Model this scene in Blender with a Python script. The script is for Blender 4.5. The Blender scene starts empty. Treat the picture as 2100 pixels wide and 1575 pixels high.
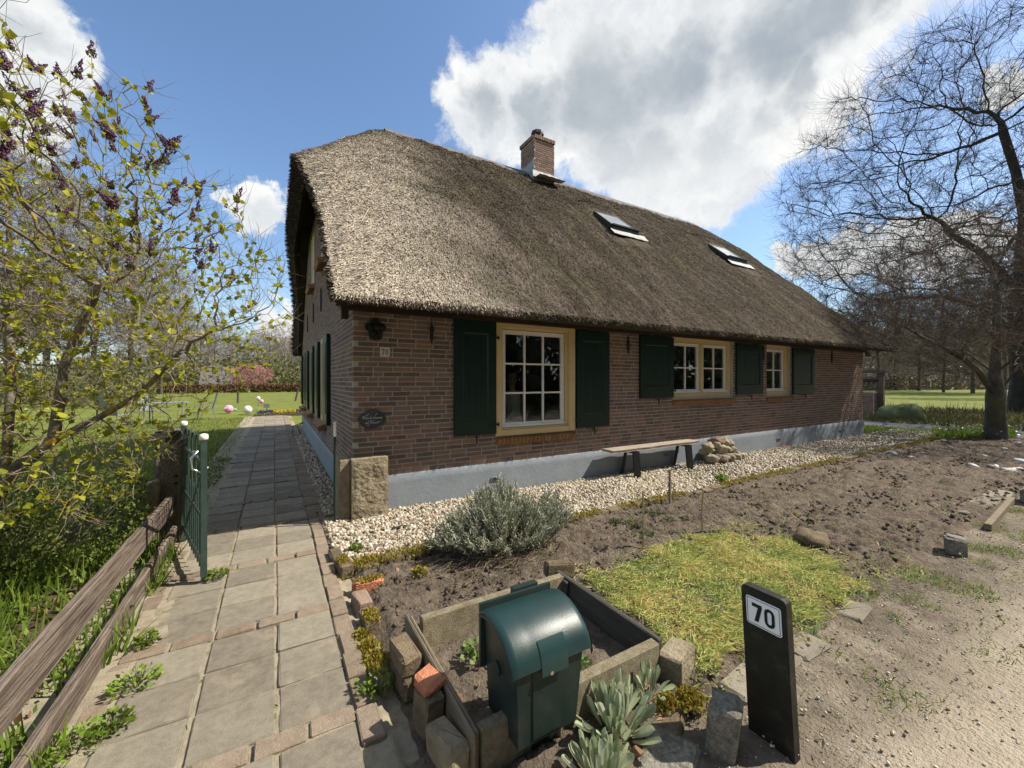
import bpy, bmesh, math, random
import numpy as np
from mathutils import Vector, Matrix, Euler
from mathutils import noise as mnoise
random.seed(7); np.random.seed(7)
rnd = random.random
def U(a, b): return a + (b - a) * random.random()
scene = bpy.context.scene
C = scene.collection

# ------------------------------------------------------------------ camera, sky, sun, exposure
# World axes follow the house: X along its long brick front, Y along the gable going away.  Camera stands at the origin.
EYE = 1.52; FPX = 830.0; HORIZON = 780.0
ANG = math.radians(59.6)
FW = Vector((math.cos(ANG), math.sin(ANG), 0)); RT = Vector((math.sin(ANG), -math.cos(ANG), 0)); UP = Vector((0, 0, 1))
cam_d = bpy.data.cameras.new('camera'); cam = bpy.data.objects.new('camera', cam_d); C.objects.link(cam)
cam_d.sensor_width = 36.0; cam_d.lens = FPX / 2100 * 36
cam_d.shift_y = (HORIZON - 787.5) / 2100.0
cam_d.clip_start = 0.05; cam_d.clip_end = 3000
cam.location = (0, 0, EYE)
cam.rotation_euler = (math.radians(90), 0, ANG - math.radians(90))
scene.camera = cam

SUN_FROM = Vector((1.0, -0.45, 1.23)).normalized()
world = bpy.data.worlds.new('World'); scene.world = world; world.use_nodes = True
SKY_STRENGTH = 0.115
SUN_STRENGTH = 4.5
EXPOSURE = 0.80

class NT:
    """small node-graph helper"""
    def __init__(s, nt): s.nt = nt; s.n = nt.nodes; s.l = nt.links
    def add(s, t, ins=None, **props):
        nd = s.n.new(t)
        for k, v in props.items(): setattr(nd, k, v)
        for k, v in (ins or {}).items(): s.put(nd.inputs[k], v)
        return nd
    def put(s, sock, v):
        if isinstance(v, bpy.types.NodeSocket): s.l.new(v, sock)
        elif isinstance(v, bpy.types.Node): s.l.new(v.outputs[0], sock)
        else: sock.default_value = v
    def math(s, op, a, b=0.0, c=None, clamp=False):
        nd = s.n.new('ShaderNodeMath'); nd.operation = op; nd.use_clamp = clamp
        s.put(nd.inputs[0], a); s.put(nd.inputs[1], b)
        if c is not None: s.put(nd.inputs[2], c)
        return nd.outputs[0]
    def vmath(s, op, a, b=None, scale=None):
        nd = s.n.new('ShaderNodeVectorMath'); nd.operation = op
        s.put(nd.inputs[0], a)
        if b is not None: s.put(nd.inputs[1], b)
        if scale is not None: s.put(nd.inputs['Scale'], scale)
        return nd.outputs['Value'] if op in ('LENGTH', 'DISTANCE', 'DOT_PRODUCT') else nd.outputs[0]
    def noise(s, vec, scale, detail=3.0, rough=0.55, col=False, dist=0.0):
        nd = s.n.new('ShaderNodeTexNoise'); s.put(nd.inputs['Vector'], vec)
        nd.inputs['Scale'].default_value = scale; nd.inputs['Detail'].default_value = detail
        nd.inputs['Roughness'].default_value = rough; nd.inputs['Distortion'].default_value = dist
        return nd.outputs['Color'] if col else nd.outputs[0]
    def sstep(s, v, a, b, lo=0.0, hi=1.0):
        nd = s.n.new('ShaderNodeMapRange'); nd.interpolation_type = 'SMOOTHSTEP'
        s.put(nd.inputs[0], v)
        for i, x in enumerate((a, b, lo, hi)): nd.inputs[i + 1].default_value = x
        return nd.outputs[0]
    def mix(s, f, a, b, mode='MIX'):
        nd = s.n.new('ShaderNodeMix'); nd.data_type = 'RGBA'; nd.blend_type = mode
        s.put(nd.inputs[0], f); s.put(nd.inputs[6], a); s.put(nd.inputs[7], b)
        return nd.outputs[2]
    def ramp(s, f, stops):
        nd = s.n.new('ShaderNodeValToRGB'); s.put(nd.inputs[0], f)
        el = nd.color_ramp.elements
        while len(el) > len(stops): el.remove(el[-1])
        while len(el) < len(stops): el.new(0.5)
        for e, (p, c) in zip(el, stops): e.position = p; e.color = (c[0], c[1], c[2], 1)
        return nd.outputs[0]

def build_sky():
    world.node_tree.nodes.clear()
    g = NT(world.node_tree)
    sky = g.add('ShaderNodeTexSky', sky_type='NISHITA')
    sky.sun_disc = False
    sky.sun_elevation = math.asin(SUN_FROM.z)
    sky.sun_rotation = math.atan2(SUN_FROM.x, SUN_FROM.y)
    sky.air_density = 1.0; sky.dust_density = 0.7; sky.ozone_density = 2.2
    d = g.add('ShaderNodeTexCoord').outputs['Generated']
    d = g.vmath('NORMALIZE', d)
    w1 = g.vmath('SUBTRACT', g.noise(d, 4.0, 3, .5, col=True), (.5, .5, .5))
    w2 = g.vmath('SUBTRACT', g.noise(d, 11.0, 6, .62, col=True), (.5, .5, .5))
    dw = g.vmath('ADD', d, g.vmath('SCALE', w1, scale=0.10))
    dw = g.vmath('ADD', dw, g.vmath('SCALE', w2, scale=0.14))
    # cumulus banks as (azimuth right of the camera axis, height) tangents with a radius; the first rows are the clouds in view,
    # the rest carry broken cloud round the unseen sky, enlarged for neutral fill
    banks = [(1000,215,105),(1110,220,120),(1230,190,190),(1390,150,240),(1560,110,260),(1690,40,180),(1840,-20,120),
             (1330,330,130),(1460,310,150),(1250,310,90),(1570,250,120),(1430,390,75),(1640,190,110),(1480,-160,330),(1800,-220,330),
             (60,70,125),(15,190,120),(-120,40,220),(545,437,62),(495,428,32),(572,665,50),(600,705,40),
             (1650,535,45),(1730,525,60),(1850,520,75),(1980,510,85),(2090,150,55)]
    m = None
    items = []
    for px, py, r in banks:
        v = FW + RT * ((px - 1050) / FPX) + UP * ((HORIZON - py) / FPX)
        L = v.length; cosv = 1.0 / L
        items.append((v.normalized(), r / FPX * (cosv ** 1.25) * 1.12))
    rs = random.Random(3)
    for i in range(26):
        az = rs.uniform(0, 2 * math.pi); el = math.radians(rs.uniform(6, 75))
        v = Vector((math.cos(az) * math.cos(el), math.sin(az) * math.cos(el), math.sin(el)))
        if v.dot(FW) > 0.30: continue
        items.append((v, rs.uniform(.14, .38)))
    for v, r in items:
        k = g.vmath('DISTANCE', dw, tuple(v))
        k = g.math('MULTIPLY_ADD', k, -1.0 / r, 1.0)
        m = k if m is None else g.math('SMOOTH_MAX', m, k, 0.12)
    fine = g.noise(dw, 22.0, 6, .65)
    body = g.math('ADD', m, g.math('MULTIPLY', g.math('SUBTRACT', fine, .5), .42))
    cover = g.sstep(body, -0.02, 0.26)
    broad = g.noise(d, 3.6, 4, .55)
    thick = g.sstep(g.math('ADD', m, g.math('MULTIPLY', g.math('SUBTRACT', broad, .5), 1.3)), 0.36, 0.86)
    # cloud tops and rims white, undersides of the deep parts grey; tops only exist higher than the base so the underside share grows with height
    zz = g.add('ShaderNodeSeparateXYZ', {0: d}).outputs[2]
    under = g.math('MULTIPLY', thick, g.sstep(zz, 0.36, 0.56, 0.10, 1.0))
    streak = g.noise(dw, 7.0, 5, .6)
    white = g.ramp(streak, [(.28, (3.4, 3.65, 3.95)), (.48, (4.5, 4.6, 4.65)), (.7, (5.4, 5.35, 5.2))])
    grey = g.ramp(g.noise(d, 6.0, 5, .6), [(.32, (2.0, 2.28, 2.6)), (.7, (3.0, 3.2, 3.35))])
    ccol = g.mix(under, white, grey)
    hs = g.add('ShaderNodeHueSaturation', {'Saturation': 1.06, 'Value': 1.0, 'Color': sky.outputs[0]})
    # thin veil close to the horizon
    veil = g.sstep(zz, 0.0, 0.30, 0.45, 0.0)
    base = g.mix(veil, hs.outputs[0], (2.5, 3.1, 3.7, 1))
    col = g.mix(cover, base, ccol)
    bg = g.add('ShaderNodeBackground', {'Color': col, 'Strength': SKY_STRENGTH})
    out = g.add('ShaderNodeOutputWorld', {'Surface': bg.outputs[0]})
build_sky()
sun_d = bpy.data.lights.new('sun', 'SUN'); sun = bpy.data.objects.new('sun', sun_d); C.objects.link(sun)
sun_d.energy = SUN_STRENGTH; sun_d.angle = math.radians(0.55); sun_d.color = (1.0, 0.93, 0.82)
sun.rotation_euler = (-SUN_FROM).to_track_quat('-Z', 'Y').to_euler(); sun.location = SUN_FROM * 60
vs = scene.view_settings; vs.view_transform = 'Standard'; vs.look = 'None'; vs.gamma = 1.0; vs.use_curve_mapping = False; vs.exposure = EXPOSURE
scene.render.engine = 'CYCLES'
scene.cycles.max_bounces = 7; scene.cycles.diffuse_bounces = 3; scene.cycles.glossy_bounces = 3; scene.cycles.transparent_max_bounces = 10
scene.cycles.use_denoising = True

# ------------------------------------------------------------------ materials
MATS = {}
def material(name, stops, scale=6.0, detail=5.0, rough=0.85, bump=0.0, bscale=None, rand=0.0, spec=0.3, trans=0.0,
             coord='Object', stretch=None, dist=0.0, metal=0.0, second=None, coat=0.0, nrough=0.6):
    """procedural colour: noise (and a per-piece random) through a ramp, with fine relief.  second = (colour, scale, lo, hi): a patchy layer"""
    mt = bpy.data.materials.new(name); mt.use_nodes = True; mt.node_tree.nodes.clear()
    g = NT(mt.node_tree)
    co = g.add('ShaderNodeTexCoord').outputs[coord] if coord != 'World' else g.add('ShaderNodeNewGeometry').outputs['Position']
    if stretch: co = g.vmath('MULTIPLY', co, stretch)
    oi = g.add('ShaderNodeObjectInfo').outputs['Random']
    if coord == 'Object' and not stretch:
        co = g.vmath('ADD', co, g.add('ShaderNodeCombineXYZ', {0: g.math('MULTIPLY', oi, 37.0), 1: g.math('MULTIPLY', oi, 11.0)}).outputs[0])
    nz = g.noise(co, scale, detail, nrough, dist=dist)
    f = g.sstep(nz, .25, .75)
    if rand > 0:
        isl = g.add('ShaderNodeNewGeometry').outputs['Random Per Island']
        r = g.math('FRACT', g.math('ADD', isl, oi))
        f = g.math('ADD', g.math('MULTIPLY', f, 1 - rand), g.math('MULTIPLY', r, rand))
    col = g.ramp(f, stops)
    if second:
        c2, s2, lo, hi = second[:4]
        n2 = g.noise(co, s2, 5, .62)
        col = g.mix(g.sstep(n2, lo, hi), col, (c2[0], c2[1], c2[2], 1))
    p = g.add('ShaderNodeBsdfPrincipled', {'Base Color': col, 'Roughness': rough, 'Metallic': metal})
    p.inputs['Specular IOR Level'].default_value = spec
    if coat: p.inputs['Coat Weight'].default_value = coat; p.inputs['Coat Roughness'].default_value = .15
    if bump > 0:
        bn = g.noise(co, bscale or scale * 4, 6, .65)
        b = g.add('ShaderNodeBump', {'Height': bn, 'Strength': min(1, bump), 'Distance': 0.02 * max(1, bump)})
        g.l.new(b.outputs[0], p.inputs['Normal'])
    surf = p.outputs[0]
    if trans > 0:
        t = g.add('ShaderNodeBsdfTranslucent', {'Color': col})
        surf = g.add('ShaderNodeMixShader', {0: trans, 1: surf, 2: t.outputs[0]}).outputs[0]
    g.add('ShaderNodeOutputMaterial', {'Surface': surf})
    MATS[name] = mt
    return mt
m_ = material
m_('mortar', [(0, (.37, .34, .29)), (1, (.50, .465, .405))], 30, rough=.95, bump=.5, bscale=160)
m_('brick', [(0, (.105, .078, .067)), (.25, (.175, .122, .10)), (.5, (.225, .152, .12)), (.75, (.275, .175, .132)), (.94, (.36, .20, .13)), (1, (.31, .25, .21))], 12, 8, rough=.92, bump=.8, bscale=90, rand=.68, nrough=.7, second=((.36, .315, .27), 5, .60, .86))
m_('sill_brick', [(0, (.17, .085, .04)), (.6, (.28, .15, .065)), (1, (.20, .12, .06))], 12, rough=.8, bump=.4, bscale=90, rand=.6)
m_('plinth_paint', [(0, (.20, .228, .255)), (1, (.245, .272, .298))], 3, 8, rough=.6, bump=.25, bscale=22, nrough=.65, second=((.195, .20, .20), 2.6, .54, .8))
m_('frame_cream', [(0, (.58, .43, .21)), (1, (.64, .49, .26))], 3, rough=.42, bump=.05)
m_('sash_white', [(0, (.72, .71, .66)), (1, (.80, .79, .75))], 4, rough=.35)
m_('shutter_green', [(0, (.0045, .018, .013)), (1, (.0075, .027, .019))], 5, 8, rough=.33, bump=.03, bscale=18, spec=.32, nrough=.7)
m_('iron_black', [(0, (.008, .009, .010)), (1, (.022, .022, .022))], 20, rough=.55, bump=.3, bscale=60)
m_('fascia_dark', [(0, (.018, .012, .009)), (1, (.04, .024, .016))], 8, rough=.7, stretch=(1, 6, 6))
m_('room_dark', [(0, (.24, .22, .19)), (1, (.34, .31, .27))], 2)
m_('room_curtain', [(0, (.10, .07, .06)), (1, (.18, .12, .10))], 2)
m_('lead', [(0, (.20, .20, .20)), (1, (.34, .335, .33))], 6, rough=.55, bump=.5, bscale=10, spec=.3)
m_('lead_dark', [(0, (.20, .22, .25)), (1, (.30, .32, .34))], 6, rough=.5)
m_('skylight_frame', [(0, (.02, .02, .021)), (1, (.04, .04, .04))], 5, rough=.4)
m_('ridge_cap', [(0, (.10, .09, .085)), (1, (.19, .17, .155))], 5, rough=.9, bump=.6)
m_('sandstone', [(0, (.16, .13, .08)), (.5, (.265, .22, .145)), (1, (.36, .31, .215))], 9, 10, rough=.95, bump=1.0, bscale=40, nrough=.72, second=((.17, .15, .105), 3, .52, .75))
m_('slab', [(0, (.115, .098, .074)), (.3, (.185, .160, .122)), (.6, (.25, .22, .168)), (1, (.36, .32, .245))], 16, 12, rough=.93, bump=.5, bscale=240, rand=.42, nrough=.82, second=((.34, .285, .20), 3.4, .54, .78))
m_('paving_brick', [(0, (.14, .105, .075)), (.5, (.235, .182, .132)), (1, (.33, .265, .195))], 14, 10, rough=.93, bump=.6, bscale=110, rand=.4, nrough=.76, second=((.30, .25, .17), 4, .55, .8))
m_('old_brick', [(0, (.085, .062, .038)), (.5, (.165, .125, .078)), (1, (.25, .19, .115))], 10, 10, rough=.95, bump=.9, bscale=60, rand=.3, nrough=.74, second=((.085, .075, .04), 9, .50, .72))
m_('red_brick', [(0, (.40, .15, .075)), (1, (.56, .24, .13))], 8, rough=.95, bump=.9, bscale=50)
m_('edge_brick', [(0, (.21, .14, .105)), (.6, (.29, .205, .155)), (1, (.22, .175, .13))], 8, rough=.95, bump=.8, bscale=60, rand=.4)
m_('moss', [(0, (.14, .115, .018)), (.5, (.29, .235, .035)), (1, (.42, .34, .06))], 18, rough=1, bump=.4, bscale=120, rand=.5, trans=.25)
m_('granite', [(0, (.10, .095, .08)), (.5, (.21, .195, .16)), (1, (.36, .335, .28))], 50, 8, rough=.85, bump=.9, bscale=50, nrough=.75, second=((.09, .085, .06), 10, .48, .7))
m_('cobble', [(0, (.13, .105, .07)), (.5, (.26, .215, .145)), (1, (.40, .345, .25))], 9, 8, rough=.85, bump=.5, bscale=30, rand=.7, nrough=.7)
m_('pebble', [(0, (.09, .075, .058)), (.14, (.19, .155, .11)), (.34, (.30, .245, .17)), (.58, (.41, .35, .255)), (.82, (.50, .45, .36)), (.94, (.60, .57, .50)), (.97, (.38, .19, .09)), (1, (.18, .155, .135))], 40, rough=.7, rand=.95)
m_('pebble_bed', [(0, (.16, .13, .10)), (1, (.34, .29, .23))], 60, rough=.95, bump=1, bscale=120)
m_('soil', [(.05, (.060, .045, .032)), (.38, (.14, .108, .079)), (.7, (.21, .166, .123)), (1, (.31, .252, .19))], 7, 12, rough=.98, bump=3.0, bscale=40, coord='World', nrough=.82)
m_('soil_dark', [(0, (.06, .045, .033)), (1, (.145, .11, .08))], 12, 8, rough=.98, bump=.9, bscale=90, coord='World')
m_('verge_sand', [(0, (.155, .125, .09)), (.5, (.235, .195, .145)), (1, (.32, .275, .205))], 2.6, 9, rough=.97, bump=.9, bscale=60, coord='World', nrough=.72, second=((.12, .13, .045), 7, .66, .80))
m_('road_sand', [(0, (.30, .255, .19)), (.5, (.38, .33, .25)), (1, (.45, .395, .31))], 2.2, 8, rough=.97, bump=.5, bscale=90, coord='World', nrough=.68)
m_('joint_sand', [(0, (.22, .185, .13)), (.6, (.33, .285, .205)), (1, (.17, .16, .09))], 7, 7, rough=.97, bump=.6, bscale=120, coord='World')
m_('lawn_ground', [(0, (.075, .095, .014)), (.5, (.125, .145, .022)), (1, (.18, .19, .038))], .8, 9, rough=1, bump=.8, bscale=30, coord='World', nrough=.76)
m_('rough_grass', [(0, (.07, .075, .03)), (.5, (.125, .12, .05)), (1, (.17, .15, .075))], .9, 9, rough=1, bump=.8, bscale=14, coord='World', nrough=.74, second=((.08, .10, .025), 1.3, .5, .7))
m_('forest_floor', [(0, (.05, .04, .022)), (.5, (.09, .07, .04)), (1, (.075, .085, .028))], 2.5, 8, rough=1, bump=.9, bscale=30, coord='World', nrough=.7)
m_('asphalt', [(0, (.085, .085, .09)), (1, (.14, .14, .145))], 3, rough=.9, bump=.4, bscale=120)
m_('wood_grey', [(.1, (.045, .033, .026)), (.38, (.115, .086, .066)), (.6, (.185, .145, .112)), (1, (.27, .22, .175))], 9, 7, rough=.85, bump=.9, bscale=12, stretch=(9, .30, 9), dist=.6, nrough=.68, second=((.085, .064, .05), 11, .58, .72))
m_('wood_bench', [(0, (.22, .18, .135)), (1, (.40, .345, .275))], 7, 6, rough=.8, bump=.4, stretch=(.8, 8, 8))
m_('wood_dark', [(0, (.045, .042, .036)), (1, (.085, .078, .066))], 6, rough=.8, bump=.4, stretch=(8, .8, 8))
m_('wood_light', [(0, (.21, .16, .095)), (.5, (.29, .23, .14)), (1, (.24, .20, .10))], 6, rough=.85, bump=.5, stretch=(1, 7, 7))
m_('wood_plank', [(0, (.15, .12, .08)), (1, (.24, .195, .13))], 6, rough=.85, bump=.5, stretch=(7, .8, 7))
m_('concrete', [(0, (.17, .14, .09)), (.5, (.29, .245, .16)), (1, (.41, .355, .245))], 22, 10, rough=.95, bump=.9, bscale=200, nrough=.76, second=((.20, .165, .095), 5, .50, .75))
m_('pebble_concrete', [(0, (.12, .10, .08)), (.5, (.20, .17, .13)), (1, (.33, .28, .22))], 75, 4, rough=.95, bump=1, bscale=110)
m_('gate_green', [(0, (.022, .042, .034)), (1, (.038, .065, .053))], 14, rough=.4, bump=.1, spec=.5, second=((.16, .17, .12), 20, .62, .8))
m_('cap_white', [(0, (.72, .69, .60)), (1, (.82, .79, .72))], 10, rough=.6)
m_('steel', [(0, (.45, .45, .45)), (1, (.6, .6, .6))], 10, rough=.3, metal=.9)
m_('pole_green', [(0, (.014, .030, .024)), (1, (.024, .045, .036))], 10, rough=.4)
m_('mailbox_green', [(0, (.007, .026, .026)), (1, (.011, .035, .034))], 8, 9, rough=.40, bump=.06, bscale=120, spec=.45, nrough=.7, second=((.030, .050, .047), 9, .56, .80))
m_('mailbox_body', [(0, (.013, .024, .022)), (1, (.020, .034, .030))], 6, 9, rough=.38, bump=.05, bscale=140, spec=.4, nrough=.7, second=((.045, .048, .038), 6, .56, .80))
m_('clear_flap', [(0, (.009, .031, .032)), (1, (.013, .040, .040))], 5, rough=.33, spec=.5)
m_('post_black', [(0, (.010, .0095, .0075)), (.7, (.018, .017, .012)), (1, (.040, .036, .022))], 14, 7, rough=.55, bump=.3, bscale=60, second=((.06, .055, .045), 60, .68, .78))
m_('sign_white', [(0, (.76, .77, .78)), (1, (.80, .81, .81))], 4, rough=.35)
m_('plate_cream', [(0, (.66, .60, .46)), (1, (.72, .66, .53))], 4, rough=.3)
m_('ink', [(0, (.008, .008, .009)), (1, (.014, .014, .014))], 4, rough=.5)
m_('slate', [(0, (.035, .038, .040)), (1, (.075, .078, .078))], 12, rough=.8, bump=.6, bscale=40)
m_('chalk_white', [(0, (.50, .50, .47)), (1, (.62, .62, .58))], 8, rough=.8)
m_('bark_lilac', [(0, (.11, .09, .065)), (.5, (.20, .17, .125)), (1, (.29, .255, .19))], 9, 6, rough=.95, bump=.8, bscale=60, second=((.42, .27, .03), 7, .55, .66))
m_('bark_grey', [(0, (.050, .045, .036)), (.6, (.10, .092, .072)), (1, (.15, .14, .11))], 4, 6, rough=.95, bump=.8, bscale=30, second=((.085, .095, .030), 2.5, .52, .7))
m_('bark_beech', [(0, (.028, .024, .022)), (1, (.058, .050, .046))], 3, rough=.95, bump=.4)
m_('twig_brown', [(0, (.085, .062, .048)), (1, (.19, .145, .11))], 3, rough=.95, rand=.5)
m_('twig_far', [(0, (.15, .125, .092)), (1, (.28, .24, .18))], 2, rough=1, rand=.5)
m_('bark_far', [(0, (.07, .058, .045)), (1, (.12, .10, .078))], 2, rough=1)
m_('bark_pine', [(0, (.055, .042, .034)), (1, (.10, .078, .06))], 2, rough=1)
m_('leaf_lilac', [(0, (.17, .19, .012)), (.5, (.35, .36, .025)), (1, (.50, .47, .06))], 20, rough=.45, rand=.7, trans=.5, spec=.4)
m_('panicle', [(0, (.035, .010, .030)), (.6, (.085, .028, .070)), (1, (.15, .06, .12))], 40, rough=.7, rand=.8)
m_('leaf_shrub', [(0, (.055, .085, .015)), (.5, (.135, .18, .03)), (1, (.26, .29, .065))], 6, rough=.5, rand=.8, trans=.4)
m_('leaf_cover', [(0, (.065, .11, .014)), (.5, (.15, .225, .03)), (1, (.28, .35, .065))], 6, rough=.6, rand=.8, trans=.45)
m_('leaf_dead', [(0, (.17, .085, .04)), (1, (.38, .24, .14))], 6, rough=.8, rand=.9, trans=.2)
m_('grass_blade', [(0, (.07, .125, .014)), (.5, (.145, .225, .026)), (1, (.26, .32, .06))], 3, rough=.6, rand=.9, trans=.45)
m_('lawn_blade', [(0, (.09, .13, .02)), (.5, (.16, .205, .034)), (1, (.24, .265, .07))], 1, rough=.6, rand=.8, trans=.4)
m_('clipping', [(0, (.085, .15, .03)), (.25, (.20, .28, .06)), (.45, (.37, .41, .11)), (.64, (.56, .52, .18)), (.82, (.58, .42, .17)), (1, (.34, .20, .085))], 2.6, 7, rough=.7, rand=.56, trans=.3, nrough=.7)
m_('lavender_leaf', [(0, (.15, .16, .09)), (.5, (.32, .335, .235)), (1, (.50, .51, .41))], 3, rough=.8, rand=.85, trans=.15)
m_('lavender_stem', [(0, (.10, .075, .045)), (1, (.21, .165, .105))], 8, rough=.9, rand=.6)
m_('lamb_leaf', [(0, (.26, .31, .16)), (.5, (.38, .43, .27)), (1, (.52, .56, .42))], 9, rough=.9, rand=.55, trans=.3)
m_('herb_leaf', [(0, (.08, .145, .03)), (1, (.20, .28, .08))], 9, rough=.6, rand=.7, trans=.3)
m_('bright_leaf', [(0, (.15, .26, .02)), (1, (.26, .38, .05))], 9, rough=.6, rand=.7, trans=.4)
m_('thyme_leaf', [(0, (.06, .085, .035)), (1, (.13, .165, .075))], 9, rough=.8, rand=.7, trans=.2)
m_('petal_yellow', [(0, (.62, .36, .01)), (1, (.75, .52, .02))], 9, rough=.6, rand=.6, trans=.3)
m_('petal_violet', [(0, (.06, .025, .12)), (1, (.16, .07, .26))], 9, rough=.6, rand=.6, trans=.3)
m_('pink', [(0, (.66, .22, .34)), (1, (.74, .35, .44))], 3, rough=.4)
m_('white_ball', [(0, (.66, .64, .66)), (1, (.76, .74, .74))], 3, rough=.4)
m_('mint', [(0, (.10, .42, .28)), (1, (.14, .46, .32))], 3, rough=.4)
m_('bamboo', [(0, (.23, .18, .085)), (1, (.35, .29, .15))], 20, rough=.7, rand=.4)
m_('pale_wood', [(0, (.52, .42, .28)), (1, (.62, .52, .36))], 20, rough=.7)
m_('quartz', [(0, (.36, .35, .33)), (1, (.58, .56, .53))], 8, rough=.7, rand=.4)
m_('chair_grey', [(0, (.17, .19, .20)), (1, (.22, .24, .25))], 8, rough=.5)
m_('blossom', [(0, (.30, .12, .12)), (.6, (.44, .19, .19)), (1, (.52, .30, .24))], 2, rough=.8, rand=.7, trans=.3)
m_('hedge_leaf', [(0, (.12, .075, .04)), (1, (.24, .15, .08))], 2, rough=.9, rand=.7, trans=.2)
m_('pine_leaf', [(0, (.060, .075, .040)), (1, (.14, .16, .085))], 2, rough=.8, rand=.8, trans=.2)
m_('far_leaf', [(0, (.085, .090, .035)), (1, (.18, .175, .075))], 2, rough=.8, rand=.8, trans=.3)
m_('barn_roof', [(0, (.10, .09, .088)), (1, (.14, .125, .12))], 3, rough=.9)
m_('barn_wall', [(0, (.018, .016, .015)), (1, (.035, .030, .027))], 3, rough=.9)
m_('skin', [(0, (.42, .24, .17)), (1, (.50, .30, .21))], 5, rough=.6)
m_('hair_grey', [(0, (.20, .18, .16)), (1, (.32, .29, .26))], 30, rough=.8)
m_('shirt_white', [(0, (.60, .62, .60)), (1, (.70, .72, .70))], 8, rough=.9, bump=.4, bscale=20)
m_('cardigan_red', [(0, (.26, .06, .04)), (1, (.34, .09, .06))], 8, rough=.9)
m_('trousers', [(0, (.05, .05, .055)), (1, (.09, .09, .10))], 8, rough=.9)
m_('hose_black', [(0, (.012, .012, .012)), (1, (.02, .02, .02))], 8, rough=.5)

def glass_material():
    mt = bpy.data.materials.new('window_glass'); mt.use_nodes = True; mt.node_tree.nodes.clear(); g = NT(mt.node_tree)
    co = g.add('ShaderNodeTexCoord').outputs['Object']
    b = g.add('ShaderNodeBump', {'Height': g.noise(co, 2.5, 2), 'Strength': .05, 'Distance': .02})
    fr = g.add('ShaderNodeFresnel', {'IOR': 1.5, 'Normal': b.outputs[0]})
    f = g.math('MULTIPLY', fr.outputs[0], 2.3, clamp=True)
    tr = g.add('ShaderNodeBsdfTransparent', {'Color': (.80, .84, .82, 1)})
    gl = g.add('ShaderNodeBsdfGlossy', {'Color': (.95, .97, .97, 1), 'Roughness': .015, 'Normal': b.outputs[0]})
    mx = g.add('ShaderNodeMixShader', {0: f, 1: tr.outputs[0], 2: gl.outputs[0]})
    g.add('ShaderNodeOutputMaterial', {'Surface': mx.outputs[0]}); MATS['window_glass'] = mt
glass_material()

def thatch_material(name, straw):
    """weathered reed: brown and algae-grey, with a paler tone towards the hipped end"""
    mt = bpy.data.materials.new(name); mt.use_nodes = True; mt.node_tree.nodes.clear(); g = NT(mt.node_tree)
    pos = g.add('ShaderNodeNewGeometry').outputs['Position']
    isl = g.add('ShaderNodeNewGeometry').outputs['Random Per Island']
    st = g.vmath('MULTIPLY', pos, (1.0, .35, .35))
    n1 = g.noise(st, 9.0, 6, .68); n2 = g.noise(pos, .9, 5, .6); n3 = g.noise(pos, 30.0, 4, .6)
    f = g.math('ADD', g.math('MULTIPLY', isl, .62), g.math('MULTIPLY', n1, .38)) if straw else g.math('MULTIPLY', g.math('ADD', n1, n3), .5)
    old = g.ramp(f, [(.12, (.028, .021, .015)), (.38, (.083, .065, .047)), (.64, (.160, .130, .096)), (.86, (.27, .226, .170)), (1, (.44, .38, .29))])
    mossy = g.ramp(f, [(.12, (.034, .029, .016)), (.6, (.125, .108, .062)), (1, (.27, .235, .14))])
    young = g.ramp(f, [(.10, (.075, .059, .043)), (.36, (.30, .25, .19)), (.66, (.56, .49, .39)), (1, (.80, .72, .60))])  # paler reed tones, mixed in towards the hipped end
    col = g.mix(g.sstep(n2, .46, .66), old, mossy)
    run = g.noise(g.vmath('MULTIPLY', pos, (2.2, .28, .28)), 1.6, 6, .65)
    col = g.mix(g.sstep(run, .42, .62, .62, 0.0), col, (.040, .030, .020, 1))
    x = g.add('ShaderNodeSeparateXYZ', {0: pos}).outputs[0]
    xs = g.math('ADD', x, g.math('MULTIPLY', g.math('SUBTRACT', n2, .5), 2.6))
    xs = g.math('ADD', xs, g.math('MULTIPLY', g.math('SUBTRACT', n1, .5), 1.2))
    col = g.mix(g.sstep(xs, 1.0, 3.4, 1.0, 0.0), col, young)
    p = g.add('ShaderNodeBsdfPrincipled', {'Base Color': col, 'Roughness': .95}); p.inputs['Specular IOR Level'].default_value = .15
    if not straw:
        b = g.add('ShaderNodeBump', {'Height': g.math('ADD', n1, n3), 'Strength': 1.0, 'Distance': .05}); g.l.new(b.outputs[0], p.inputs['Normal'])
    g.add('ShaderNodeOutputMaterial', {'Surface': p.outputs[0]}); MATS[name] = mt
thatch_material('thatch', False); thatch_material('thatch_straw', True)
m_('thatch_dark', [(0, (.030, .023, .016)), (.6, (.065, .050, .036)), (1, (.13, .105, .075))], 20, rough=.98, rand=.7)
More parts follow.
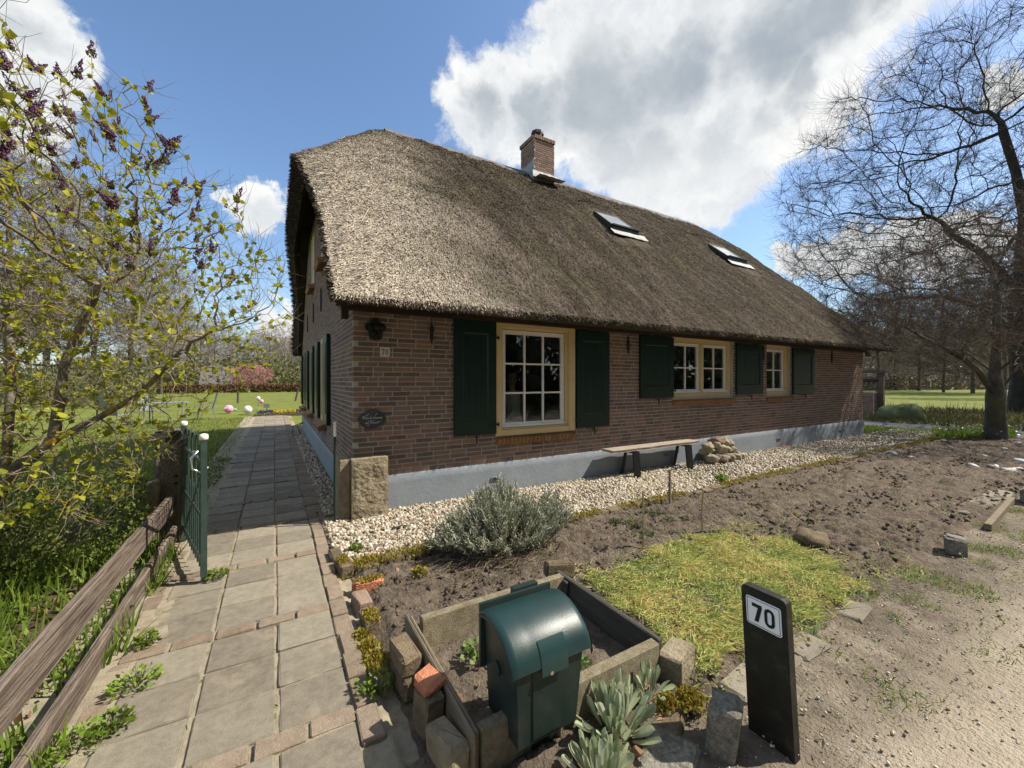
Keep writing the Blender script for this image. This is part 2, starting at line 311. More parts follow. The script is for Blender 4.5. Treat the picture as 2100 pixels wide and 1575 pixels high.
def lane_material():
    """sandy lane fading into the scruffy verge: the sand itself is paler where wheels have washed it clean"""
    mt = bpy.data.materials.new('verge_lane'); mt.use_nodes = True; mt.node_tree.nodes.clear(); g = NT(mt.node_tree)
    pos = g.add('ShaderNodeNewGeometry').outputs['Position']
    n1 = g.noise(pos, 2.4, 9, .72); n2 = g.noise(pos, 1.1, 4, .6); n3 = g.noise(pos, 60, 4, .6)
    f = g.math('ADD', g.math('MULTIPLY', g.sstep(n1, .25, .75), .75), g.math('MULTIPLY', n3, .25))
    vg = g.ramp(f, [(.12, (.085, .068, .050)), (.5, (.18, .148, .110)), (.88, (.29, .248, .187))])
    ln = g.ramp(f, [(.1, (.30, .25, .185)), (.5, (.375, .318, .24)), (.9, (.45, .385, .30))])
    y = g.add('ShaderNodeSeparateXYZ', {0: pos}).outputs[1]
    e = g.math('ADD', y, g.math('ADD', g.math('MULTIPLY', g.math('SUBTRACT', n2, .5), .9), g.math('MULTIPLY', g.math('SUBTRACT', n1, .5), .8)))
    col = g.mix(g.sstep(e, .42, .92), ln, vg)
    p = g.add('ShaderNodeBsdfPrincipled', {'Base Color': col, 'Roughness': .97}); p.inputs['Specular IOR Level'].default_value = .2
    b = g.add('ShaderNodeBump', {'Height': g.math('ADD', n3, g.noise(pos, 18, 5, .65)), 'Strength': 1.0, 'Distance': .022}); g.l.new(b.outputs[0], p.inputs['Normal'])
    g.add('ShaderNodeOutputMaterial', {'Surface': p.outputs[0]}); MATS['verge_lane'] = mt
lane_material()
m_('dry_grass', [(0, (.055, .06, .018)), (.5, (.115, .115, .04)), (1, (.19, .165, .075))], 3, rough=.8, rand=.9, trans=.3)
m_('blind_white', [(0, (.55, .57, .57)), (1, (.62, .64, .64))], 3, rough=.6)

# ------------------------------------------------------------------ helpers
def wloc(o):
    v = Vector((0, 0, 0))
    while o is not None: v = v + o.location; o = o.parent
    return v
def tag(o, label=None, cat=None, group=None, kind=None):
    if label: o['label'] = label
    if cat: o['category'] = cat
    if group: o['group'] = group
    if kind: o['kind'] = kind
    return o
def thing(name, label, cat, loc=(0, 0, 0), group=None):
    o = bpy.data.objects.new(name, None); o.empty_display_size = .1; C.objects.link(o); o.location = loc
    return tag(o, label, cat, group)
class MB:
    """collects faces; build() links them as one mesh object"""
    def __init__(s): s.v = []; s.f = []
    def quad(s, a, b, c, d): n = len(s.v); s.v += [tuple(a), tuple(b), tuple(c), tuple(d)]; s.f.append((n, n + 1, n + 2, n + 3))
    def tri(s, a, b, c): n = len(s.v); s.v += [tuple(a), tuple(b), tuple(c)]; s.f.append((n, n + 1, n + 2))
    def box(s, lo, hi, m=None, bev=0.0):
        x0, y0, z0 = lo; x1, y1, z1 = hi
        if bev <= 0:
            p = [(x0,y0,z0),(x1,y0,z0),(x1,y1,z0),(x0,y1,z0),(x0,y0,z1),(x1,y0,z1),(x1,y1,z1),(x0,y1,z1)]
            fs = [(0,3,2,1),(4,5,6,7),(0,1,5,4),(1,2,6,5),(2,3,7,6),(3,0,4,7)]
        else:
            b = bev; p = []; 
            for (z, i) in ((z0, b), (z0 + b, 0), (z1 - b, 0), (z1, b)):
                p += [(x0+i+ (0 if i else b),y0+i,z),(x1-i-(0 if i else b),y0+i,z),(x1-i,y0+i+(0 if i else b),z),(x1-i,y1-i-(0 if i else b),z),(x1-i-(0 if i else b),y1-i,z),(x0+i+(0 if i else b),y1-i,z),(x0+i,y1-i-(0 if i else b),z),(x0+i,y0+i+(0 if i else b),z)]
            fs = [tuple(range(7, -1, -1)), tuple(range(24, 32))]
            for k in range(3):
                for i in range(8): j = (i + 1) % 8; fs.append((k*8+i, k*8+j, k*8+8+j, k*8+8+i))
        n = len(s.v)
        s.v += [tuple(m @ Vector(q)) if m is not None else q for q in p]
        s.f += [tuple(n + i for i in f) for f in fs]
        return s
    def cbox(s, c, size, rot=(0, 0, 0), bev=0.0):
        m = Matrix.Translation(c) @ Euler(rot).to_matrix().to_4x4()
        h = [q / 2 for q in size]
        return s.box((-h[0], -h[1], -h[2]), (h[0], h[1], h[2]), m, bev)
    def bar(s, a, b, w, h=None, up=(0, 0, 1)):
        a = Vector(a); b = Vector(b); d = (b - a); L = d.length; d.normalize()
        x = d.cross(Vector(up)); 
        if x.length < 1e-4: x = d.cross(Vector((1, 0, 0)))
        x.normalize(); y = x.cross(d); h = h or w
        m = Matrix((( x.x, d.x, y.x, 0), (x.y, d.y, y.y, 0), (x.z, d.z, y.z, 0), (0, 0, 0, 1)))
        m = Matrix.Translation(a) @ m
        return s.box((-w/2, 0, -h/2), (w/2, L, h/2), m)
    def prism(s, poly, fn, t):
        """poly: 2-d outline, fn(u, v, w) -> point, thickness t along w"""
        n = len(s.v); k = len(poly)
        s.v += [tuple(fn(u, v, 0)) for u, v in poly] + [tuple(fn(u, v, t)) for u, v in poly]
        s.f.append(tuple(range(n, n + k))); s.f.append(tuple(range(n + 2*k - 1, n + k - 1, -1)))
        for i in range(k): j = (i + 1) % k; s.f.append((n + i, n + k + i, n + k + j, n + j))
        return s
    def tube(s, pts, rad, n=5, cap=True):
        pts = [Vector(p) for p in pts]
        k = len(pts); base = len(s.v); ref = None
        if not hasattr(rad, '__len__'): rad = [rad] * k
        for i in range(k):
            d = (pts[min(i + 1, k - 1)] - pts[max(i - 1, 0)])
            if d.length < 1e-9: d = Vector((0, 0, 1))
            d.normalize()
            if ref is None: ref = d.orthogonal().normalized()
            else:
                ref = ref - d * ref.dot(d)
                ref = ref.normalized() if ref.length > 1e-6 else d.orthogonal().normalized()
            b = d.cross(ref)
            for j in range(n):
                a = 2 * math.pi * j / n
                q = pts[i] + (ref * math.cos(a) + b * math.sin(a)) * rad[i]
                s.v.append((q.x, q.y, q.z))
        for i in range(k - 1):
            for j in range(n):
                j2 = (j + 1) % n
                s.f.append((base + i*n + j, base + i*n + j2, base + (i+1)*n + j2, base + (i+1)*n + j))
        if cap and n > 2:
            s.f.append(tuple(base + j for j in range(n - 1, -1, -1))); s.f.append(tuple(base + (k-1)*n + j for j in range(n)))
        return s
    def lathe(s, prof, c, n=16, axis='z'):
        base = len(s.v); k = len(prof)
        for r, z in prof:
            for j in range(n):
                a = 2 * math.pi * j / n
                p = (r * math.cos(a), r * math.sin(a), z)
                if axis == 'y': p = (p[0], p[2], p[1])
                s.v.append((c[0] + p[0], c[1] + p[1], c[2] + p[2]))
        for i in range(k - 1):
            for j in range(n):
                j2 = (j + 1) % n; s.f.append((base+i*n+j, base+i*n+j2, base+(i+1)*n+j2, base+(i+1)*n+j))
        s.f.append(tuple(base + j for j in range(n - 1, -1, -1))); s.f.append(tuple(base + (k-1)*n + j for j in range(n)))
        return s
    def grid(s, P):
        """P: rows of points"""
        n = len(s.v); h = len(P); w = len(P[0])
        for r in P: s.v += [tuple(q) for q in r]
        for i in range(h - 1):
            for j in range(w - 1): s.f.append((n+i*w+j, n+i*w+j+1, n+(i+1)*w+j+1, n+(i+1)*w+j))
        return s
    def build(s, name, mat, parent=None, smooth=False, local=False):
        me = bpy.data.meshes.new(name); o = bpy.data.objects.new(name, me); C.objects.link(o)
        off = Vector((0, 0, 0))
        if parent is not None:
            o.parent = parent
            if not local: off = wloc(parent)
        v = np.array(s.v, dtype=np.float64).reshape(-1, 3) - np.array(off)
        me.from_pydata(v.tolist(), [], s.f); me.update()
        if smooth: me.polygons.foreach_set('use_smooth', [True] * len(me.polygons))
        me.materials.append(MATS[mat])
        return o
def npmesh(name, V, F, mat, parent=None, smooth=False):
    """fast mesh from arrays; F is (n,3) or (n,4)"""
    V = np.asarray(V, dtype=np.float32).reshape(-1, 3); F = np.asarray(F, dtype=np.int32); k = F.shape[1]
    off = np.array(wloc(parent) if parent is not None else (0, 0, 0), dtype=np.float32)
    me = bpy.data.meshes.new(name); me.vertices.add(len(V)); me.vertices.foreach_set('co', (V - off).ravel())
    me.loops.add(F.size); me.loops.foreach_set('vertex_index', F.ravel())
    me.polygons.add(len(F)); me.polygons.foreach_set('loop_start', np.arange(0, F.size, k, dtype=np.int32))
    if smooth: me.polygons.foreach_set('use_smooth', np.ones(len(F), dtype=bool))
    me.update(calc_edges=True); me.validate()
    o = bpy.data.objects.new(name, me); C.objects.link(o)
    if parent is not None: o.parent = parent
    me.materials.append(MATS[mat]); return o
def struct(o): o['kind'] = 'structure'; return o
def scatter(name, mat, base, P, A, B, N, size, parent=None):
    """copies a small template (verts T (k,3), faces) to points P with frames A,B,N and per-axis sizes; one joined mesh"""
    T, F = base; T = np.asarray(T); k = len(T); n = len(P)
    S = np.asarray(size)
    V = (P[:, None, :] + (T[None, :, 0:1] * S[:, None, 0:1]) * A[:, None, :] + (T[None, :, 1:2] * S[:, None, 1:2]) * B[:, None, :]
         + (T[None, :, 2:3] * S[:, None, 2:3]) * N[:, None, :])
    Fs = (np.asarray(F)[None, :, :] + (np.arange(n) * k)[:, None, None]).reshape(-1, len(F[0]))
    return npmesh(name, V, Fs, mat, parent)
def frames(n, up=(0, 0, 1), tilt=.5, axis=None, spin=True):
    """random orthonormal frames; B is the long axis"""
    if axis is None: axis = np.random.normal(size=(n, 3)) * tilt + np.array(up)
    B = axis / np.linalg.norm(axis, axis=1, keepdims=True)
    R = np.random.normal(size=(n, 3)); A = np.cross(B, R); A /= np.linalg.norm(A, axis=1, keepdims=True)
    return A, B, np.cross(A, B)
BLADE = ([(-.5, 0, 0), (.5, 0, 0), (-.42, .5, .10), (.42, .5, .10), (-.05, 1, .34), (.05, 1, .34)], [(0, 1, 3, 2), (2, 3, 5, 4)])
LEAF = ([(0, 0, 0), (-.5, .4, .10), (0, .42, -.03), (.5, .4, .10), (0, 1, .02)], [(0, 2, 1), (0, 3, 2), (1, 2, 4), (2, 3, 4)])
CARD = ([(-.5, 0, 0), (.5, 0, 0), (.4, 1, .05), (-.4, 1, .05)], [(0, 1, 2, 3)])
OCTA = ([(1, 0, 0), (-1, 0, 0), (0, 1, 0), (0, -1, 0), (0, 0, 1), (0, 0, -1)], [(0, 2, 4), (2, 1, 4), (1, 3, 4), (3, 0, 4), (2, 0, 5), (1, 2, 5), (3, 1, 5), (0, 3, 5)])
def ico():
    t = (1 + 5 ** .5) / 2
    v = np.array([(-1,t,0),(1,t,0),(-1,-t,0),(1,-t,0),(0,-1,t),(0,1,t),(0,-1,-t),(0,1,-t),(t,0,-1),(t,0,1),(-t,0,-1),(-t,0,1)]) / math.sqrt(1 + t*t)
    f = [(0,11,5),(0,5,1),(0,1,7),(0,7,10),(0,10,11),(1,5,9),(5,11,4),(11,10,2),(10,7,6),(7,1,8),(3,9,4),(3,4,2),(3,2,6),(3,6,8),(3,8,9),(4,9,5),(2,4,11),(6,2,10),(8,6,7),(9,8,1)]
    return v, f
ICO = ico()
def fbm(x, y, z=0.0, o=4):
    return mnoise.fractal(Vector((x, y, z)), 1.0, 2.0, o)
def sheet(name, xs, ys, zf, mat):
    """height-field sheet on a rectangular lattice"""
    X, Y = np.meshgrid(xs, ys)
    Z = np.array([zf(a, b) for a, b in zip(X.ravel(), Y.ravel())])
    w, h = len(xs), len(ys)
    V = np.stack([X.ravel(), Y.ravel(), Z], 1)
    i = np.arange(h - 1)[:, None] * w + np.arange(w - 1)[None, :]
    F = np.stack([i, i + 1, i + w + 1, i + w], -1).reshape(-1, 4)
    return npmesh(name, V, F, mat, smooth=True)
def pixel(px, py, z=0.0):
    """a point measured in the photograph, as a place on the ground of the scene"""
    d = FPX * (EYE - z) / (py - HORIZON); return FW * d + RT * ((px - 1050) / FPX * d) + UP * z
def blob(mb, c, r, rough=.25, n=2, flat=.0, seed=0, rot=0.0):
    """an irregular stone / clod"""
    bm = bmesh.new(); bmesh.ops.create_icosphere(bm, subdivisions=n, radius=1)
    base = len(mb.v); cr, sr = math.cos(rot), math.sin(rot)
    for v in bm.verts:
        q = v.co.copy(); k = 1 + rough * mnoise.noise(q * 1.3 + Vector((seed * 7.1, seed * 3.3, 0))) + rough * .5 * mnoise.noise(q * 3 + Vector((seed, 0, seed)))
        q *= k; q = Vector((q.x * r[0], q.y * r[1], q.z * r[2]))
        if flat and q.z < -flat * r[2]: q.z = -flat * r[2]
        mb.v.append((c[0] + q.x * cr - q.y * sr, c[1] + q.x * sr + q.y * cr, c[2] + q.z))
    bm.verts.index_update()
    for f in bm.faces: mb.f.append(tuple(base + v.index for v in f.verts))
    bm.free(); return mb
def rough_block(mb, c, size, rotz=0.0, tilt=(0, 0), j=.006, seed=0, bev=.012):
    """a worn brick or sett: bevelled, slightly crooked"""
    n = len(mb.v); m = Matrix.Translation(c) @ Euler((tilt[0], tilt[1], rotz)).to_matrix().to_4x4()
    h = [q / 2 for q in size]
    mb.box((-h[0], -h[1], -h[2]), (h[0], h[1], h[2]), m, bev)
    r = random.Random(seed)
    for i in range(n, len(mb.v)):
        v = mb.v[i]; mb.v[i] = (v[0] + r.uniform(-j, j), v[1] + r.uniform(-j, j), v[2] + r.uniform(-j, j))
    return mb
def lin(a, b, n): return np.linspace(a, b, n)

# ------------------------------------------------------------------ the setting
def ground():
    s = MB(); s.quad((-500, -400, -.06), (900, -400, -.06), (900, 900, -.06), (-500, 900, -.06))
    struct(s.build('ground', 'rough_grass'))
    s = MB()                                           # pasture beyond the garden, mown lawn of the garden
    s.quad((-160, 34.6, -.045), (60, 34.6, -.045), (60, 110, -.045), (-160, 110, -.045)); struct(s.build('pasture', 'lawn_ground'))
    struct(sheet('garden_lawn', lin(-16, 3.2, 40), lin(6.2, 34.5, 50), lambda x, y: -.028 + .02 * fbm(x * .3, y * .3), 'lawn_ground'))
    struct(sheet('mown_lawn', lin(24.5, 130, 40), lin(-6, 62, 30), lambda x, y: -.03 + .05 * fbm(x * .06, y * .06) + (0.0 if x < 60 else .3 * min(1, (x - 60) / 40)), 'lawn_ground'))
    # sandy verge with the lane in front, both with a little relief
    xs = np.concatenate([lin(-9, -1.5, 16), lin(-1.4, 6.5, 200), lin(6.6, 17.5, 70), lin(18, 70, 30)])
    def verge(x, y): return -.016 + .020 * fbm(x * 2.3, y * 2.3, 3) + .012 * fbm(x * 9, y * 9, 1, 5) + .008 * max(0, fbm(x * 24, y * 24, 6, 3)) - (.035 if x > 16.8 else 0)
    def lane(x, y):
        k = max(0.0, min(1.0, (y - .35) / .5)); v = verge(x, y)
        ruts = .012 * math.exp(-((y + .35 + .06 * fbm(x * .5, 0)) / .22) ** 2)
        return (1 - k) * (.004 + .008 * fbm(x * 1.4, y * 1.4, 5) + .003 * fbm(x * 8, y * 8) - ruts) + k * v
    struct(sheet('sandy_lane', xs, np.concatenate([lin(-6, -.2, 18), lin(-.17, 1.6, 100)]), lane, 'verge_lane'))
    # dug vegetable bed
    def bed(x, y):
        edge = min(1, max(0, min(x - .50, y - 1.16, 3.42 - y) / .12))
        ridge = .022 * math.sin(y * 8 + 5 * fbm(x * .6, y * .6)) * (.3 + .7 * max(0, min(1, (x - 3.5) / 2)))
        cl = fbm(x * 6.5, y * 6.5, 2, 5); h = .02 + .03 * fbm(x * 1.3, y * 1.3) + ridge * .7 + .036 * cl + .040 * abs(fbm(x * 13, y * 13, 7, 4)) - .010 + .012 * fbm(x * 32, y * 32, 2, 3)
        if x < 2.0: h *= .8
        flat = max(0.0, min(1.0, 1.35 - max(abs(x - 2.95) / 1.0, abs(y - 1.8) / .58))) * 1.0
        h *= 1 - .65 * min(1, flat * 3)
        if .62 < x < 1.72 and 1.36 < y < 2.24: return -.03
        return -.03 + (h + .05) * edge
    xs2 = np.concatenate([lin(.45, 5.5, 300), lin(5.52, 16.4, 260)])
    struct(sheet('vegetable_bed', xs2, lin(1.12, 3.46, 120), bed, 'soil'))
    struct(sheet('planter_soil', lin(.67, 1.68, 60), lin(1.41, 2.18, 50), lambda x, y: .035 + .022 * fbm(x * 5, y * 5, 3) + .012 * fbm(x * 16, y * 16), 'soil'))
    # sand the path is laid on, pebble strip base, woodland floor under the lilac, road behind
    struct(sheet('path_bed', lin(-1.05, .62, 90), np.concatenate([lin(.9, 6, 300), lin(6.1, 20.2, 140)]), lambda x, y: .0 + .010 * fbm(x * 2.2, y * 2.2, 4) + .004 * fbm(x * 12, y * 12, 2) + (.010 * max(0, -.25 - x) * 2 if y < 5 else 0) - (.02 if x > .45 else 0), 'joint_sand'))
    struct(sheet('gravel_bed', lin(.43, 16.5, 120), lin(3.44, 4.78, 14), lambda x, y: .012 + .012 * fbm(x * 3, y * 3), 'pebble_bed'))
    struct(sheet('gravel_bed', lin(.43, .78, 4), lin(4.785, 15.4, 40), lambda x, y: .010 + .01 * fbm(x * 3, y * 3), 'pebble_bed'))
    struct(sheet('border_soil', lin(-9, -.78, 60), lin(.6, 7.0, 60), lambda x, y: -.022 + .03 * fbm(x * 1.5, y * 1.5) + .01 * fbm(x * 7, y * 7), 'forest_floor'))
    s = MB(); n = 30
    rows = [[(17.2 + .012 * (y - 3) ** 2 + dx, y, -.035) for dx in (0, 1.0, 2.0, 3.1)] for y in lin(-20, 60, n)]
    s.grid(rows); struct(s.build('asphalt_road', 'asphalt'))
ground()

# ------------------------------------------------------------------ farmhouse
HX0, HX1, HY0, HY1 = .75, 14.05, 4.75, 14.1
PL = .43; WT = 2.40
house = thing('farmhouse', 'long brick farmhouse with thatched half-hipped roof and grey plinth', 'house', (HX0, HY0, 0))
OPEN = [(2.56, 3.80, .79, 2.30), (6.09, 7.91, 1.20, 2.30), (9.15, 10.12, 1.19, 2.30)]     # window openings in the long front
def stretcher_mesh(L, H, seed):
    r = random.Random(seed); b = .005; s = MB()
    def jit(q): return r.uniform(-q, q)
    o = [(-L/2, 0, -H/2), (L/2, 0, -H/2), (L/2, 0, H/2), (-L/2, 0, H/2)]
    i = [(-L/2 + b + jit(.003), -.006 + jit(.0015), -H/2 + b + jit(.003)), (L/2 - b + jit(.003), -.006 + jit(.0015), -H/2 + b + jit(.003)), (L/2 - b + jit(.003), -.006, H/2 - b + jit(.003)), (-L/2 + b + jit(.003), -.006, H/2 - b + jit(.003))]
    m = [(x + jit(.003), -.004, z + jit(.002)) for x, y, z in o]
    s.v = o + m + i; s.f = [(8, 9, 10, 11)]
    for a in (0, 4):
        for k in range(4): j = (k + 1) % 4; s.f.append((a + k, a + j, a + 4 + j, a + 4 + k))
    return s
BL, BH, CR = .208, .0432, .0565
def courses(u0, u1, z0, z1, opens, seed, top=None):
    """running bond: (u centre, z centre, length) of every brick"""
    r = random.Random(seed); out = []; row = 0; z = z0
    while z + CR <= z1 + .001:
        zc = z + CR / 2; u = u0 - (0 if row % 2 == 0 else .109) + (.0 if row % 4 < 2 else .054)
        spans = []
        while u < u1:
            L = .218 if r.random() > .10 else .112
            spans.append((u, u + L)); u += L
        for a, b in spans:
            a = max(a, u0); b = min(b, u1)
            if top: a, b = max(a, top(zc)[0]), min(b, top(zc)[1])
            segs = [(a, b)]
            for (o0, o1, p0, p1) in opens:
                if p0 - .02 < zc < p1 + .02:
                    new = []
                    for (c, d) in segs:
                        if d <= o0 or c >= o1: new.append((c, d)); continue
                        if c < o0: new.append((c, o0))
                        if d > o1: new.append((o1, d))
                    segs = new
            for c, d in segs:
                if d - c > .035: out.append(((c + d) / 2, zc, d - c - .0140))
        z += CR; row += 1
    return out
def front_wall():
    w = MB()                                            # mortar core with the window openings
    xs = sorted({HX0, HX1, *[o[0] for o in OPEN], *[o[1] for o in OPEN]}); 
    for a, b in zip(xs, xs[1:]):
        op = [o for o in OPEN if o[0] <= a + .001 and o[1] >= b - .001]
        if not op: w.box((a, HY0, 0), (b, HY0 + .26, WT))
        else: w.box((a, HY0, 0), (b, HY0 + .26, op[0][2])); w.box((a, HY0, op[0][3]), (b, HY0 + .26, WT))
    wall = w.build('wall', 'mortar', house)
    br = courses(HX0 - .006, HX1, PL, 2.36, OPEN, 5)
    br.sort(key=lambda q: (q[0]) ** 2 + HY0 ** 2 + (q[1] - EYE) ** 2)
    protos = []
    for k in range(6):
        o = stretcher_mesh(1.0 * BL, BH, k).build('brick', 'brick', wall, local=True); protos.append(o)
    o_w = wloc(wall); n = 0; rest = MB()
    for q, (u, z, L) in enumerate(br):
        if n < 300:
            src = protos[q % 6]
            o = src if n < 6 else src.copy()
            if n >= 6: C.objects.link(o)
            o.location = Vector((u, HY0, z)) - o_w; o.scale = (L / BL, 1, 1 + U(-.05, .05)); o.rotation_euler = (0, U(-.006, .006), 0); n += 1
        else:
            t = stretcher_mesh(L, BH, q); b0 = len(rest.v); dy = U(-.002, .002)
            rest.v += [(x + u, y + HY0 + dy, zz + z) for x, y, zz in t.v]; rest.f += [tuple(i + b0 for i in f) for f in t.f]
    tag(rest.build('brickwork', 'brick', wall), kind='stuff')
    return wall
GOP = [(7.42, 8.30, .80, 2.26), (10.10, 11.0, .80, 2.26), (12.5, 13.3, .80, 2.26), (7.55, 8.15, 3.62, 4.75), (9.75, 10.45, 3.62, 4.75)]
EY0, EY1 = 4.09, 14.81                                # eaves, front and back
def roof_z(y): return 2.32 + .93 * min(y - EY0, EY1 - y)
def gable_wall():
    ym = 9.45
    poly = [(HY0 + .262, 0), (HY1, 0), (HY1, 2.30), (ym + 1.75, 5.0), (ym - 1.75, 5.0), (HY0 + .262, 2.55)]
    w = MB(); w.prism(poly, lambda u, v, t: (HX0 + t, u, v), .24)
    g = w.build('gable_wall', 'mortar', house)
    def top(z):
        if z < 2.3: return (HY0, HY1)
        d = (z - 1.98) / .93; return (max(HY0, EY0 + d), min(HY1, EY1 - d))
    br = courses(HY0 + .004, HY1, PL, 4.95, GOP, 11, top); rest = MB()
    for q, (u, z, L) in enumerate(br):
        t = stretcher_mesh(L, BH, q + 900); b0 = len(rest.v)
        rest.v += [(HX0 + y, u - x, zz + z) for x, y, zz in t.v]; rest.f += [tuple(i + b0 for i in f) for f in t.f]
    tag(rest.build('brickwork', 'brick', g), kind='stuff')
    p = MB(); p.box((HX1 - .25, HY0 + .262, 0), (HX1, HY1, 2.4)); p.box((HX0 + .25, HY1 - .25, 0), (HX1 - .26, HY1, 2.4))
    p.prism([(HY0 + .5, 2.405), (HY1 - .5, 2.405), (9.45, 6.6)], lambda u, v, t: (HX1 - .2 + t, u, v), .15)
    p.build('back_wall', 'brick', house)
    r = MB(); r.box((1.2, 5.3, .10), (13.6, 13.6, .14)); r.box((1.2, 5.2, 2.42), (13.6, 13.6, 2.46)); r.box((1.2, 9.0, .15), (13.6, 9.1, 2.41)); r.box((4.9, 5.05, .15), (4.98, 8.99, 2.41)); r.box((8.5, 5.05, .15), (8.58, 8.99, 2.41))
    r.build('interior', 'room_dark', house)
front_wall(); gable_wall()
def plinth():
    p = MB(); n = 90
    P = []
    for z in (0, .1, .22, .33, PL - .015, PL):
        P.append([(x, HY0 - .022 - .004 * fbm(x * 2, z * 4) - (0 if z < PL else -.012), z) for x in lin(HX0 - .022, HX1 + .02, n)])
    p.grid(P)
    P = []
    for z in (0, .1, .22, .33, PL - .015, PL):
        P.append([(HX0 - .022 - .004 * fbm(y * 2, z * 4) + (0 if z < PL else .012), y, z) for y in lin(HY1, HY0 - .022, 50)])
    p.grid(P)
    p.quad((HX1 + .02, HY0 - .02, 0), (HX1 + .02, HY1, 0), (HX1 + .02, HY1, PL), (HX1 + .02, HY0 - .02, PL))
    p.quad((HX0 - .01, HY0 - .01, PL), (HX1, HY0 - .01, PL), (HX1, HY0 + .01, PL), (HX0 - .01, HY0 + .01, PL))
    o = p.build('plinth', 'plinth_paint', house, smooth=True)
    for x in (2.52, 5.87, 9.59, 12.6):
        v = MB(); v.cbox((x, HY0 - .03, .225), (.13, .012, .045)); g = v.build('air_vent', 'lead_dark', o)
        v = MB(); 
        for k in range(3): v.cbox((x, HY0 - .0375, .212 + k * .013), (.11, .004, .005))
        v.build('vent_slot', 'iron_black', g)
plinth()
def window(x0, x1, z0, z1, sashes, cols, rows, raised):
    """cream frame set in the opening, white sashes with glazing bars and single panes"""
    yf = HY0 + (.01 if raised else .055)
    e = .085
    f = MB(); f.box((x0, yf, z0), (x0 + e, yf + .11, z1)); f.box((x1 - e, yf, z0), (x1, yf + .11, z1))
    f.box((x0 + e, yf, z1 - e), (x1 - e, yf + .11, z1)); f.box((x0 + e, yf, z0), (x1 - e, yf + .11, z0 + e))
    if raised:
        f.box((x0 - .035, HY0 - .035, z0 - .01), (x0 + .05, yf - .002, z1)); f.box((x1 - .05, HY0 - .035, z0 - .01), (x1 + .055, yf - .002, z1))
        f.box((x0 - .05, HY0 - .045, z1 + .002), (x1 + .065, yf - .002, z1 + .045)); f.box((x0 + .052, HY0 - .03, z1 - .06), (x1 - .052, yf - .002, z1 - .002))
        f.box((x0 + .052, HY0 - .03, z0 - .012), (x1 - .052, yf - .002, z0 + .06))
    win = f.build('window', 'frame_cream', house)
    W = (x1 - x0 - 2 * e) ; mull = .075; sw = (W - mull * (sashes - 1)) / sashes
    for k in range(sashes):
        a = x0 + e + k * (sw + mull) + .008; b = a + sw - .016; c = z0 + e + .012; d = z1 - e - .008; t = .055
        if k: 
            mb = MB(); mb.box((a - .008 - mull, yf, z0 + e), (a - .008, yf + .11, z1 - e)); mb.build('mullion', 'frame_cream', win)
        ys = yf + .035
        s = MB(); s.box((a, ys, c), (a + t, ys + .045, d)); s.box((b - t, ys, c), (b, ys + .045, d)); s.box((a + t, ys, d - t), (b - t, ys + .045, d)); s.box((a + t, ys, c), (b - t, ys + .045, c + t))
        s.box((a - .004, ys - .028, c - .006), (b + .004, ys - .002, c + .022)); 
        s.build('sash', 'sash_white', win)
        gw = (b - a - 2 * t); gh = (d - c - 2 * t)
        for i in range(1, cols): g = MB(); g.box((a + t + gw * i / cols - .012, ys + .004, c + t), (a + t + gw * i / cols + .012, ys + .04, d - t)); g.build('glazing_bar', 'sash_white', win)
        for j in range(1, rows):
            for i in range(cols):
                g = MB(); g.box((a + t + gw * i / cols + (.013 if i else 0), ys + .006, c + t + gh * j / rows - .012), (a + t + gw * (i + 1) / cols - (.013 if i < cols - 1 else 0), ys + .038, c + t + gh * j / rows + .012)); g.build('glazing_bar', 'sash_white', win)
        for i in range(cols):
            for j in range(rows):
                u0 = a + t + gw * i / cols; u1 = a + t + gw * (i + 1) / cols; w0 = c + t + gh * j / rows; w1 = c + t + gh * (j + 1) / rows
                q = MB(); dz = U(-.0012, .0012); q.quad((u0, ys + .024 + dz, w0), (u1, ys + .024 - dz, w0), (u1, ys + .024 + dz, w1), (u0, ys + .024 - dz, w1)); q.build('pane', 'window_glass', win)
    # sill of sloping header bricks
    nb = int((x1 - x0 + .1) / .062)
    for k in range(nb):
        s = MB(); rough_block(s, (x0 - .02 + (k + .5) * .0625, HY0 + .012, z0 - .065), (.054, .15, .085), 0, (math.radians(20), 0), .0015, k, .004)
        s.build('sill_brick', 'sill_brick', win)
    return win
window(*OPEN[0], 1, 3, 3, True); window(*OPEN[1], 2, 2, 2, False); window(*OPEN[2], 1, 2, 2, False)
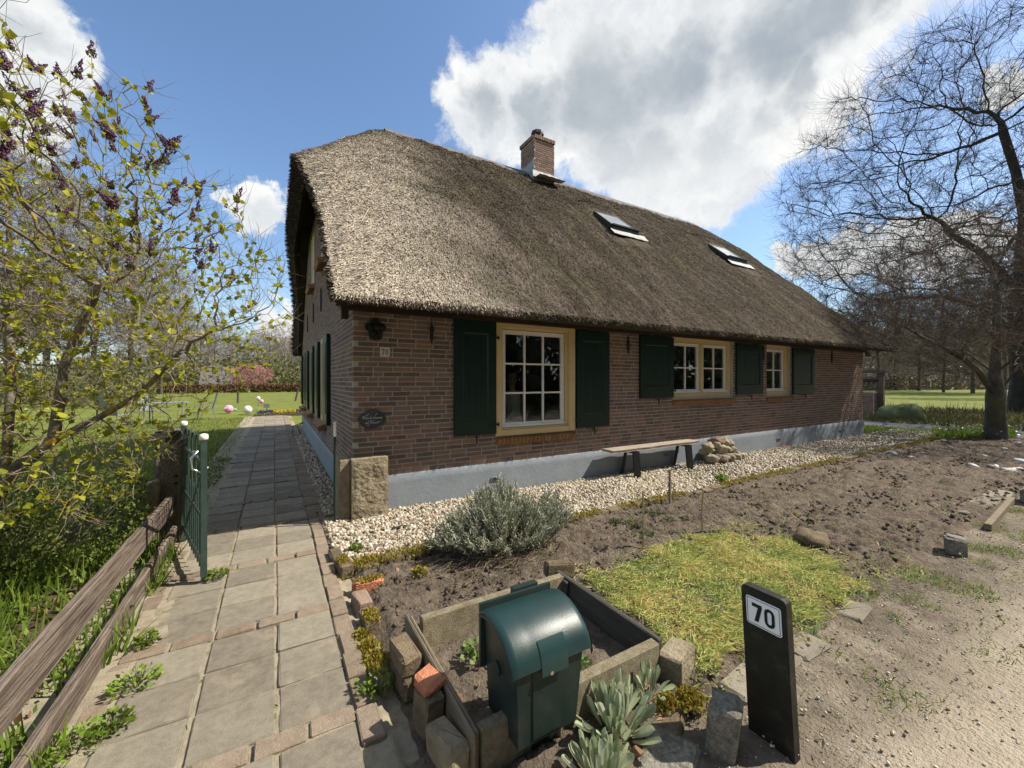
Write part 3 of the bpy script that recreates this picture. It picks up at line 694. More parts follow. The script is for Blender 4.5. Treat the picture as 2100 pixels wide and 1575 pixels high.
def shutter(x0, x1, z0, z1, hinge_right):
    y1 = HY0 - .014; y0 = y1 - .040; e = .115
    s = MB(); s.box((x0, y0 + .004, z0), (x0 + e, y1, z1)); s.box((x1 - e, y0 + .004, z0), (x1, y1, z1)); s.box((x0 + e, y0 + .004, z1 - .15), (x1 - e, y1, z1)); s.box((x0 + e, y0 + .004, z0), (x1 - e, y1, z0 + .20))
    o = s.build('shutter', 'shutter_green', house)
    n = 4; w = (x1 - x0 - 2 * e) / n
    for k in range(n):
        b = MB(); b.box((x0 + e + k * w + .001, y0 + .017, z0 + .20), (x0 + e + (k + 1) * w - .002, y1 - .004, z1 - .15)); b.build('panel_board', 'shutter_green', o)
    b = MB()                                             # bevelled moulding round the panel
    i0, i1, k0, k1 = x0 + e, x1 - e, z0 + .20, z1 - .15; m = .018
    b.quad((i0, y0 + .004, k0), (i1, y0 + .004, k0), (i1 - m, y0 + .0165, k0 + m), (i0 + m, y0 + .0165, k0 + m)); b.quad((i1, y0 + .004, k1), (i0, y0 + .004, k1), (i0 + m, y0 + .0165, k1 - m), (i1 - m, y0 + .0165, k1 - m))
    b.quad((i0, y0 + .004, k1), (i0, y0 + .004, k0), (i0 + m, y0 + .0165, k0 + m), (i0 + m, y0 + .0165, k1 - m)); b.quad((i1, y0 + .004, k0), (i1, y0 + .004, k1), (i1 - m, y0 + .0165, k1 - m), (i1 - m, y0 + .0165, k0 + m))
    b.build('moulding', 'shutter_green', o)
    hx = x1 if hinge_right else x0; sg = 1 if hinge_right else -1
    for z in (z0 + .12, z1 - .20):
        h = MB(); h.cbox((hx - sg * .03, y0 - .004, z), (.13, .008, .022)); h.tube([(hx + sg * .03, y0 - .006, z - .025), (hx + sg * .03, y0 - .006, z + .025)], .009, 6); h.build('hinge', 'iron_black', o)
    k = MB(); xm = (x0 + x1) / 2; k.tube([(xm, HY0 - .02, z0 - .03), (xm, HY0 - .075, z0 - .035), (xm, HY0 - .078, z0 + .01)], .006, 6); k.cbox((xm, HY0 - .075, z0 - .06), (.016, .012, .10)); k.build('shutter_catch', 'iron_black', o)
shutter(1.93, 2.52, .82, 2.28, True); shutter(3.88, 4.53, .81, 2.27, False)
shutter(5.23, 6.06, 1.22, 2.27, True); shutter(7.98, 8.93, 1.23, 2.26, False); shutter(10.20, 11.18, 1.21, 2.26, False)
def gable_windows():
    for k, (a, b, c, d) in enumerate(GOP):
        x = HX0 - .012; f = MB(); e = .09
        f.box((x, a, c), (x + .1, a + e, d)); f.box((x, b - e, c), (x + .1, b, d)); f.box((x, a + e, d - e), (x + .1, b - e, d)); f.box((x, a + e, c), (x + .1, b - e, c + e))
        w = f.build('window', 'frame_cream', house)
        s = MB(); s.box((x + .02, a + e, c + e), (x + .06, a + e + .05, d - e)); s.box((x + .02, b - e - .05, c + e), (x + .06, b - e, d - e)); s.box((x + .02, a + e + .05, (c + d) / 2 - .02), (x + .06, b - e - .05, (c + d) / 2 + .02)); s.build('sash', 'sash_white', w)
        q = MB(); q.quad((x + .04, a + e, c + e), (x + .04, b - e, c + e), (x + .04, b - e, d - e), (x + .04, a + e, d - e)); q.build('pane', 'window_glass', w)
        bk = MB(); bk.box((x + .07, a + e, c + e), (x + .09, b - e, d - e)); bk.build('blind', 'room_dark', w)
        si = MB(); si.cbox((HX0 - .05, (a + b) / 2, c - .06), (.17, b - a + .1, .09), (0, math.radians(-20), 0), .006); si.build('sill', 'sill_brick', w)
        if k < 3:
            for (s0, s1) in ((a - .62, a - .03), (b + .03, b + .62)):
                p = MB(); p.box((HX0 - .065, s0, c + .02), (HX0 - .014, s1, d - .02)); o = p.build('shutter', 'shutter_green', house)
                p = MB(); p.box((HX0 - .072, s0 + .1, c + .2), (HX0 - .0655, s1 - .1, d - .16)); p.build('panel_board', 'shutter_green', o)
gable_windows()
def wall_anchor(p, along_x, h=.30):
    a = MB(); x, y, z = p
    prof = [(0, h/2), (.012, h*.25), (.026, h*.10), (.014, 0), (.020, -h*.15), (0, -h/2), (-.020, -h*.15), (-.014, 0), (-.026, h*.10), (-.012, h*.25)]
    if along_x: a.prism(prof, lambda u, v, t: (x + u, y - .035 + t, z + v), .022)
    else: a.prism(prof, lambda u, v, t: (x - .035 + t, y + u, z + v), .022)
    a.build('wall_anchor', 'iron_black', house)
for x in (1.645, 4.97, 8.99, 12.14): wall_anchor((x, HY0, 2.10), True)
for px, z in ((6.55, 2.92), (8.1, 2.98), (9.8, 2.99), (11.6, 2.97)): wall_anchor((HX0, px, z), False, .42)

# ---- thatched roof
def x_left(y):
    t = min(y, 18.9 - y); k = max(0, min(1, (t - 5.2) / 2.2)); k = k * k * (3 - 2 * k); return .50 - .22 * k
XR = 14.12
def smin(a, b, k):
    h = max(0.0, min(1.0, .5 + .5 * (b - a) / k)); return b * (1 - h) + a * h - k * h * (1 - h)
SKY = [(7.25, 7.27, .84), (11.75, 7.20, .88)]            # skylights: x centre, y centre, width
def thatch_top(x, y):
    a = 2.32 + .93 * (y - EY0); b = 2.32 + .93 * (EY1 - y)
    z = smin(a, b, .5); z = smin(z, 5.16 + 1.30 * (x - .26), .55); z = smin(z, 7.3 + .9 * (13.75 - x), .8)
    for sx, sy, w in SKY:
        dx = abs(x - sx) / (w * .75); dy = (y - (sy + .62)) / .34
        z += .17 * math.exp(-dx ** 4) * math.exp(-dy * dy)
        if dx < 1.05 and abs(y - sy + .06) < .42: z -= .05
    return z
def thatch():
    ys = np.concatenate([lin(EY0, 9.45, 170), lin(9.5, EY1, 40)]); us = np.concatenate([lin(0, .16, 70), lin(.1625, 1, 250)])
    P = []; 
    for y in ys:
        r = []; xl = x_left(y)
        for u in us:
            x = xl + (XR - xl) * u; z = thatch_top(x, y)
            k = .030 * fbm(x * 1.1, y * 1.1, z * .5) + .018 * fbm(x * 5, y * 2.2, 4) + .012 * fbm(x * 16, y * 7, 1, 3)
            r.append((x, y - .69 * k, z + .72 * k))
        P.append(r)
    P = np.array(P); h, w = P.shape[:2]
    top = P.reshape(-1, 3)
    i = np.arange(h - 1)[:, None] * w + np.arange(w - 1)[None, :]
    F = np.stack([i, i + 1, i + w + 1, i + w], -1).reshape(-1, 4)
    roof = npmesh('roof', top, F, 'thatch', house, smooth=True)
    # cut edges and underside
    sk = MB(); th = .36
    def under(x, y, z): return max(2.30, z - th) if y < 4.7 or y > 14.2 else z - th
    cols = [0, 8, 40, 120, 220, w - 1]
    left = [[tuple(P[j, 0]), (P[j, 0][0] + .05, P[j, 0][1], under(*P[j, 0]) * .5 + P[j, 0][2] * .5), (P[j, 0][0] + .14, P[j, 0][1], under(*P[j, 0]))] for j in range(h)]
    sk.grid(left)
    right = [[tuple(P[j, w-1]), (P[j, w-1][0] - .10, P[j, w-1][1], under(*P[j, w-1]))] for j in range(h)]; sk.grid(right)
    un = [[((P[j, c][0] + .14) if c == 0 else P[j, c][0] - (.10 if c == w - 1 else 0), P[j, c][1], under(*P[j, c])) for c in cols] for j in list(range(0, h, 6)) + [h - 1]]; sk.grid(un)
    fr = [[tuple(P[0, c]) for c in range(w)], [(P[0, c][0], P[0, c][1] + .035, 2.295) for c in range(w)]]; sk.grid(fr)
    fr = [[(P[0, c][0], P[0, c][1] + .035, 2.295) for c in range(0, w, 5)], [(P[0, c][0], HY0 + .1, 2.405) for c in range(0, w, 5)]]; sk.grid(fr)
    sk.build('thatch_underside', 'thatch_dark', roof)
    # reed ends: short stalks pointing down the slope, lifted a little, denser towards the near end
    n = 225000
    q = np.random.rand(n); x = .3 + 13.9 * q ** 1.45
    y = EY0 + .005 + 5.2 * np.random.rand(n) ** 1.06
    # interpolate the surface
    yi = np.clip((y - EY0) / (9.45 - EY0) * 169, 0, 168.99); j0 = yi.astype(int); fy = yi - j0
    xl = np.array([x_left(v) for v in ys]); XL = xl[j0] * (1 - fy) + xl[j0 + 1] * fy
    ok = (x > XL + .005) & (x < XR)
    for sx, sy, ww in SKY: ok &= ~((abs(x - sx) < ww * .56) & (y > sy - .75) & (y < sy + .48))
    x, y, j0, fy, XL = x[ok], y[ok], j0[ok], fy[ok], XL[ok]
    u = (x - XL) / (XR - XL); ui = np.searchsorted(us, u).clip(1, w - 1) - 1; fu = (u - us[ui]) / (us[ui + 1] - us[ui])
    def S(j, i_): return P[j, i_]
    p00, p01, p10, p11 = S(j0, ui), S(j0, ui + 1), S(j0 + 1, ui), S(j0 + 1, ui + 1)
    pos = (p00 * (1 - fu)[:, None] + p01 * fu[:, None]) * (1 - fy)[:, None] + (p10 * (1 - fu)[:, None] + p11 * fu[:, None]) * fy[:, None]
    du = p01 - p00; dv = p10 - p00
    N = np.cross(du, dv); N /= np.linalg.norm(N, axis=1, keepdims=True); N *= np.sign(N[:, 2:3])
    down = np.array([0, 0, -1.0]) + N * N[:, 2:3]; down /= np.linalg.norm(down, axis=1, keepdims=True) + 1e-9
    side = np.cross(N, down)
    near = np.exp(-((x - .4) / 1.3) ** 2)                # at the verge the reed fans out towards the gable
    yaw = np.random.normal(size=len(x)) * .30 ; fan = near * .75
    out = np.where(side[:, 0] > 0, -1.0, 1.0)
    B = down * np.cos(yaw)[:, None] + side * (np.sin(yaw) + out * fan)[:, None]; B /= np.linalg.norm(B, axis=1, keepdims=True)
    lift = .10 + .30 * np.random.rand(len(x)) ** 1.5
    B = B + N * lift[:, None]; B /= np.linalg.norm(B, axis=1, keepdims=True)
    A = np.cross(B, N); A /= np.linalg.norm(A, axis=1, keepdims=True)
    sz = np.stack([(.004 + .006 * np.random.rand(len(x))) * (1 + .05 * x), .03 + .075 * np.random.rand(len(x)) ** 1.4, np.ones(len(x)) * .02], 1)
    pos = pos - B * (sz[:, 1:2] * .35)
    tag(scatter('reed_ends', 'thatch_straw', CARD, pos, A, B, np.cross(A, B), sz, roof), kind='stuff')
    # fringe of the eaves and of the verge
    n = 16000; x = .5 + (XR - .5) * np.random.rand(n) ** 1.25; pos = np.stack([x, EY0 + .005 + .05 * np.random.rand(n), 2.312 + .05 * np.random.rand(n)], 1)
    axis = np.stack([np.random.normal(size=n) * .28 - .5 * np.exp(-(x - .5) / .5), -.62 + .25 * np.random.normal(size=n), -.75 + .2 * np.random.normal(size=n)], 1)
    A, B, N = frames(n, axis=axis); sz = np.stack([.005 + .006 * np.random.rand(n), .03 + .05 * np.random.rand(n), np.ones(n) * .01], 1)
    tag(scatter('eaves_fringe', 'thatch_straw', CARD, pos, A, B, N, sz, roof), kind='stuff')
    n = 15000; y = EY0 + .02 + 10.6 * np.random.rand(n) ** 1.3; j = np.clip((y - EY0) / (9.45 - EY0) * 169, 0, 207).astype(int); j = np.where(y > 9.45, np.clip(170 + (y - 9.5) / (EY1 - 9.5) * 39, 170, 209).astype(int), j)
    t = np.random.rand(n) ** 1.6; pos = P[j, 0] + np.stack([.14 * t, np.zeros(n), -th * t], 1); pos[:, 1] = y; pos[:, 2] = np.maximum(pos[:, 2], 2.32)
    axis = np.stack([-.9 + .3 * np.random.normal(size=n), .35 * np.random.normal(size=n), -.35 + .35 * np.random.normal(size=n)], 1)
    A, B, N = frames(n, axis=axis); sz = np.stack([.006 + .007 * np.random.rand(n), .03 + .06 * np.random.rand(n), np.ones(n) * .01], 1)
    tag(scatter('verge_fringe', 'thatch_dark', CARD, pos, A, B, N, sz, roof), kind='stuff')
    # a few long loose stalks
    n = 90; x = 1 + 11 * np.random.rand(n); y = 4.7 + 4.2 * np.random.rand(n); pos = np.array([(a, b - .01, thatch_top(a, b) + .035) for a, b in zip(x, y)])
    axis = np.stack([np.random.normal(size=n) * .6, -.69 * np.ones(n), -.66 * np.ones(n)], 1); A, B, N = frames(n, axis=axis)
    A = np.cross(B, np.tile(np.array([0, -.69, .72]), (n, 1))); A /= np.linalg.norm(A, axis=1, keepdims=True); N = np.cross(A, B)
    tag(scatter('loose_stalks', 'thatch_straw', CARD, pos, A, B, N, np.stack([np.full(n, .008), .15 + .35 * np.random.rand(n), np.full(n, .05)], 1), roof), kind='stuff')
    # ridge cap
    rc = MB(); xs = lin(2.15, 13.8, 60)
    prof = [(-.30, -.27), (-.20, -.135), (-.09, -.03), (0, .0), (.09, -.03), (.20, -.135), (.30, -.27)]
    rc.grid([[(x, 9.45 + a, thatch_top(x, 9.45) + .085 + b + .012 * fbm(x * 2, a * 5)) for a, b in prof] for x in xs]); rc.build('ridge_cap', 'ridge_cap', roof, smooth=True)
    # fascia board below the thatch, with its end blocks
    f = MB(); f.box((HX0 - .14, HY0 - .13, 2.285), (HX1 + .10, HY0 - .03, 2.345)); f.box((HX0 - .02, HY0 - .028, 2.30), (HX1 + .1, HY0 - .012, 2.40)); f.cbox((HX0 - .10, HY0 - .08, 2.235), (.07, .09, .10)); f.cbox((HX1 + .10, HY0 - .08, 2.25), (.12, .09, .10), (0, .5, 0)); f.build('fascia', 'fascia_dark', house)
    f = MB()
    for sgn, (ya, yb) in ((1, (4.5, 7.7)), (-1, (14.4, 11.2))):
        f.bar((HX0 - .03, ya, roof_z(ya) - .32), (HX0 - .03, yb, roof_z(yb) - .32), .05, .16)
    f.build('barge_board', 'fascia_dark', house)
    return roof
roof = thatch()
def chimney():
    x0, x1, y0, y1 = 5.95, 6.62, 8.98, 9.66; zb, zt = 6.55, 8.06
    c = MB(); c.box((x0 + .006, y0 + .006, zb), (x1 - .006, y1 - .006, zt)); ch = c.build('chimney', 'mortar', house)
    def face(u0, u1, fn, seed):
        for q, (u, z, L) in enumerate(courses(u0, u1, zb + .3, zt - .1, [], seed)):
            t = stretcher_mesh(L, BH, q + seed * 50); b0 = len(bk.v); bk.v += [fn(x + u, y, zz + z) for x, y, zz in t.v]; bk.f += [tuple(i + b0 for i in f) for f in t.f]
    bk = MB(); face(x0, x1, lambda u, d, z: (u, y0 + .004 + d, z), 3); face(y0, y1, lambda u, d, z: (x0 + .004 + d, y0 + y1 - u, z), 4); face(x0, x1, lambda u, d, z: (x0 + x1 - u, y1 - .004 - d, z), 6)
    tag(bk.build('brickwork', 'brick', ch), kind='stuff')
    n = 11
    for k in range(n):                                    # soldier course round the top
        for fn in (lambda t: ((x0 + t * (x1 - x0), y0 - .012, zt - .05), (.052, .06, .10)), lambda t: ((x0 - .012, y0 + .05 + t * (y1 - y0 - .05), zt - .05), (.06, .052, .10))):
            p, s_ = fn((k + .5) / n); b = MB(); rough_block(b, p, s_, 0, (0, 0), .001, k, .004); b.build('cap_brick', 'brick', ch)
    cp = MB(); cp.box((x0 + .03, y0 + .03, zt - .1), (x1 - .03, y1 - .03, zt + .005)); cp.build('cap_slab', 'mortar', ch)
    fl = MB()                                             # lead: dressed apron in front, stepped sheet at the side
    yy = [y0 - .34, y0 - .26, y0 - .14, y0 - .03, y0 - .008]
    fl.grid([[(x, y, max(thatch_top(x, y), thatch_top(x, y0 - .05)) * (1 if i else 1) + (.045, .05, .06, .10, .26)[i] + .02 * fbm(x * 6, y * 5)) for x in lin(x0 - .05, x1 + .13, 12)] for i, y in enumerate(yy)])
    fl.build('lead_apron', 'lead', ch, smooth=True)
    fs = MB(); fs.prism([(y0 - .01, 6.8), (y0 - .01, 7.42), (y1 * .55 + y0 * .45, 7.36), (y1, 7.40), (y1, 7.1)], lambda u, v, t: (x0 - .014 - t, u, v), .008); fs.build('lead_sheet', 'lead_dark', ch)
    cw = MB(); cx, cy = 6.28, 9.32                        # black cowl
    cw.lathe([(.13, zt), (.13, zt + .10), (.10, zt + .12), (.10, zt + .20)], (cx, cy, 0), 12); o = cw.build('chimney_cowl', 'iron_black', ch, smooth=False)
    h = MB(); h.lathe([(.17, zt + .20), (.19, zt + .24), (.17, zt + .33), (.06, zt + .38), (.01, zt + .39)], (cx, cy, 0), 8); h.build('cowl_hood', 'iron_black', o)
    h = MB(); 
    for a in range(4): h.cbox((cx + .15 * math.cos(a * 1.571), cy + .15 * math.sin(a * 1.571), zt + .13), (.05, .05, .22), (0, 0, a * 1.571))
    h.build('cowl_bracket', 'iron_black', o)
chimney()
def skylight(sx, sy, w):
    yb, yt = sy - .28, sy + .36; zb = roof_z(yb) + .14; zt = roof_z(yt) + .10
    def P(u, v, h=0): t = v; return (sx + u, yb + (yt - yb) * t, zb + (zt - zb) * t + h)
    f = MB(); h = w / 2; e = .045
    for (a, b, c, d) in ((-h, -h + e, 0, 1), (h - e, h, 0, 1), (-h + e, h - e, 0, .09), (-h + e, h - e, .92, 1)):
        n = len(f.v); f.v += [P(a, c, -.12), P(b, c, -.12), P(b, d, -.12), P(a, d, -.12), P(a, c, .02), P(b, c, .02), P(b, d, .02), P(a, d, .02)]
        f.f += [tuple(n + i for i in q) for q in ((0,3,2,1),(4,5,6,7),(0,1,5,4),(1,2,6,5),(2,3,7,6),(3,0,4,7))]
    o = f.build('skylight', 'skylight_frame', roof)
    g = MB(); g.quad(P(-h + e, .09, .012), P(h - e, .09, .012), P(h - e, .92, .012), P(-h + e, .92, .012)); g.build('pane', 'window_glass', o)
    b = MB(); b.quad(P(-h + e, .09, -.015), P(h - e, .09, -.015), P(h - e, .92, -.015), P(-h + e, .92, -.015)); b.build('blind', 'blind_white', o)
    k = MB(); k.box((sx - h - .02, yb - .03, zb - .14), (sx + h + .02, yb - .004, zb - .02)); k.box((sx - h - .03, yb - .06, zb - .004), (sx + h + .03, yb + .04, zb + .028)); k.build('bottom_rail', 'skylight_frame', o)
    a = MB(); a.grid([[(sx + u, y, roof_z(y) + dz + .015 * fbm(u * 5, y)) for u in lin(-h - .08, h + .22, 10)] for y, dz in ((yb - .15, .040), (yb - .11, .048), (yb - .06, .055), (yb - .03, .065), (yb - .025, .08))]); a.build('lead_apron', 'lead', o, smooth=True)
for s_ in SKY: skylight(*s_)

# ------------------------------------------------------------------ paved path
def path():
    root = struct(MB().box((-.67, 1.0, -.05), (.43, 19.8, -.02)).build('path', 'joint_sand'))
    cols = [(-.645, -.322), (-.317, .006), (.013, .318)]
    protos = []
    def place(kind, mat, c, size, rz, k):
        key = (kind, tuple(round(q, 3) for q in size))
        lst = shapes.setdefault(key, [])
        if len(lst) < 3:
            b = MB(); rough_block(b, (0, 0, 0), size, 0, (0, 0), .0025, len(lst) + k, .006); o = b.build(kind, mat, root, local=True); lst.append(o)
        else:
            o = lst[k % 3].copy(); C.objects.link(o)
        o.location = Vector(c) - wloc(root); o.rotation_euler = (U(-.008, .008), U(-.008, .008), rz + U(-.006, .006))
    shapes = {}; k = 0
    y = 1.0
    while y < 19.6:
        for r in range(3):
            for (a, b) in cols:
                place('paving_slab', 'slab', ((a + b) / 2, y + .15, -.012 + U(-.004, .004)), (b - a - .012, .292, .05), 0, k); k += 1
            y += .30
        x = -.645 + U(-.08, 0)
        while x < .31:
            L = min(.205, .318 - x)
            if L > .05: place('paving_brick', 'paving_brick', (x + L / 2, y + .05, -.010 + U(-.004, .003)), (round(L, 2) - .008, .092, .06), 0, k)
            x += .21; k += 1
        y += .10
    y = 1.75
    while y < 19.6:                                       # brick edging beside the gravel
        if y < 4.9: place('edging_brick', 'paving_brick', (.368 + U(-.006, .006), y + .1, -.006 + U(-.006, .006)), (.095, .20, .06), U(-.02, .02), k); y += .21
        else: place('edging_brick', 'paving_brick', (.40 + U(-.006, .006), y + .05, -.006 + U(-.005, .005)), (.17, .094, .06), U(-.03, .03), k); y += .105
        k += 1
    y = 1.35
    while y < 4.4:                                        # loose red edging on the fence side
        if rnd() < .85: place('edging_brick', 'edge_brick', (-.715 + U(-.01, .01), y + .1, -.018 + U(-.006, .004)), (.095, .20, .06), U(-.05, .05), k)
        y += .215; k += 1
path()
def bed_border():
    """upright bricks and mossy kerbs that hold the bed and the gravel"""
    k = 0
    def one(c, size, rz=0, tilt=(0, 0), mat='edge_brick', label=None, name='edging_brick', cat='brick', group='bricks edging the vegetable bed'):
        nonlocal k
        b = MB(); rough_block(b, (0, 0, 0), size, 0, (0, 0), .006, k + 40, .014); o = b.build(name, mat)
        o.location = c; o.rotation_euler = (tilt[0], tilt[1], rz); tag(o, label, cat, group); k += 1; return o
    one((.505, 2.86, .015), (.10, .20, .12), .05, (0, .1), 'edge_brick', 'pinkish brick on its side between two mossy edging bricks by the path')
    one((.515, 2.62, .012), (.10, .19, .11), -.04, (.05, -.06), 'old_brick', 'edging brick with a mossy top just nearer than the pinkish one')
    one((.585, 3.06, .028), (.21, .095, .10), -.06, (-.05, .05), 'red_brick', 'red brick thickly topped with moss at the corner of the vegetable bed')
    one((.475, 3.46, .03), (.105, .21, .12), .10, (0, .04), 'old_brick', 'dark mossy kerb brick where gravel, path and bed meet')
    one((.445, 3.70, .022), (.10, .20, .11), .05, (0, .02), 'old_brick', 'second dark kerb brick along the path end of the gravel')
    moss_on((.585, 3.06, .078), (.10, .045)); moss_on((.475, 3.46, .088), (.04, .08)); moss_on((.515, 2.60, .066), (.045, .085))
    x = .53; j = 0
    kerb = tag(MB().box((.60, 3.405, -.10), (15.8, 3.44, -.02)).build('mossy_kerb', 'old_brick'), 'long row of mossy kerb bricks dividing pale gravel from dug soil', 'kerb')
    while x < 15.6:
        L = .21 if x < 6 else .30
        b = MB(); rough_block(b, (0, 0, 0), (L - .01, .105, .10), 0, (0, 0), .006, j, .014); o = b.build('kerb_brick', 'old_brick', kerb, local=True)
        o.location = Vector((x + L / 2, 3.42 + U(-.012, .012) + .012 * math.sin(x), .010 + U(-.012, .01))) - wloc(kerb); o.rotation_euler = (U(-.08, .08), U(-.05, .05), U(-.06, .06)); x += L; j += 1
    n = 9000; x = .55 + 15 * np.random.rand(n) ** 1.4; keep = np.array([fbm(v * 1.1, 0, 5) for v in x]) > -.12; x = x[keep]; n = len(x)
    pos = np.stack([x, 3.42 + .05 * np.random.normal(size=n), .058 + .006 * np.random.rand(n)], 1); A, B, N = frames(n, tilt=.5)
    sz = np.stack([.006 + .008 * np.random.rand(n), .010 + .018 * np.random.rand(n), np.ones(n) * .01], 1)
    tag(scatter('moss', 'moss', CARD, pos, A, B, N, sz, kerb), kind='stuff')
    # kerb bricks flush along the far side of the bed, by the verge
    for i, px in enumerate((1595, 1640, 1690, 1735)):
        pass
    for i, (x, y, rz) in enumerate([(2.05, 1.17, .1), (2.35, 1.16, .05), (2.62, 1.15, -.05), (3.3, 1.17, .1)]):
        one((x, y, -.012), (.27, .15, .05), rz, (0, 0), 'slab', ('flat grey slab half sunk in the verge just behind the number post', 'second flat slab behind the number post, clippings over its edge', 'third flat slab in the row behind the number post', 'lone flat slab at the far tip of the grass clippings')[i], 'sunken_slab', 'slab', 'sunken slabs edging the bed')
    wl = [(1.50, 1.22, .20, .17, .5), (1.36, 1.08, .26, .20, .45), (1.16, 1.12, .22, .20, .35), (1.72, 1.22, .14, .12, .2)]
    lb = ['pale flat stone with moss between the lamb ear plants and the number post', 'dark flat stone in the shade left of the granite sett', 'sandy flat stone in front of the largest lamb ear plant', 'small flat stone behind the granite sett, against mossy cushion']
    for i, (x, y, a, b_, rz) in enumerate(wl): one((x, y, -.006), (a, b_, .05), rz, (U(-.04, .04), U(-.04, .04)), 'granite' if i == 1 else 'old_brick', lb[i], 'flat_stone', 'stone', 'flat stones along the bed')
def moss_on(c, r, n=500):
    p = np.random.normal(size=(n, 2)) * np.array(r) * .5; p = p[(abs(p[:, 0]) < r[0]) & (abs(p[:, 1]) < r[1])]; n = len(p)
    pos = np.stack([c[0] + p[:, 0], c[1] + p[:, 1], np.full(n, c[2])], 1); A, B, N = frames(n, tilt=.6)
    MOSS.append((pos, A, B, N, np.stack([.005 + .006 * np.random.rand(n), .010 + .014 * np.random.rand(n), np.ones(n) * .01], 1)))
MOSS = []
bed_border()

# ------------------------------------------------------------------ gravel
def pebbles():
    n = 26000; x = np.concatenate([.45 + 5 * np.random.rand(int(n * .55)), .45 + 13.6 * np.random.rand(n - int(n * .55))]); y = 3.48 + 1.26 * np.random.rand(n)
    near = x < 4.2
    for name, sel, base, k in (('gravel', near, ICO, 1.0), ('gravel', ~near, OCTA, 1.25)):
        xs, ys = x[sel], y[sel]; m = len(xs)
        if base is OCTA: xs = np.concatenate([xs, 4.2 + 12 * np.random.rand(9000), np.full(3600, .6) + .12 * (np.random.rand(3600) - .5) * 2]); ys = np.concatenate([ys, 3.48 + 1.26 * np.random.rand(9000), 4.9 + 9.5 * np.random.rand(3600) ** 1.5]); m = len(xs)
        pos = np.stack([xs, ys, .016 + .022 * np.random.rand(m)], 1); A, B, N = frames(m, tilt=1.0)
        s = (.009 + .013 * np.random.rand(m) ** 1.5) * k; sz = np.stack([s * U(.9, 1.1), s * (1 + .6 * np.random.rand(m)), s * (.6 + .3 * np.random.rand(m))], 1)
        g = scatter(name, 'pebble', base, pos, A, B, N, sz); tag(g, 'pale gravel strip along the foot of the house', 'gravel', kind='stuff')
    e = MB(); 
    for a, b in ((.7, 1.5), (1.9, 2.6), (3.2, 4.3), (5.6, 7.2)): e.tube([(a, 4.12, .03), (a * .5 + b * .5, 4.10, .04), (b, 4.13, .025)], .012, 5)
    tag(e.build('plastic_edging', 'pole_green'), 'dark strip of edging showing through the pale gravel', 'edging')
pebbles()

# ------------------------------------------------------------------ things along the front
def bench():
    t = thing('bench', 'wooden plank bench on black steel frames against the grey plinth', 'bench', (5.45, 4.45, 0))
    s = MB(); prof = []
    xs = lin(4.34, 6.38, 24)
    top = [[(x, 4.42 + .016 * fbm(x * 2, 1), .468 + .006 * fbm(x * 3, 0)), (x, 4.53, .472), (x, 4.665 + .012 * fbm(x * 2, 5), .470)] for x in xs]
    s.grid(top); s.grid([[(p[0], p[1], p[2] - .036) for p in reversed(r)] for r in top]); s.grid([[r[0], (r[0][0], r[0][1] + .012, r[0][2] - .036)] for r in reversed(top)]); s.grid([[r[2], (r[2][0], r[2][1], r[2][2] - .036)] for r in top])
    for r, q in ((top[0], 1), (top[-1], -1)): s.f.append(tuple(range(len(s.v), len(s.v) + 6))); s.v += [r[0], r[1], r[2], (r[2][0], r[2][1], r[2][2] - .036), (r[1][0], r[1][1], r[1][2] - .036), (r[0][0], r[0][1] + .012, r[0][2] - .036)]
    s.build('plank', 'wood_bench', t)
    for x in (4.80, 6.06):
        f = MB(); f.bar((x - .02, 4.68, .035), (x + .02, 4.63, .42), .10, .045); f.bar((x - .02, 4.36, .03), (x + .02, 4.43, .42), .10, .045); f.bar((x - .02, 4.34, .024), (x - .02, 4.70, .029), .10, .03); f.bar((x + .02, 4.42, .405), (x + .02, 4.64, .405), .10, .026); f.build('leg', 'iron_black', t)
bench()
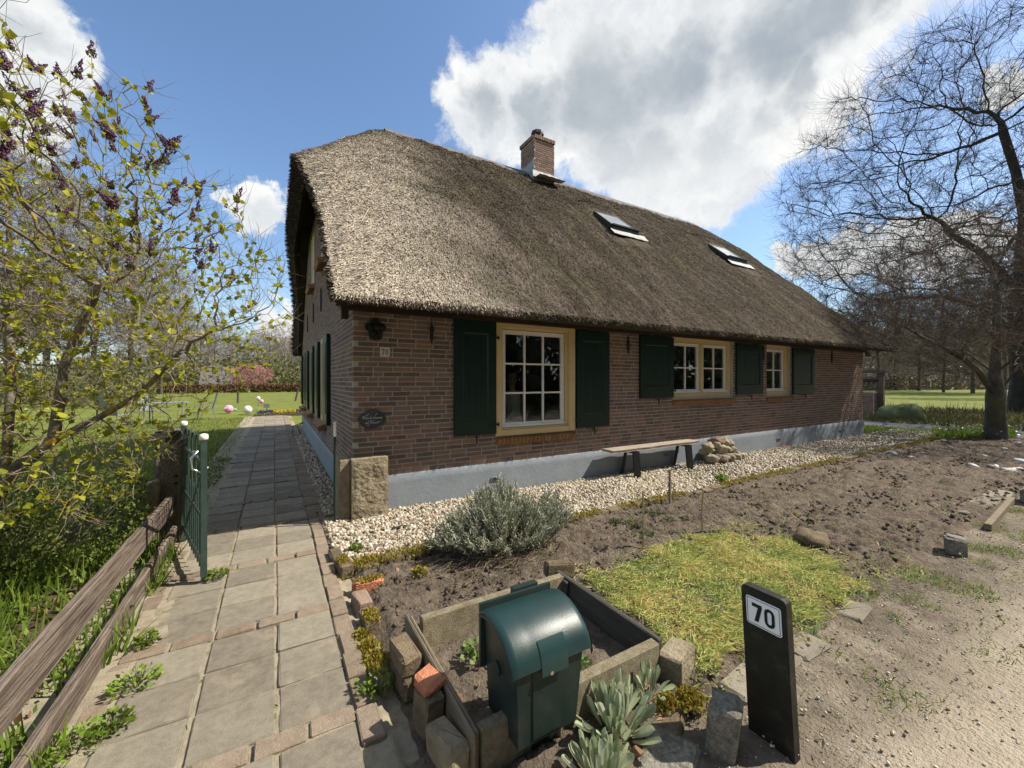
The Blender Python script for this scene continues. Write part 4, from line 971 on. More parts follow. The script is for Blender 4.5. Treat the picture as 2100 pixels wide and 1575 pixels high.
def stones():
    """the cairn of field stones beside the bench"""
    spec = [(6.92, 4.62, .075, .10, .075), (6.70, 4.40, .09, .11, .085), (6.98, 4.36, .075, .095, .075), (7.22, 4.38, .065, .10, .062), (7.48, 4.42, .055, .09, .052), (7.66, 4.48, .05, .10, .045),
            (6.78, 4.56, .17, .11, .07), (6.74, 4.50, .24, .12, .075), (7.10, 4.50, .19, .13, .07), (7.30, 4.52, .175, .10, .065), (7.52, 4.56, .15, .10, .06), (7.05, 4.55, .30, .12, .065), (7.24, 4.54, .285, .11, .06), (7.42, 4.58, .25, .12, .065), (6.98, 4.50, .255, .09, .05)]
    words = ['dark round', 'big smooth', 'flat grey', 'egg-shaped', 'small tan', 'outermost low', 'tilted angular', 'upright brown', 'broad middle', 'short grey', 'rounded right', 'long pale top', 'pale round top', 'tan upper right', 'flat wedge']
    wh = ['lowest left, nearest the bench leg', 'at the foot of the pile by the bench', 'at the front foot of the pile', 'low in the middle of the pile front', 'low on the right of the pile', 'at the right end of the pile', 'second layer by the bench', 'leaning at the bench end of the pile', 'in the second layer', 'in the second layer right of centre', 'second layer on the right', 'on top of the pile', 'on top, right of the longest', 'on top at the right', 'wedged under the top stones']
    for i, (x, y, z, r, h) in enumerate(spec):
        b = MB(); blob(b, (0, 0, 0), (r * U(.95, 1.15), r * U(.75, .9), r * U(.66, .82)), .38, 3, 0, i + 3, U(0, 3)); o = b.build('field_stone', 'cobble', None, True); o.location = (x, y, z * 1.25 + .015)
        tag(o, f'{words[i]} field stone {wh[i]}', 'stone', 'stones piled beside the bench')
    for i, (px, py) in enumerate(((1585, 917), (1612, 920))):
        p = pixel(px, py); b = MB(); blob(b, (0, 0, 0), (.16 if i else .09, .09, .03), .2, 2, .4, 30 + i); o = b.build('orange_stone', 'red_brick', None, True); o.location = (p.x, p.y, .035)
        tag(o, ('small orange stone shard lying on gravel', 'larger flat orange stone lying on gravel past the stone pile')[i], 'stone', 'orange stones on the gravel')
stones()
def corner_things():
    b = MB(); n = 44
    def face(fn, u, v, amp, seed): b.grid([[fn(p, q, amp * (.5 + fbm(p * 5, q * 6, seed, 3) + .5 * fbm(p * 22, q * 25, seed, 4)) * min(1, 22 * min(p - u[0], u[1] - p, q - v[0], v[1] - q))) for p in lin(u[0], u[1], n)] for q in lin(v[0], v[1], 70)])
    x0, x1, y0, y1, z0, z1 = .705, 1.085, 4.56, 4.72, 0, .675
    face(lambda p, q, d: (p, y0 - d, q), (x0, x1), (z0, z1), .013, 1); face(lambda p, q, d: (x0, y0 + (y1 - y0) * (1 - (p)), q), (0, 1), (z0, z1), .0, 2)
    face(lambda p, q, d: (x1, y0 + (y1 - y0) * p, q), (0, 1), (z0, z1), 0, 3); b.grid([[(p, q, z1 + .006 * fbm(p * 9, q * 9)) for p in lin(x0, x1, 8)] for q in lin(y0, y1, 4)])
    t = b.build('corner_stone', 'sandstone'); tag(t, 'rough sandstone block standing against the house corner', 'stone block')
    c = MB(); rough_block(c, (.645, 4.79, .335), (.115, .33, .67), 0, (0, 0), .003, 3, .012); c.build('smooth_cheek', 'sandstone', t)
    p = MB(); p.tube([(.545, 4.60, 0), (.545, 4.60, .93)], .013, 8); o = thing('marker_pole', 'thin dark green pole with white tip beside the sandstone block', 'pole', (.545, 4.60, 0)); p.build('shaft', 'pole_green', o)
    p = MB(); p.tube([(.545, 4.60, .931), (.545, 4.60, 1.085)], .0145, 8); p.build('white_tip', 'cap_white', o)
    # cast ornament, house number and slate on the brick
    t = thing('wall_ornament', 'black cast iron crest ornament high on brick beside the house corner', 'ornament', (.985, 4.735, 2.09))
    sh = [(0, .135), (.02, .13), (.022, .10), (.05, .085), (.095, .062), (.112, .03), (.10, -.005), (.075, -.015), (.068, -.05), (.066, -.10), (.03, -.115), (0, -.12)]
    sh = sh + [(-x * 1.05, z) for x, z in reversed(sh[1:-1])]
    a = MB(); a.prism(sh, lambda u, v, q: (.985 + u, 4.728 - q, 2.09 + v), .03); a.build('back_plate', 'iron_black', t)
    for dx, dz, r in ((0, .035, .042), (-.06, .03, .03), (.062, .03, .03), (-.03, -.035, .028), (.03, -.035, .028), (0, -.075, .03), (0, .10, .016)):
        a = MB(); blob(a, (.985 + dx, 4.695, 2.09 + dz), (r, .022, r * 1.15), .5, 2, 0, dx * 90 + dz * 50); a.build('relief', 'iron_black', t)
    def rounded(w, h, r, n=5): 
        q = []
        for cx, cy, a0 in ((w/2 - r, h/2 - r, 0), (-w/2 + r, h/2 - r, 90), (-w/2 + r, -h/2 + r, 180), (w/2 - r, -h/2 + r, 270)):
            for k in range(n): a_ = math.radians(a0 + 90 * k / (n - 1)); q.append((cx + r * math.cos(a_), cy + r * math.sin(a_)))
        return q
    t = thing('house_number_plate', 'small cream enamel plate with serif number 70 on brick', 'number plate', (1.09, 4.74, 1.845))
    a = MB(); a.prism(list(reversed(rounded(.108, .106, .014))), lambda u, v, q: (1.09 + u, 4.738 - q, 1.845 + v), .008); a.build('plate', 'plate_cream', t)
    def strokes(mb, polys, fn, d=.0012):
        for p in polys: mb.prism(p, fn, d)
    def ring(cx, cz, rx, rz, tx, tz, n=22): 
        o = [(cx + rx * math.cos(2*math.pi*k/n), cz + rz * math.sin(2*math.pi*k/n)) for k in range(n)]; i = [(cx + (rx - tx) * math.cos(2*math.pi*k/n), cz + (rz - tz) * math.sin(2*math.pi*k/n)) for k in range(n)]
        return [[o[k], o[(k+1) % n], i[(k+1) % n], i[k]] for k in range(n)]
    seven = [[(-.040, .034), (-.004, .034), (-.004, .024), (-.036, .024)], [(-.040, .034), (-.036, .034), (-.036, .014), (-.040, .014)], [(-.012, .026), (-.004, .026), (-.016, -.010), (-.019, -.036), (-.031, -.036), (-.026, -.012)]]
    a = MB(); fn = lambda u, v, q: (1.09 + u, 4.7288 - q, 1.845 + v); strokes(a, seven, fn); strokes(a, ring(.021, -.001, .0165, .036, .0095, .004), fn); a.build('numeral', 'ink', t)
    t = thing('slate_sign', 'dark slate name sign with white hand lettering by the house corner', 'sign', (.945, 4.735, 1.085))
    sh = [(-.155, .012), (-.12, .045), (-.07, .075), (-.02, .105), (.03, .112), (.085, .085), (.12, .06), (.15, .012), (.152, -.03), (.12, -.068), (.06, -.092), (.0, -.105), (-.06, -.108), (-.095, -.075), (-.13, -.035)]
    a = MB(); a.prism(list(reversed(sh)), lambda u, v, q: (.945 + u, 4.734 - q, 1.085 + v), .014); a.build('slate', 'slate', t)
    def text(s, size, cx, cz, shear, fnm, mat, parent):
        cu = bpy.data.curves.new('lettering', 'FONT'); cu.body = s; cu.size = size; cu.align_x = 'CENTER'; cu.align_y = 'CENTER'; cu.shear = shear; cu.extrude = .0004; cu.resolution_u = 3; cu.offset = .0003
        tmp = bpy.data.objects.new('lettering', cu); me = bpy.data.meshes.new_from_object(tmp); o = bpy.data.objects.new('lettering', me); C.objects.link(o); bpy.data.objects.remove(tmp)
        o.parent = parent; v = np.zeros(len(me.vertices) * 3); me.vertices.foreach_get('co', v); v = v.reshape(-1, 3); w = np.array([fnm(cx + a_, cz + b_, c_) for a_, b_, c_ in v]) - np.array(wloc(parent)); me.vertices.foreach_set('co', w.ravel()); me.update()
        me.materials.clear(); me.materials.append(MATS[mat]); return o
    fn = lambda u, v, q: (.945 + u, 4.7185 - q, 1.085 + v)
    text('Frits & Hennie', .036, .005, .012, .25, fn, 'chalk_white', t); text('dus Thuis.st', .030, -.005, -.042, .2, fn, 'chalk_white', t)
    a = MB(); 
    for pts in ([(-.105, .015), (-.10, .032), (-.075, .034), (-.055, .042), (-.035, .062)], [(.035, .035), (.045, .052), (.06, .066)], [(-.045, -.030), (-.03, -.018), (0, -.022), (.02, -.020), (.024, -.010)], [(.05, -.034), (.075, -.030), (.095, -.034)], [(-.055, -.062), (-.04, -.075), (-.03, -.06)]):
        a.tube([(.945 + u, 4.7185, 1.085 + v) for u, v in pts], .0022, 5)
    a.build('flourish', 'chalk_white', t)
    return text, rounded
TEXT, ROUNDED = corner_things()
def number_post():
    t = thing('number_post', 'dark weathered post with white plate 70 at the lane edge', 'post', (1.80, .918, 0))
    def fn(u, v, q): return (1.80 - .045 * v * 0 + q, .918 - u, v - .0)
    out = [(-.092, -.06), (.092, -.06), (.092, .60)] + [(.092 - .02 * (1 - math.cos(a)), .60 + .02 * math.sin(a)) for a in (.5, 1.0, 1.57)] + [(-.092 + .02 * (1 - math.cos(a)), .60 + .02 * math.sin(a)) for a in (1.57, 1.0, .5)] + [(-.092, .60)]
    lean = math.radians(2.6)
    def place(u, v, q): x, y, z = 1.80 + q, .918 - u, v; return (x - .015 * z, y + math.sin(lean) * z, z)
    a = MB(); a.prism(out, place, .042); a.build('post', 'post_black', t)
    a = MB(); a.prism([(u + .0, v + .522) for u, v in ROUNDED(.142, .118, .010)], lambda u, v, q: place(u, v, q - .004), .0035); pl = a.build('plate', 'sign_white', t)
    a = MB(); w, h, e = .132, .108, .0018
    for (u0, u1, v0, v1) in ((-w/2, w/2, h/2 - e, h/2), (-w/2, w/2, -h/2, -h/2 + e), (-w/2, -w/2 + e, -h/2 + e, h/2 - e), (w/2 - e, w/2, -h/2 + e, h/2 - e)): a.prism([(u0, v0 + .522), (u1, v0 + .522), (u1, v1 + .522), (u0, v1 + .522)], lambda u, v, q: place(u, v, q - .0052), .0008)
    a.build('border_line', 'ink', pl)
    def fm(u, v, q): return place(u, v, -.0058 - q)
    n = 20; a = MB()
    sev = [[(-.045, .036), (-.004, .036), (-.004, .022), (-.045, .022)], [(-.020, .023), (-.004, .023), (-.021, -.038), (-.037, -.038)]]
    for p in sev: a.prism([(u, v + .522) for u, v in p], lambda u, v, q: place(u, v, q - .0062), .001)
    def cap(r, hh): return [(r * math.cos(x), hh + r * math.sin(x)) for x in lin(0, math.pi, 9)] + [(r * math.cos(x), -hh + r * math.sin(x)) for x in lin(math.pi, 2 * math.pi, 9)]
    o, i = cap(.0205, .0175), cap(.0085, .0175)
    for k in range(18): j = (k + 1) % 18; a.prism([(o[k][0] + .026, o[k][1] + .521), (o[j][0] + .026, o[j][1] + .521), (i[j][0] + .026, i[j][1] + .521), (i[k][0] + .026, i[k][1] + .521)], lambda u, v, q: place(u, v, q - .0062), .001)
    a.build('numeral', 'ink', pl)
number_post()
def mailbox():
    t = thing('mailbox', 'dark green plastic mailbox with domed lid on a short wooden post', 'mailbox', (.92, 1.42, 0))
    x0, x1 = .757, 1.118; n = 14
    def ins(z): return .022 * (1 - min(1, max(0, (z - .15) / .32)))       # the body narrows downwards
    b = MB()
    prof = [(1.545, .125), (1.545, .53), (1.50, .552), (1.42, .548), (1.34, .518), (1.292, .468), (1.280, .42), (1.300, .125)]
    def at(x, s, y, z): return (x + s * ins(z), y, z)
    L = [at(x0 + .012, 1, y, z) for y, z in prof]; R = [at(x1 - .03, -1, y, z) for y, z in prof]
    k = len(prof); b.v += L + R; b.f.append(tuple(range(k))); b.f.append(tuple(range(2*k - 1, k - 1, -1)))
    for i in range(k): j = (i + 1) % k; b.f.append((i, k + i, k + j, j))
    b.build('body', 'mailbox_body', t)
    f = MB()                                                     # recessed centre field of the front
    f.prism([(.855, .14), (.99, .14), (1.0, .43), (.84, .43)], lambda u, v, q: (u, 1.2990 - (v - .125) * .0657 - q, v), .003); f.build('front_field', 'mailbox_body', t)
    # lid: swept dome with turned-down front lip
    arc = [(1.552, .540), (1.53, .556), (1.49, .567), (1.45, .568), (1.41, .562), (1.37, .549), (1.335, .530), (1.305, .505), (1.284, .478), (1.273, .452), (1.267, .425)]
    xs = [x0 - .012, x0 - .004, x0 + .02, x0 + .08, x0 + .105, x0 + .11, (x0 + x1) / 2, x1 - .11, x1 - .105, x1 - .08, x1 - .02, x1 + .004, x1 + .012]
    def rz(i): e = min(i, len(xs) - 1 - i); return (-.014, -.004, 0, .001, .001, .0015, .002, .002, 0)[e] if e < 7 else .002
    l = MB(); l.grid([[(x, y - (rz(i) * .5), z + rz(i)) for i, x in enumerate(xs)] for y, z in arc])
    l.grid([[(xs[0], y, z - .016), (xs[0] + .006, y + .006, z - .034)] for y, z in arc]); l.grid([[(xs[-1] - .006, y + .006, z - .034), (xs[-1], y, z - .016)] for y, z in arc])
    lid = l.build('lid', 'mailbox_green', t, True)
    s = MB()                                                     # clear name flap over the middle of the lid
    s.grid([[(x, y - .0020, z + .0055) for x in (x0 + .118, (x0 + x1) / 2, x1 - .118)] for y, z in arc[7:]] + [[(x, 1.262, .392) for x in (x0 + .118, (x0 + x1) / 2, x1 - .118)]]); s.build('flap', 'clear_flap', lid, True)
    s = MB(); s.box((x0 - .002, 1.553, .30), (x1 + .002, 1.568, .567)); s.box((.93, 1.569, .50), (1.06, 1.60, .578)); s.build('back_plate', 'mailbox_body', t)
    k = MB(); k.lathe([(.008, 0), (.008, .006), (.004, .008)], (.92, 1.262, .395), 8, 'y'); k.build('lock', 'steel', t)
    h = MB(); h.tube([(x0 + .02, 1.44, .36), (x0 + .011, 1.44, .36)], .028, 12); h.build('side_boss', 'mailbox_body', t)
    p = MB(); p.box((.875, 1.40, -.05), (.945, 1.47, .30)); p.box((.955, 1.41, -.05), (.99, 1.46, .28)); p.build('post', 'wood_plank', t)
    p = MB(); p.lathe([(.012, 0), (.012, .004), (.005, .012)], (.91, 1.388, .10), 6, 'y'); p.build('bolt', 'steel', t)
mailbox()
def planter():
    t = thing('planter_box', 'low square planter of weathered boards and concrete edging around strawberries', 'planter', (1.17, 1.8, 0))
    H = .205
    def bd(nm, mt, lo, hi, s): 
        b = MB(); rough_block(b, [(a + c) / 2 for a, c in zip(lo, hi)], [c - a for a, c in zip(lo, hi)], 0, (0, 0), .002, s, .006); return b.build(nm, mt, t)
    bd('board', 'wood_plank', (.632, 1.36, -.05), (.648, 2.27, H), 1); bd('board', 'wood_plank', (.651, 1.38, -.05), (.667, 2.25, H - .006), 2)
    bd('edging', 'concrete', (.70, 2.17, -.05), (1.68, 2.225, H), 3); bd('board', 'wood_dark', (1.685, 1.40, -.05), (1.715, 2.30, H - .005), 4)
    bd('edging', 'concrete', (.675, 1.375, -.05), (.90, 1.43, H - .01), 5); bd('edging', 'concrete', (.995, 1.375, -.05), (1.665, 1.43, H - .003), 6)
    bd('peg', 'wood_dark', (1.655, 2.12, -.05), (1.683, 2.168, H - .02), 7); bd('peg', 'wood_plank', (1.02, 1.345, -.05), (1.04, 1.372, H - .03), 8); bd('peg', 'wood_plank', (.60, 1.72, -.05), (.63, 1.745, .14), 9)
    q = [((1.735, 2.30, .185), (.21, .10, .105), -.25, (.0, .12), 'old_brick', 'dark worn brick lying across the far right corner of the planter'),
         ((.555, 1.99, .165), (.10, .20, .10), .10, (.05, -.06), 'old_brick', 'upper brown brick of two stacked outside the planter boards'),
         ((.565, 1.985, .055), (.10, .21, .105), .02, (0, 0), 'old_brick', 'lower brick of two stacked outside the planter boards'),
         ((.575, 1.69, .095), (.095, .13, .19), .15, (.03, .04), 'old_brick', 'upright dark brick carrying the orange brick piece'),
         ((.58, 1.70, .215), (.10, .115, .055), .35, (.08, -.05), 'red_brick', 'broken orange brick piece lying on an upright brick'),
         ((.575, 1.475, .10), (.10, .20, .11), .12, (-.12, .03), 'sandstone', 'tan brick leaning on the planter nearest the mailbox post'),
         ((1.775, 1.36, .075), (.20, .125, .15), .30, (0, .03), 'sandstone', 'tan block beside the near right corner of the planter')]
    for i, (c, s, rz, tl, mt, lab) in enumerate(q):
        b = MB(); rough_block(b, (0, 0, 0), s, 0, (0, 0), .007, i + 70, .014); o = b.build('loose_brick', mt); o.location = c; o.rotation_euler = (tl[0], tl[1], rz); tag(o, lab, 'brick', 'loose bricks around the planter')
planter()
def setts():
    for i, (c, s, rz, tl, lab) in enumerate([((1.60, 1.00, .085), (.125, .115, .24), .5, (.05, -.12), 'upright granite sett leaning beside the number post'),
                                             ((5.19, 1.10, .065), (.17, .14, .16), .3, (0, 0), 'grey granite sett on the verge beyond the grass clippings'),
                                             ((8.15, 1.08, .075), (.26, .16, .17), .15, (0, 0), 'dark granite sett at the right edge beside the plank')]):
        b = MB(); rough_block(b, (0, 0, 0), s, 0, (0, 0), .012, i + 90, .016); o = b.build('granite_sett', 'granite'); o.location = c; o.rotation_euler = (tl[0], tl[1], rz); tag(o, lab, 'stone', 'granite setts along the verge')
    b = MB(); b.bar((6.25, 1.10, .03), (7.95, 1.20, .03), .05, .06); tag(b.build('border_plank', 'wood_plank'), 'narrow weathered plank edging the bed near the right granite sett', 'plank')
    for i in range(3):
        b = MB(); rough_block(b, (7.0 + i * .62, 1.36, .004), (.58, .22, .05), .03, (0, 0), .004, i, .008); tag(b.build('edging_slab', 'slab'), ('first pale slab behind the border plank, nearest the camera', 'middle pale slab behind the border plank', 'last pale slab behind the border plank at right')[i], 'slab', 'pale slabs behind the border plank')
    b = MB(); blob(b, (0, 0, 0), (.20, .15, .11), .45, 3, .3, 5, .4); o = b.build('boulder', 'old_brick', None, True); o.location = (4.28, 1.86, .03); o.rotation_euler = (0, .15, 0); tag(o, 'brown boulder half buried in the soil above the clippings', 'stone')
    k = 0; QZ = (1935, 1890, 1828, 1995, 2040, 2070, 2095, 2060, 2085, 2020, 1870, 2090, 1950)
    for px, py, r in ((1935, 908, .10), (1890, 935, .09), (1828, 935, .16), (1995, 962, .13), (2040, 963, .10), (2070, 970, .12), (2095, 952, .15), (2060, 925, .09), (2085, 912, .1), (2020, 940, .08), (1870, 943, .07), (2090, 968, .10), (1950, 922, .07)):
        p = pixel(px, py); b = MB(); blob(b, (0, 0, 0), (r * .8, r * .6, r * .35), .8, 2, .3, k, U(0, 3)); o = b.build('quartz_stone', 'quartz', None, True); o.location = (p.x, p.y, .045); k += 1
        tag(o, '%s white stone from the left in the soil below the bare tree' % ['first', 'second', 'third', 'fourth', 'fifth', 'sixth', 'seventh', 'eighth', 'ninth', 'tenth', 'eleventh', 'twelfth', 'thirteenth'][sorted(QZ).index(px)], 'stone', 'white stones in the soil at right')
    for i, (px, py, z, r, mt, lab) in enumerate([(1318, 1135, .93, .008, 'bamboo', 'tall bamboo stake, leftmost of three in the bed'), (1374, 1040, .53, .016, 'wood_plank', 'square wooden stake nearest the bench legs'), (1441, 1100, .43, .009, 'bamboo', 'bamboo stake at the tip of the grass clippings'), (1381, 1036, .20, .006, 'bamboo', 'short thin stick beside the square wooden stake')]):
        p = pixel(px, py); b = MB(); h = (.52, .42, .42, .24)[i]; b.tube([(0, 0, -.06), (U(-.012, .012), U(-.01, .01), h * .5), (U(-.02, .02), 0, h)], r, 6 if mt == 'bamboo' else 4); o = b.build('plant_stake', mt); o.location = (p.x, p.y, .03); tag(o, lab, 'stake', 'stakes in the vegetable bed')
    for i, (px, py) in enumerate(((1652, 957), (1642, 962), (1711, 953), (1696, 956))):
        p = pixel(px, py); b = MB(); b.tube([(0, 0, -.05), (U(-.03, .0), .02, .20)], .007, 5); o = b.build('plant_label', 'pale_wood'); o.location = (p.x, p.y, .03); tag(o, ('pale stick marker, right one of the left pair by the kerb', 'pale leaning stick marker, left one of the left pair by the kerb', 'pale stick marker, right one of the far pair by the kerb', 'pale stick marker, left one of the far pair by the kerb')[i], 'stick', 'stick markers along the mossy kerb')
setts()

# ------------------------------------------------------------------ fence and gate
def fence():
    t = thing('rail_fence', 'weathered grey plank rail fence running beside the path', 'fence', (-.83, 3.0, 0))
    def rail(y0, y1, z0, z1, h, x0, x1, th, seed):
        b = MB(); n = 40; L = []
        for i, y in enumerate(lin(y0, y1, n)):
            k = i / (n - 1); x = x0 + (x1 - x0) * k; z = z0 + (z1 - z0) * k; w = .004 * fbm(y * 1.5, seed); e = .006 * fbm(y * 2.2, seed + 5)
            L.append([(x + th/2 + w, y, z + .006), (x + th/2 + w, y, z + h - .012 + e), (x + th/2 - .010 + w, y, z + h + e), (x - th/2 + .01 + w, y, z + h + e), (x - th/2 + w, y, z + h - .012 + e), (x - th/2 + w, y, z + .004), (x + th/2 + w, y, z + .006)])
        b.grid(L); b.f.append(tuple(range(len(b.v) - 7, len(b.v) - 1))); b.f.append((5, 4, 3, 2, 1, 0)); return b
    rail(.35, 4.86, .28, .295, .165, -.845, -.83, .05, 1).build('rail', 'wood_grey', t); rail(.35, 4.86, -.01, .03, .135, -.80, -.805, .045, 2).build('rail', 'wood_grey', t)
    b = MB(); b.box((-.99, 4.80, -.1), (-.91, 4.88, .60)); b.build('post', 'wood_plank', t)
    b = MB(); b.box((-.98, .5, -.1), (-.885, .6, .52)); b.build('post', 'wood_plank', t)
    b = MB()
    for y in (2.1, 3.4): b.lathe([(.014, 0), (.014, .004), (.004, .010)], (-.775, y, .10), 6)
    b.build('nail', 'iron_black', t)
    w = MB()                                                # wire mesh wound round the far end of the rails
    for k in range(6): y = 4.15 + k * .085; w.tube([(-.80, y, -.0), (-.795, y + .01, .3), (-.80, y + .02, .462), (-.87, y + .03, .468)], .0022, 3)
    for z in (.31, .36, .42, .46): w.tube([(-.797, 4.10, z), (-.797, 4.70, z)], .0018, 3)
    w.build('wire_mesh', 'iron_black', t)
    o = thing('concrete_post', 'square pebble concrete gate post with timber nailed to its top', 'post', (-.87, 4.97, 0))
    b = MB(); rough_block(b, (-.865, 4.99, .50), (.19, .20, 1.12), .05, (0, 0), .004, 4, .015); b.build('shaft', 'pebble_concrete', o)
    b = MB(); b.bar((-.99, 4.885, 1.0), (-.74, 4.87, 1.02), .03, .05); b.bar((-.90, 4.88, .86), (-.88, 4.87, 1.10), .02, .03, (1, 0, 0)); b.build('batten', 'wood_dark', o)
    for z in (.55, .62): b = MB(); b.lathe([(.016, 0), (.016, .006), (.006, .012)], (-.80, 4.882, z), 6, 'y'); b.build('bolt', 'iron_black', o)
fence()
def gate():
    t = thing('garden_gate', 'green painted iron garden gate standing open over the path', 'gate', (-.74, 4.86, 0))
    A = Vector((-.735, 4.84, 0)); B = Vector((-.455, 3.76, 0)); D = (B - A); L = D.length; D.normalize()
    def at(s, z, n=0): q = A + D * s; return (q.x, q.y, z)
    def post(s, z0, z1, w, nm): b = MB(); b.bar(at(s, z0), at(s, z1), w, w, (D.x, D.y, 0)); return b.build(nm, 'gate_green', t)
    p1 = post(0, .02, 1.09, .045, 'hinge_stile'); p2 = post(L, .06, 1.075, .038, 'latch_stile')
    for s, z, p in ((0, 1.09, p1), (L, 1.075, p2)):
        c = MB(); c.lathe([(.022, z + .001), (.028, z + .007), (.030, z + .024), (.026, z + .042), (.010, z + .048)], at(s, 0), 14); c.build('white_cap', 'cap_white', p, True)
    for z in (.16, .50, .90): b = MB(); b.bar(at(.026, z), at(L - .023, z), .022, .026); b.build('rail', 'gate_green', t)
    n = 10
    for k in range(n):
        s = .09 + (L - .16) * k / (n - 1); tall = k % 2 == 0
        b = MB(); zt = 1.02 if tall else .66; b.tube([at(s, .08), at(s, zt - .02), at(s, zt)], [.008, .008, .004 if not tall else .008], 6); b.build('bar', 'gate_green', t)
    for k in range(0, n - 2, 2):                              # hooped tops
        s0 = .09 + (L - .16) * k / (n - 1); s1 = .09 + (L - .16) * (k + 2) / (n - 1); b = MB()
        b.tube([at(s0 + (s1 - s0) * (.5 - .5 * math.cos(a)), 1.02 + .07 * math.sin(a)) for a in lin(0, math.pi, 9)], .0075, 6); b.build('hoop', 'gate_green', t)
    b = MB(); b.bar(at(.03, .12), at(L - .03, .86), .010, .022); b.build('brace', 'gate_green', t)
    b = MB(); q = Vector(at(L, .90)); sd = Vector((-D.y, D.x, 0)) * -1.0; b.tube([q + sd * .03 + Vector((0, 0, .10)), q + sd * .075 + Vector((0, 0, .05)), q + sd * .07 + Vector((0, 0, -.03)), q + sd * .02 + Vector((0, 0, -.06)), q - sd * .03 + Vector((0, 0, -.03))], .008, 8); b.tube([q + Vector((0, 0, .09)), q + sd * .07 + Vector((0, 0, .10))], .006, 6); b.build('latch_loop', 'steel', t, True)
    b = MB(); b.tube([at(-.05, .95), at(0, .96)], .02, 8); b.tube([at(-.05, .22), at(0, .22)], .02, 8); b.build('hinge', 'iron_black', t)
gate()

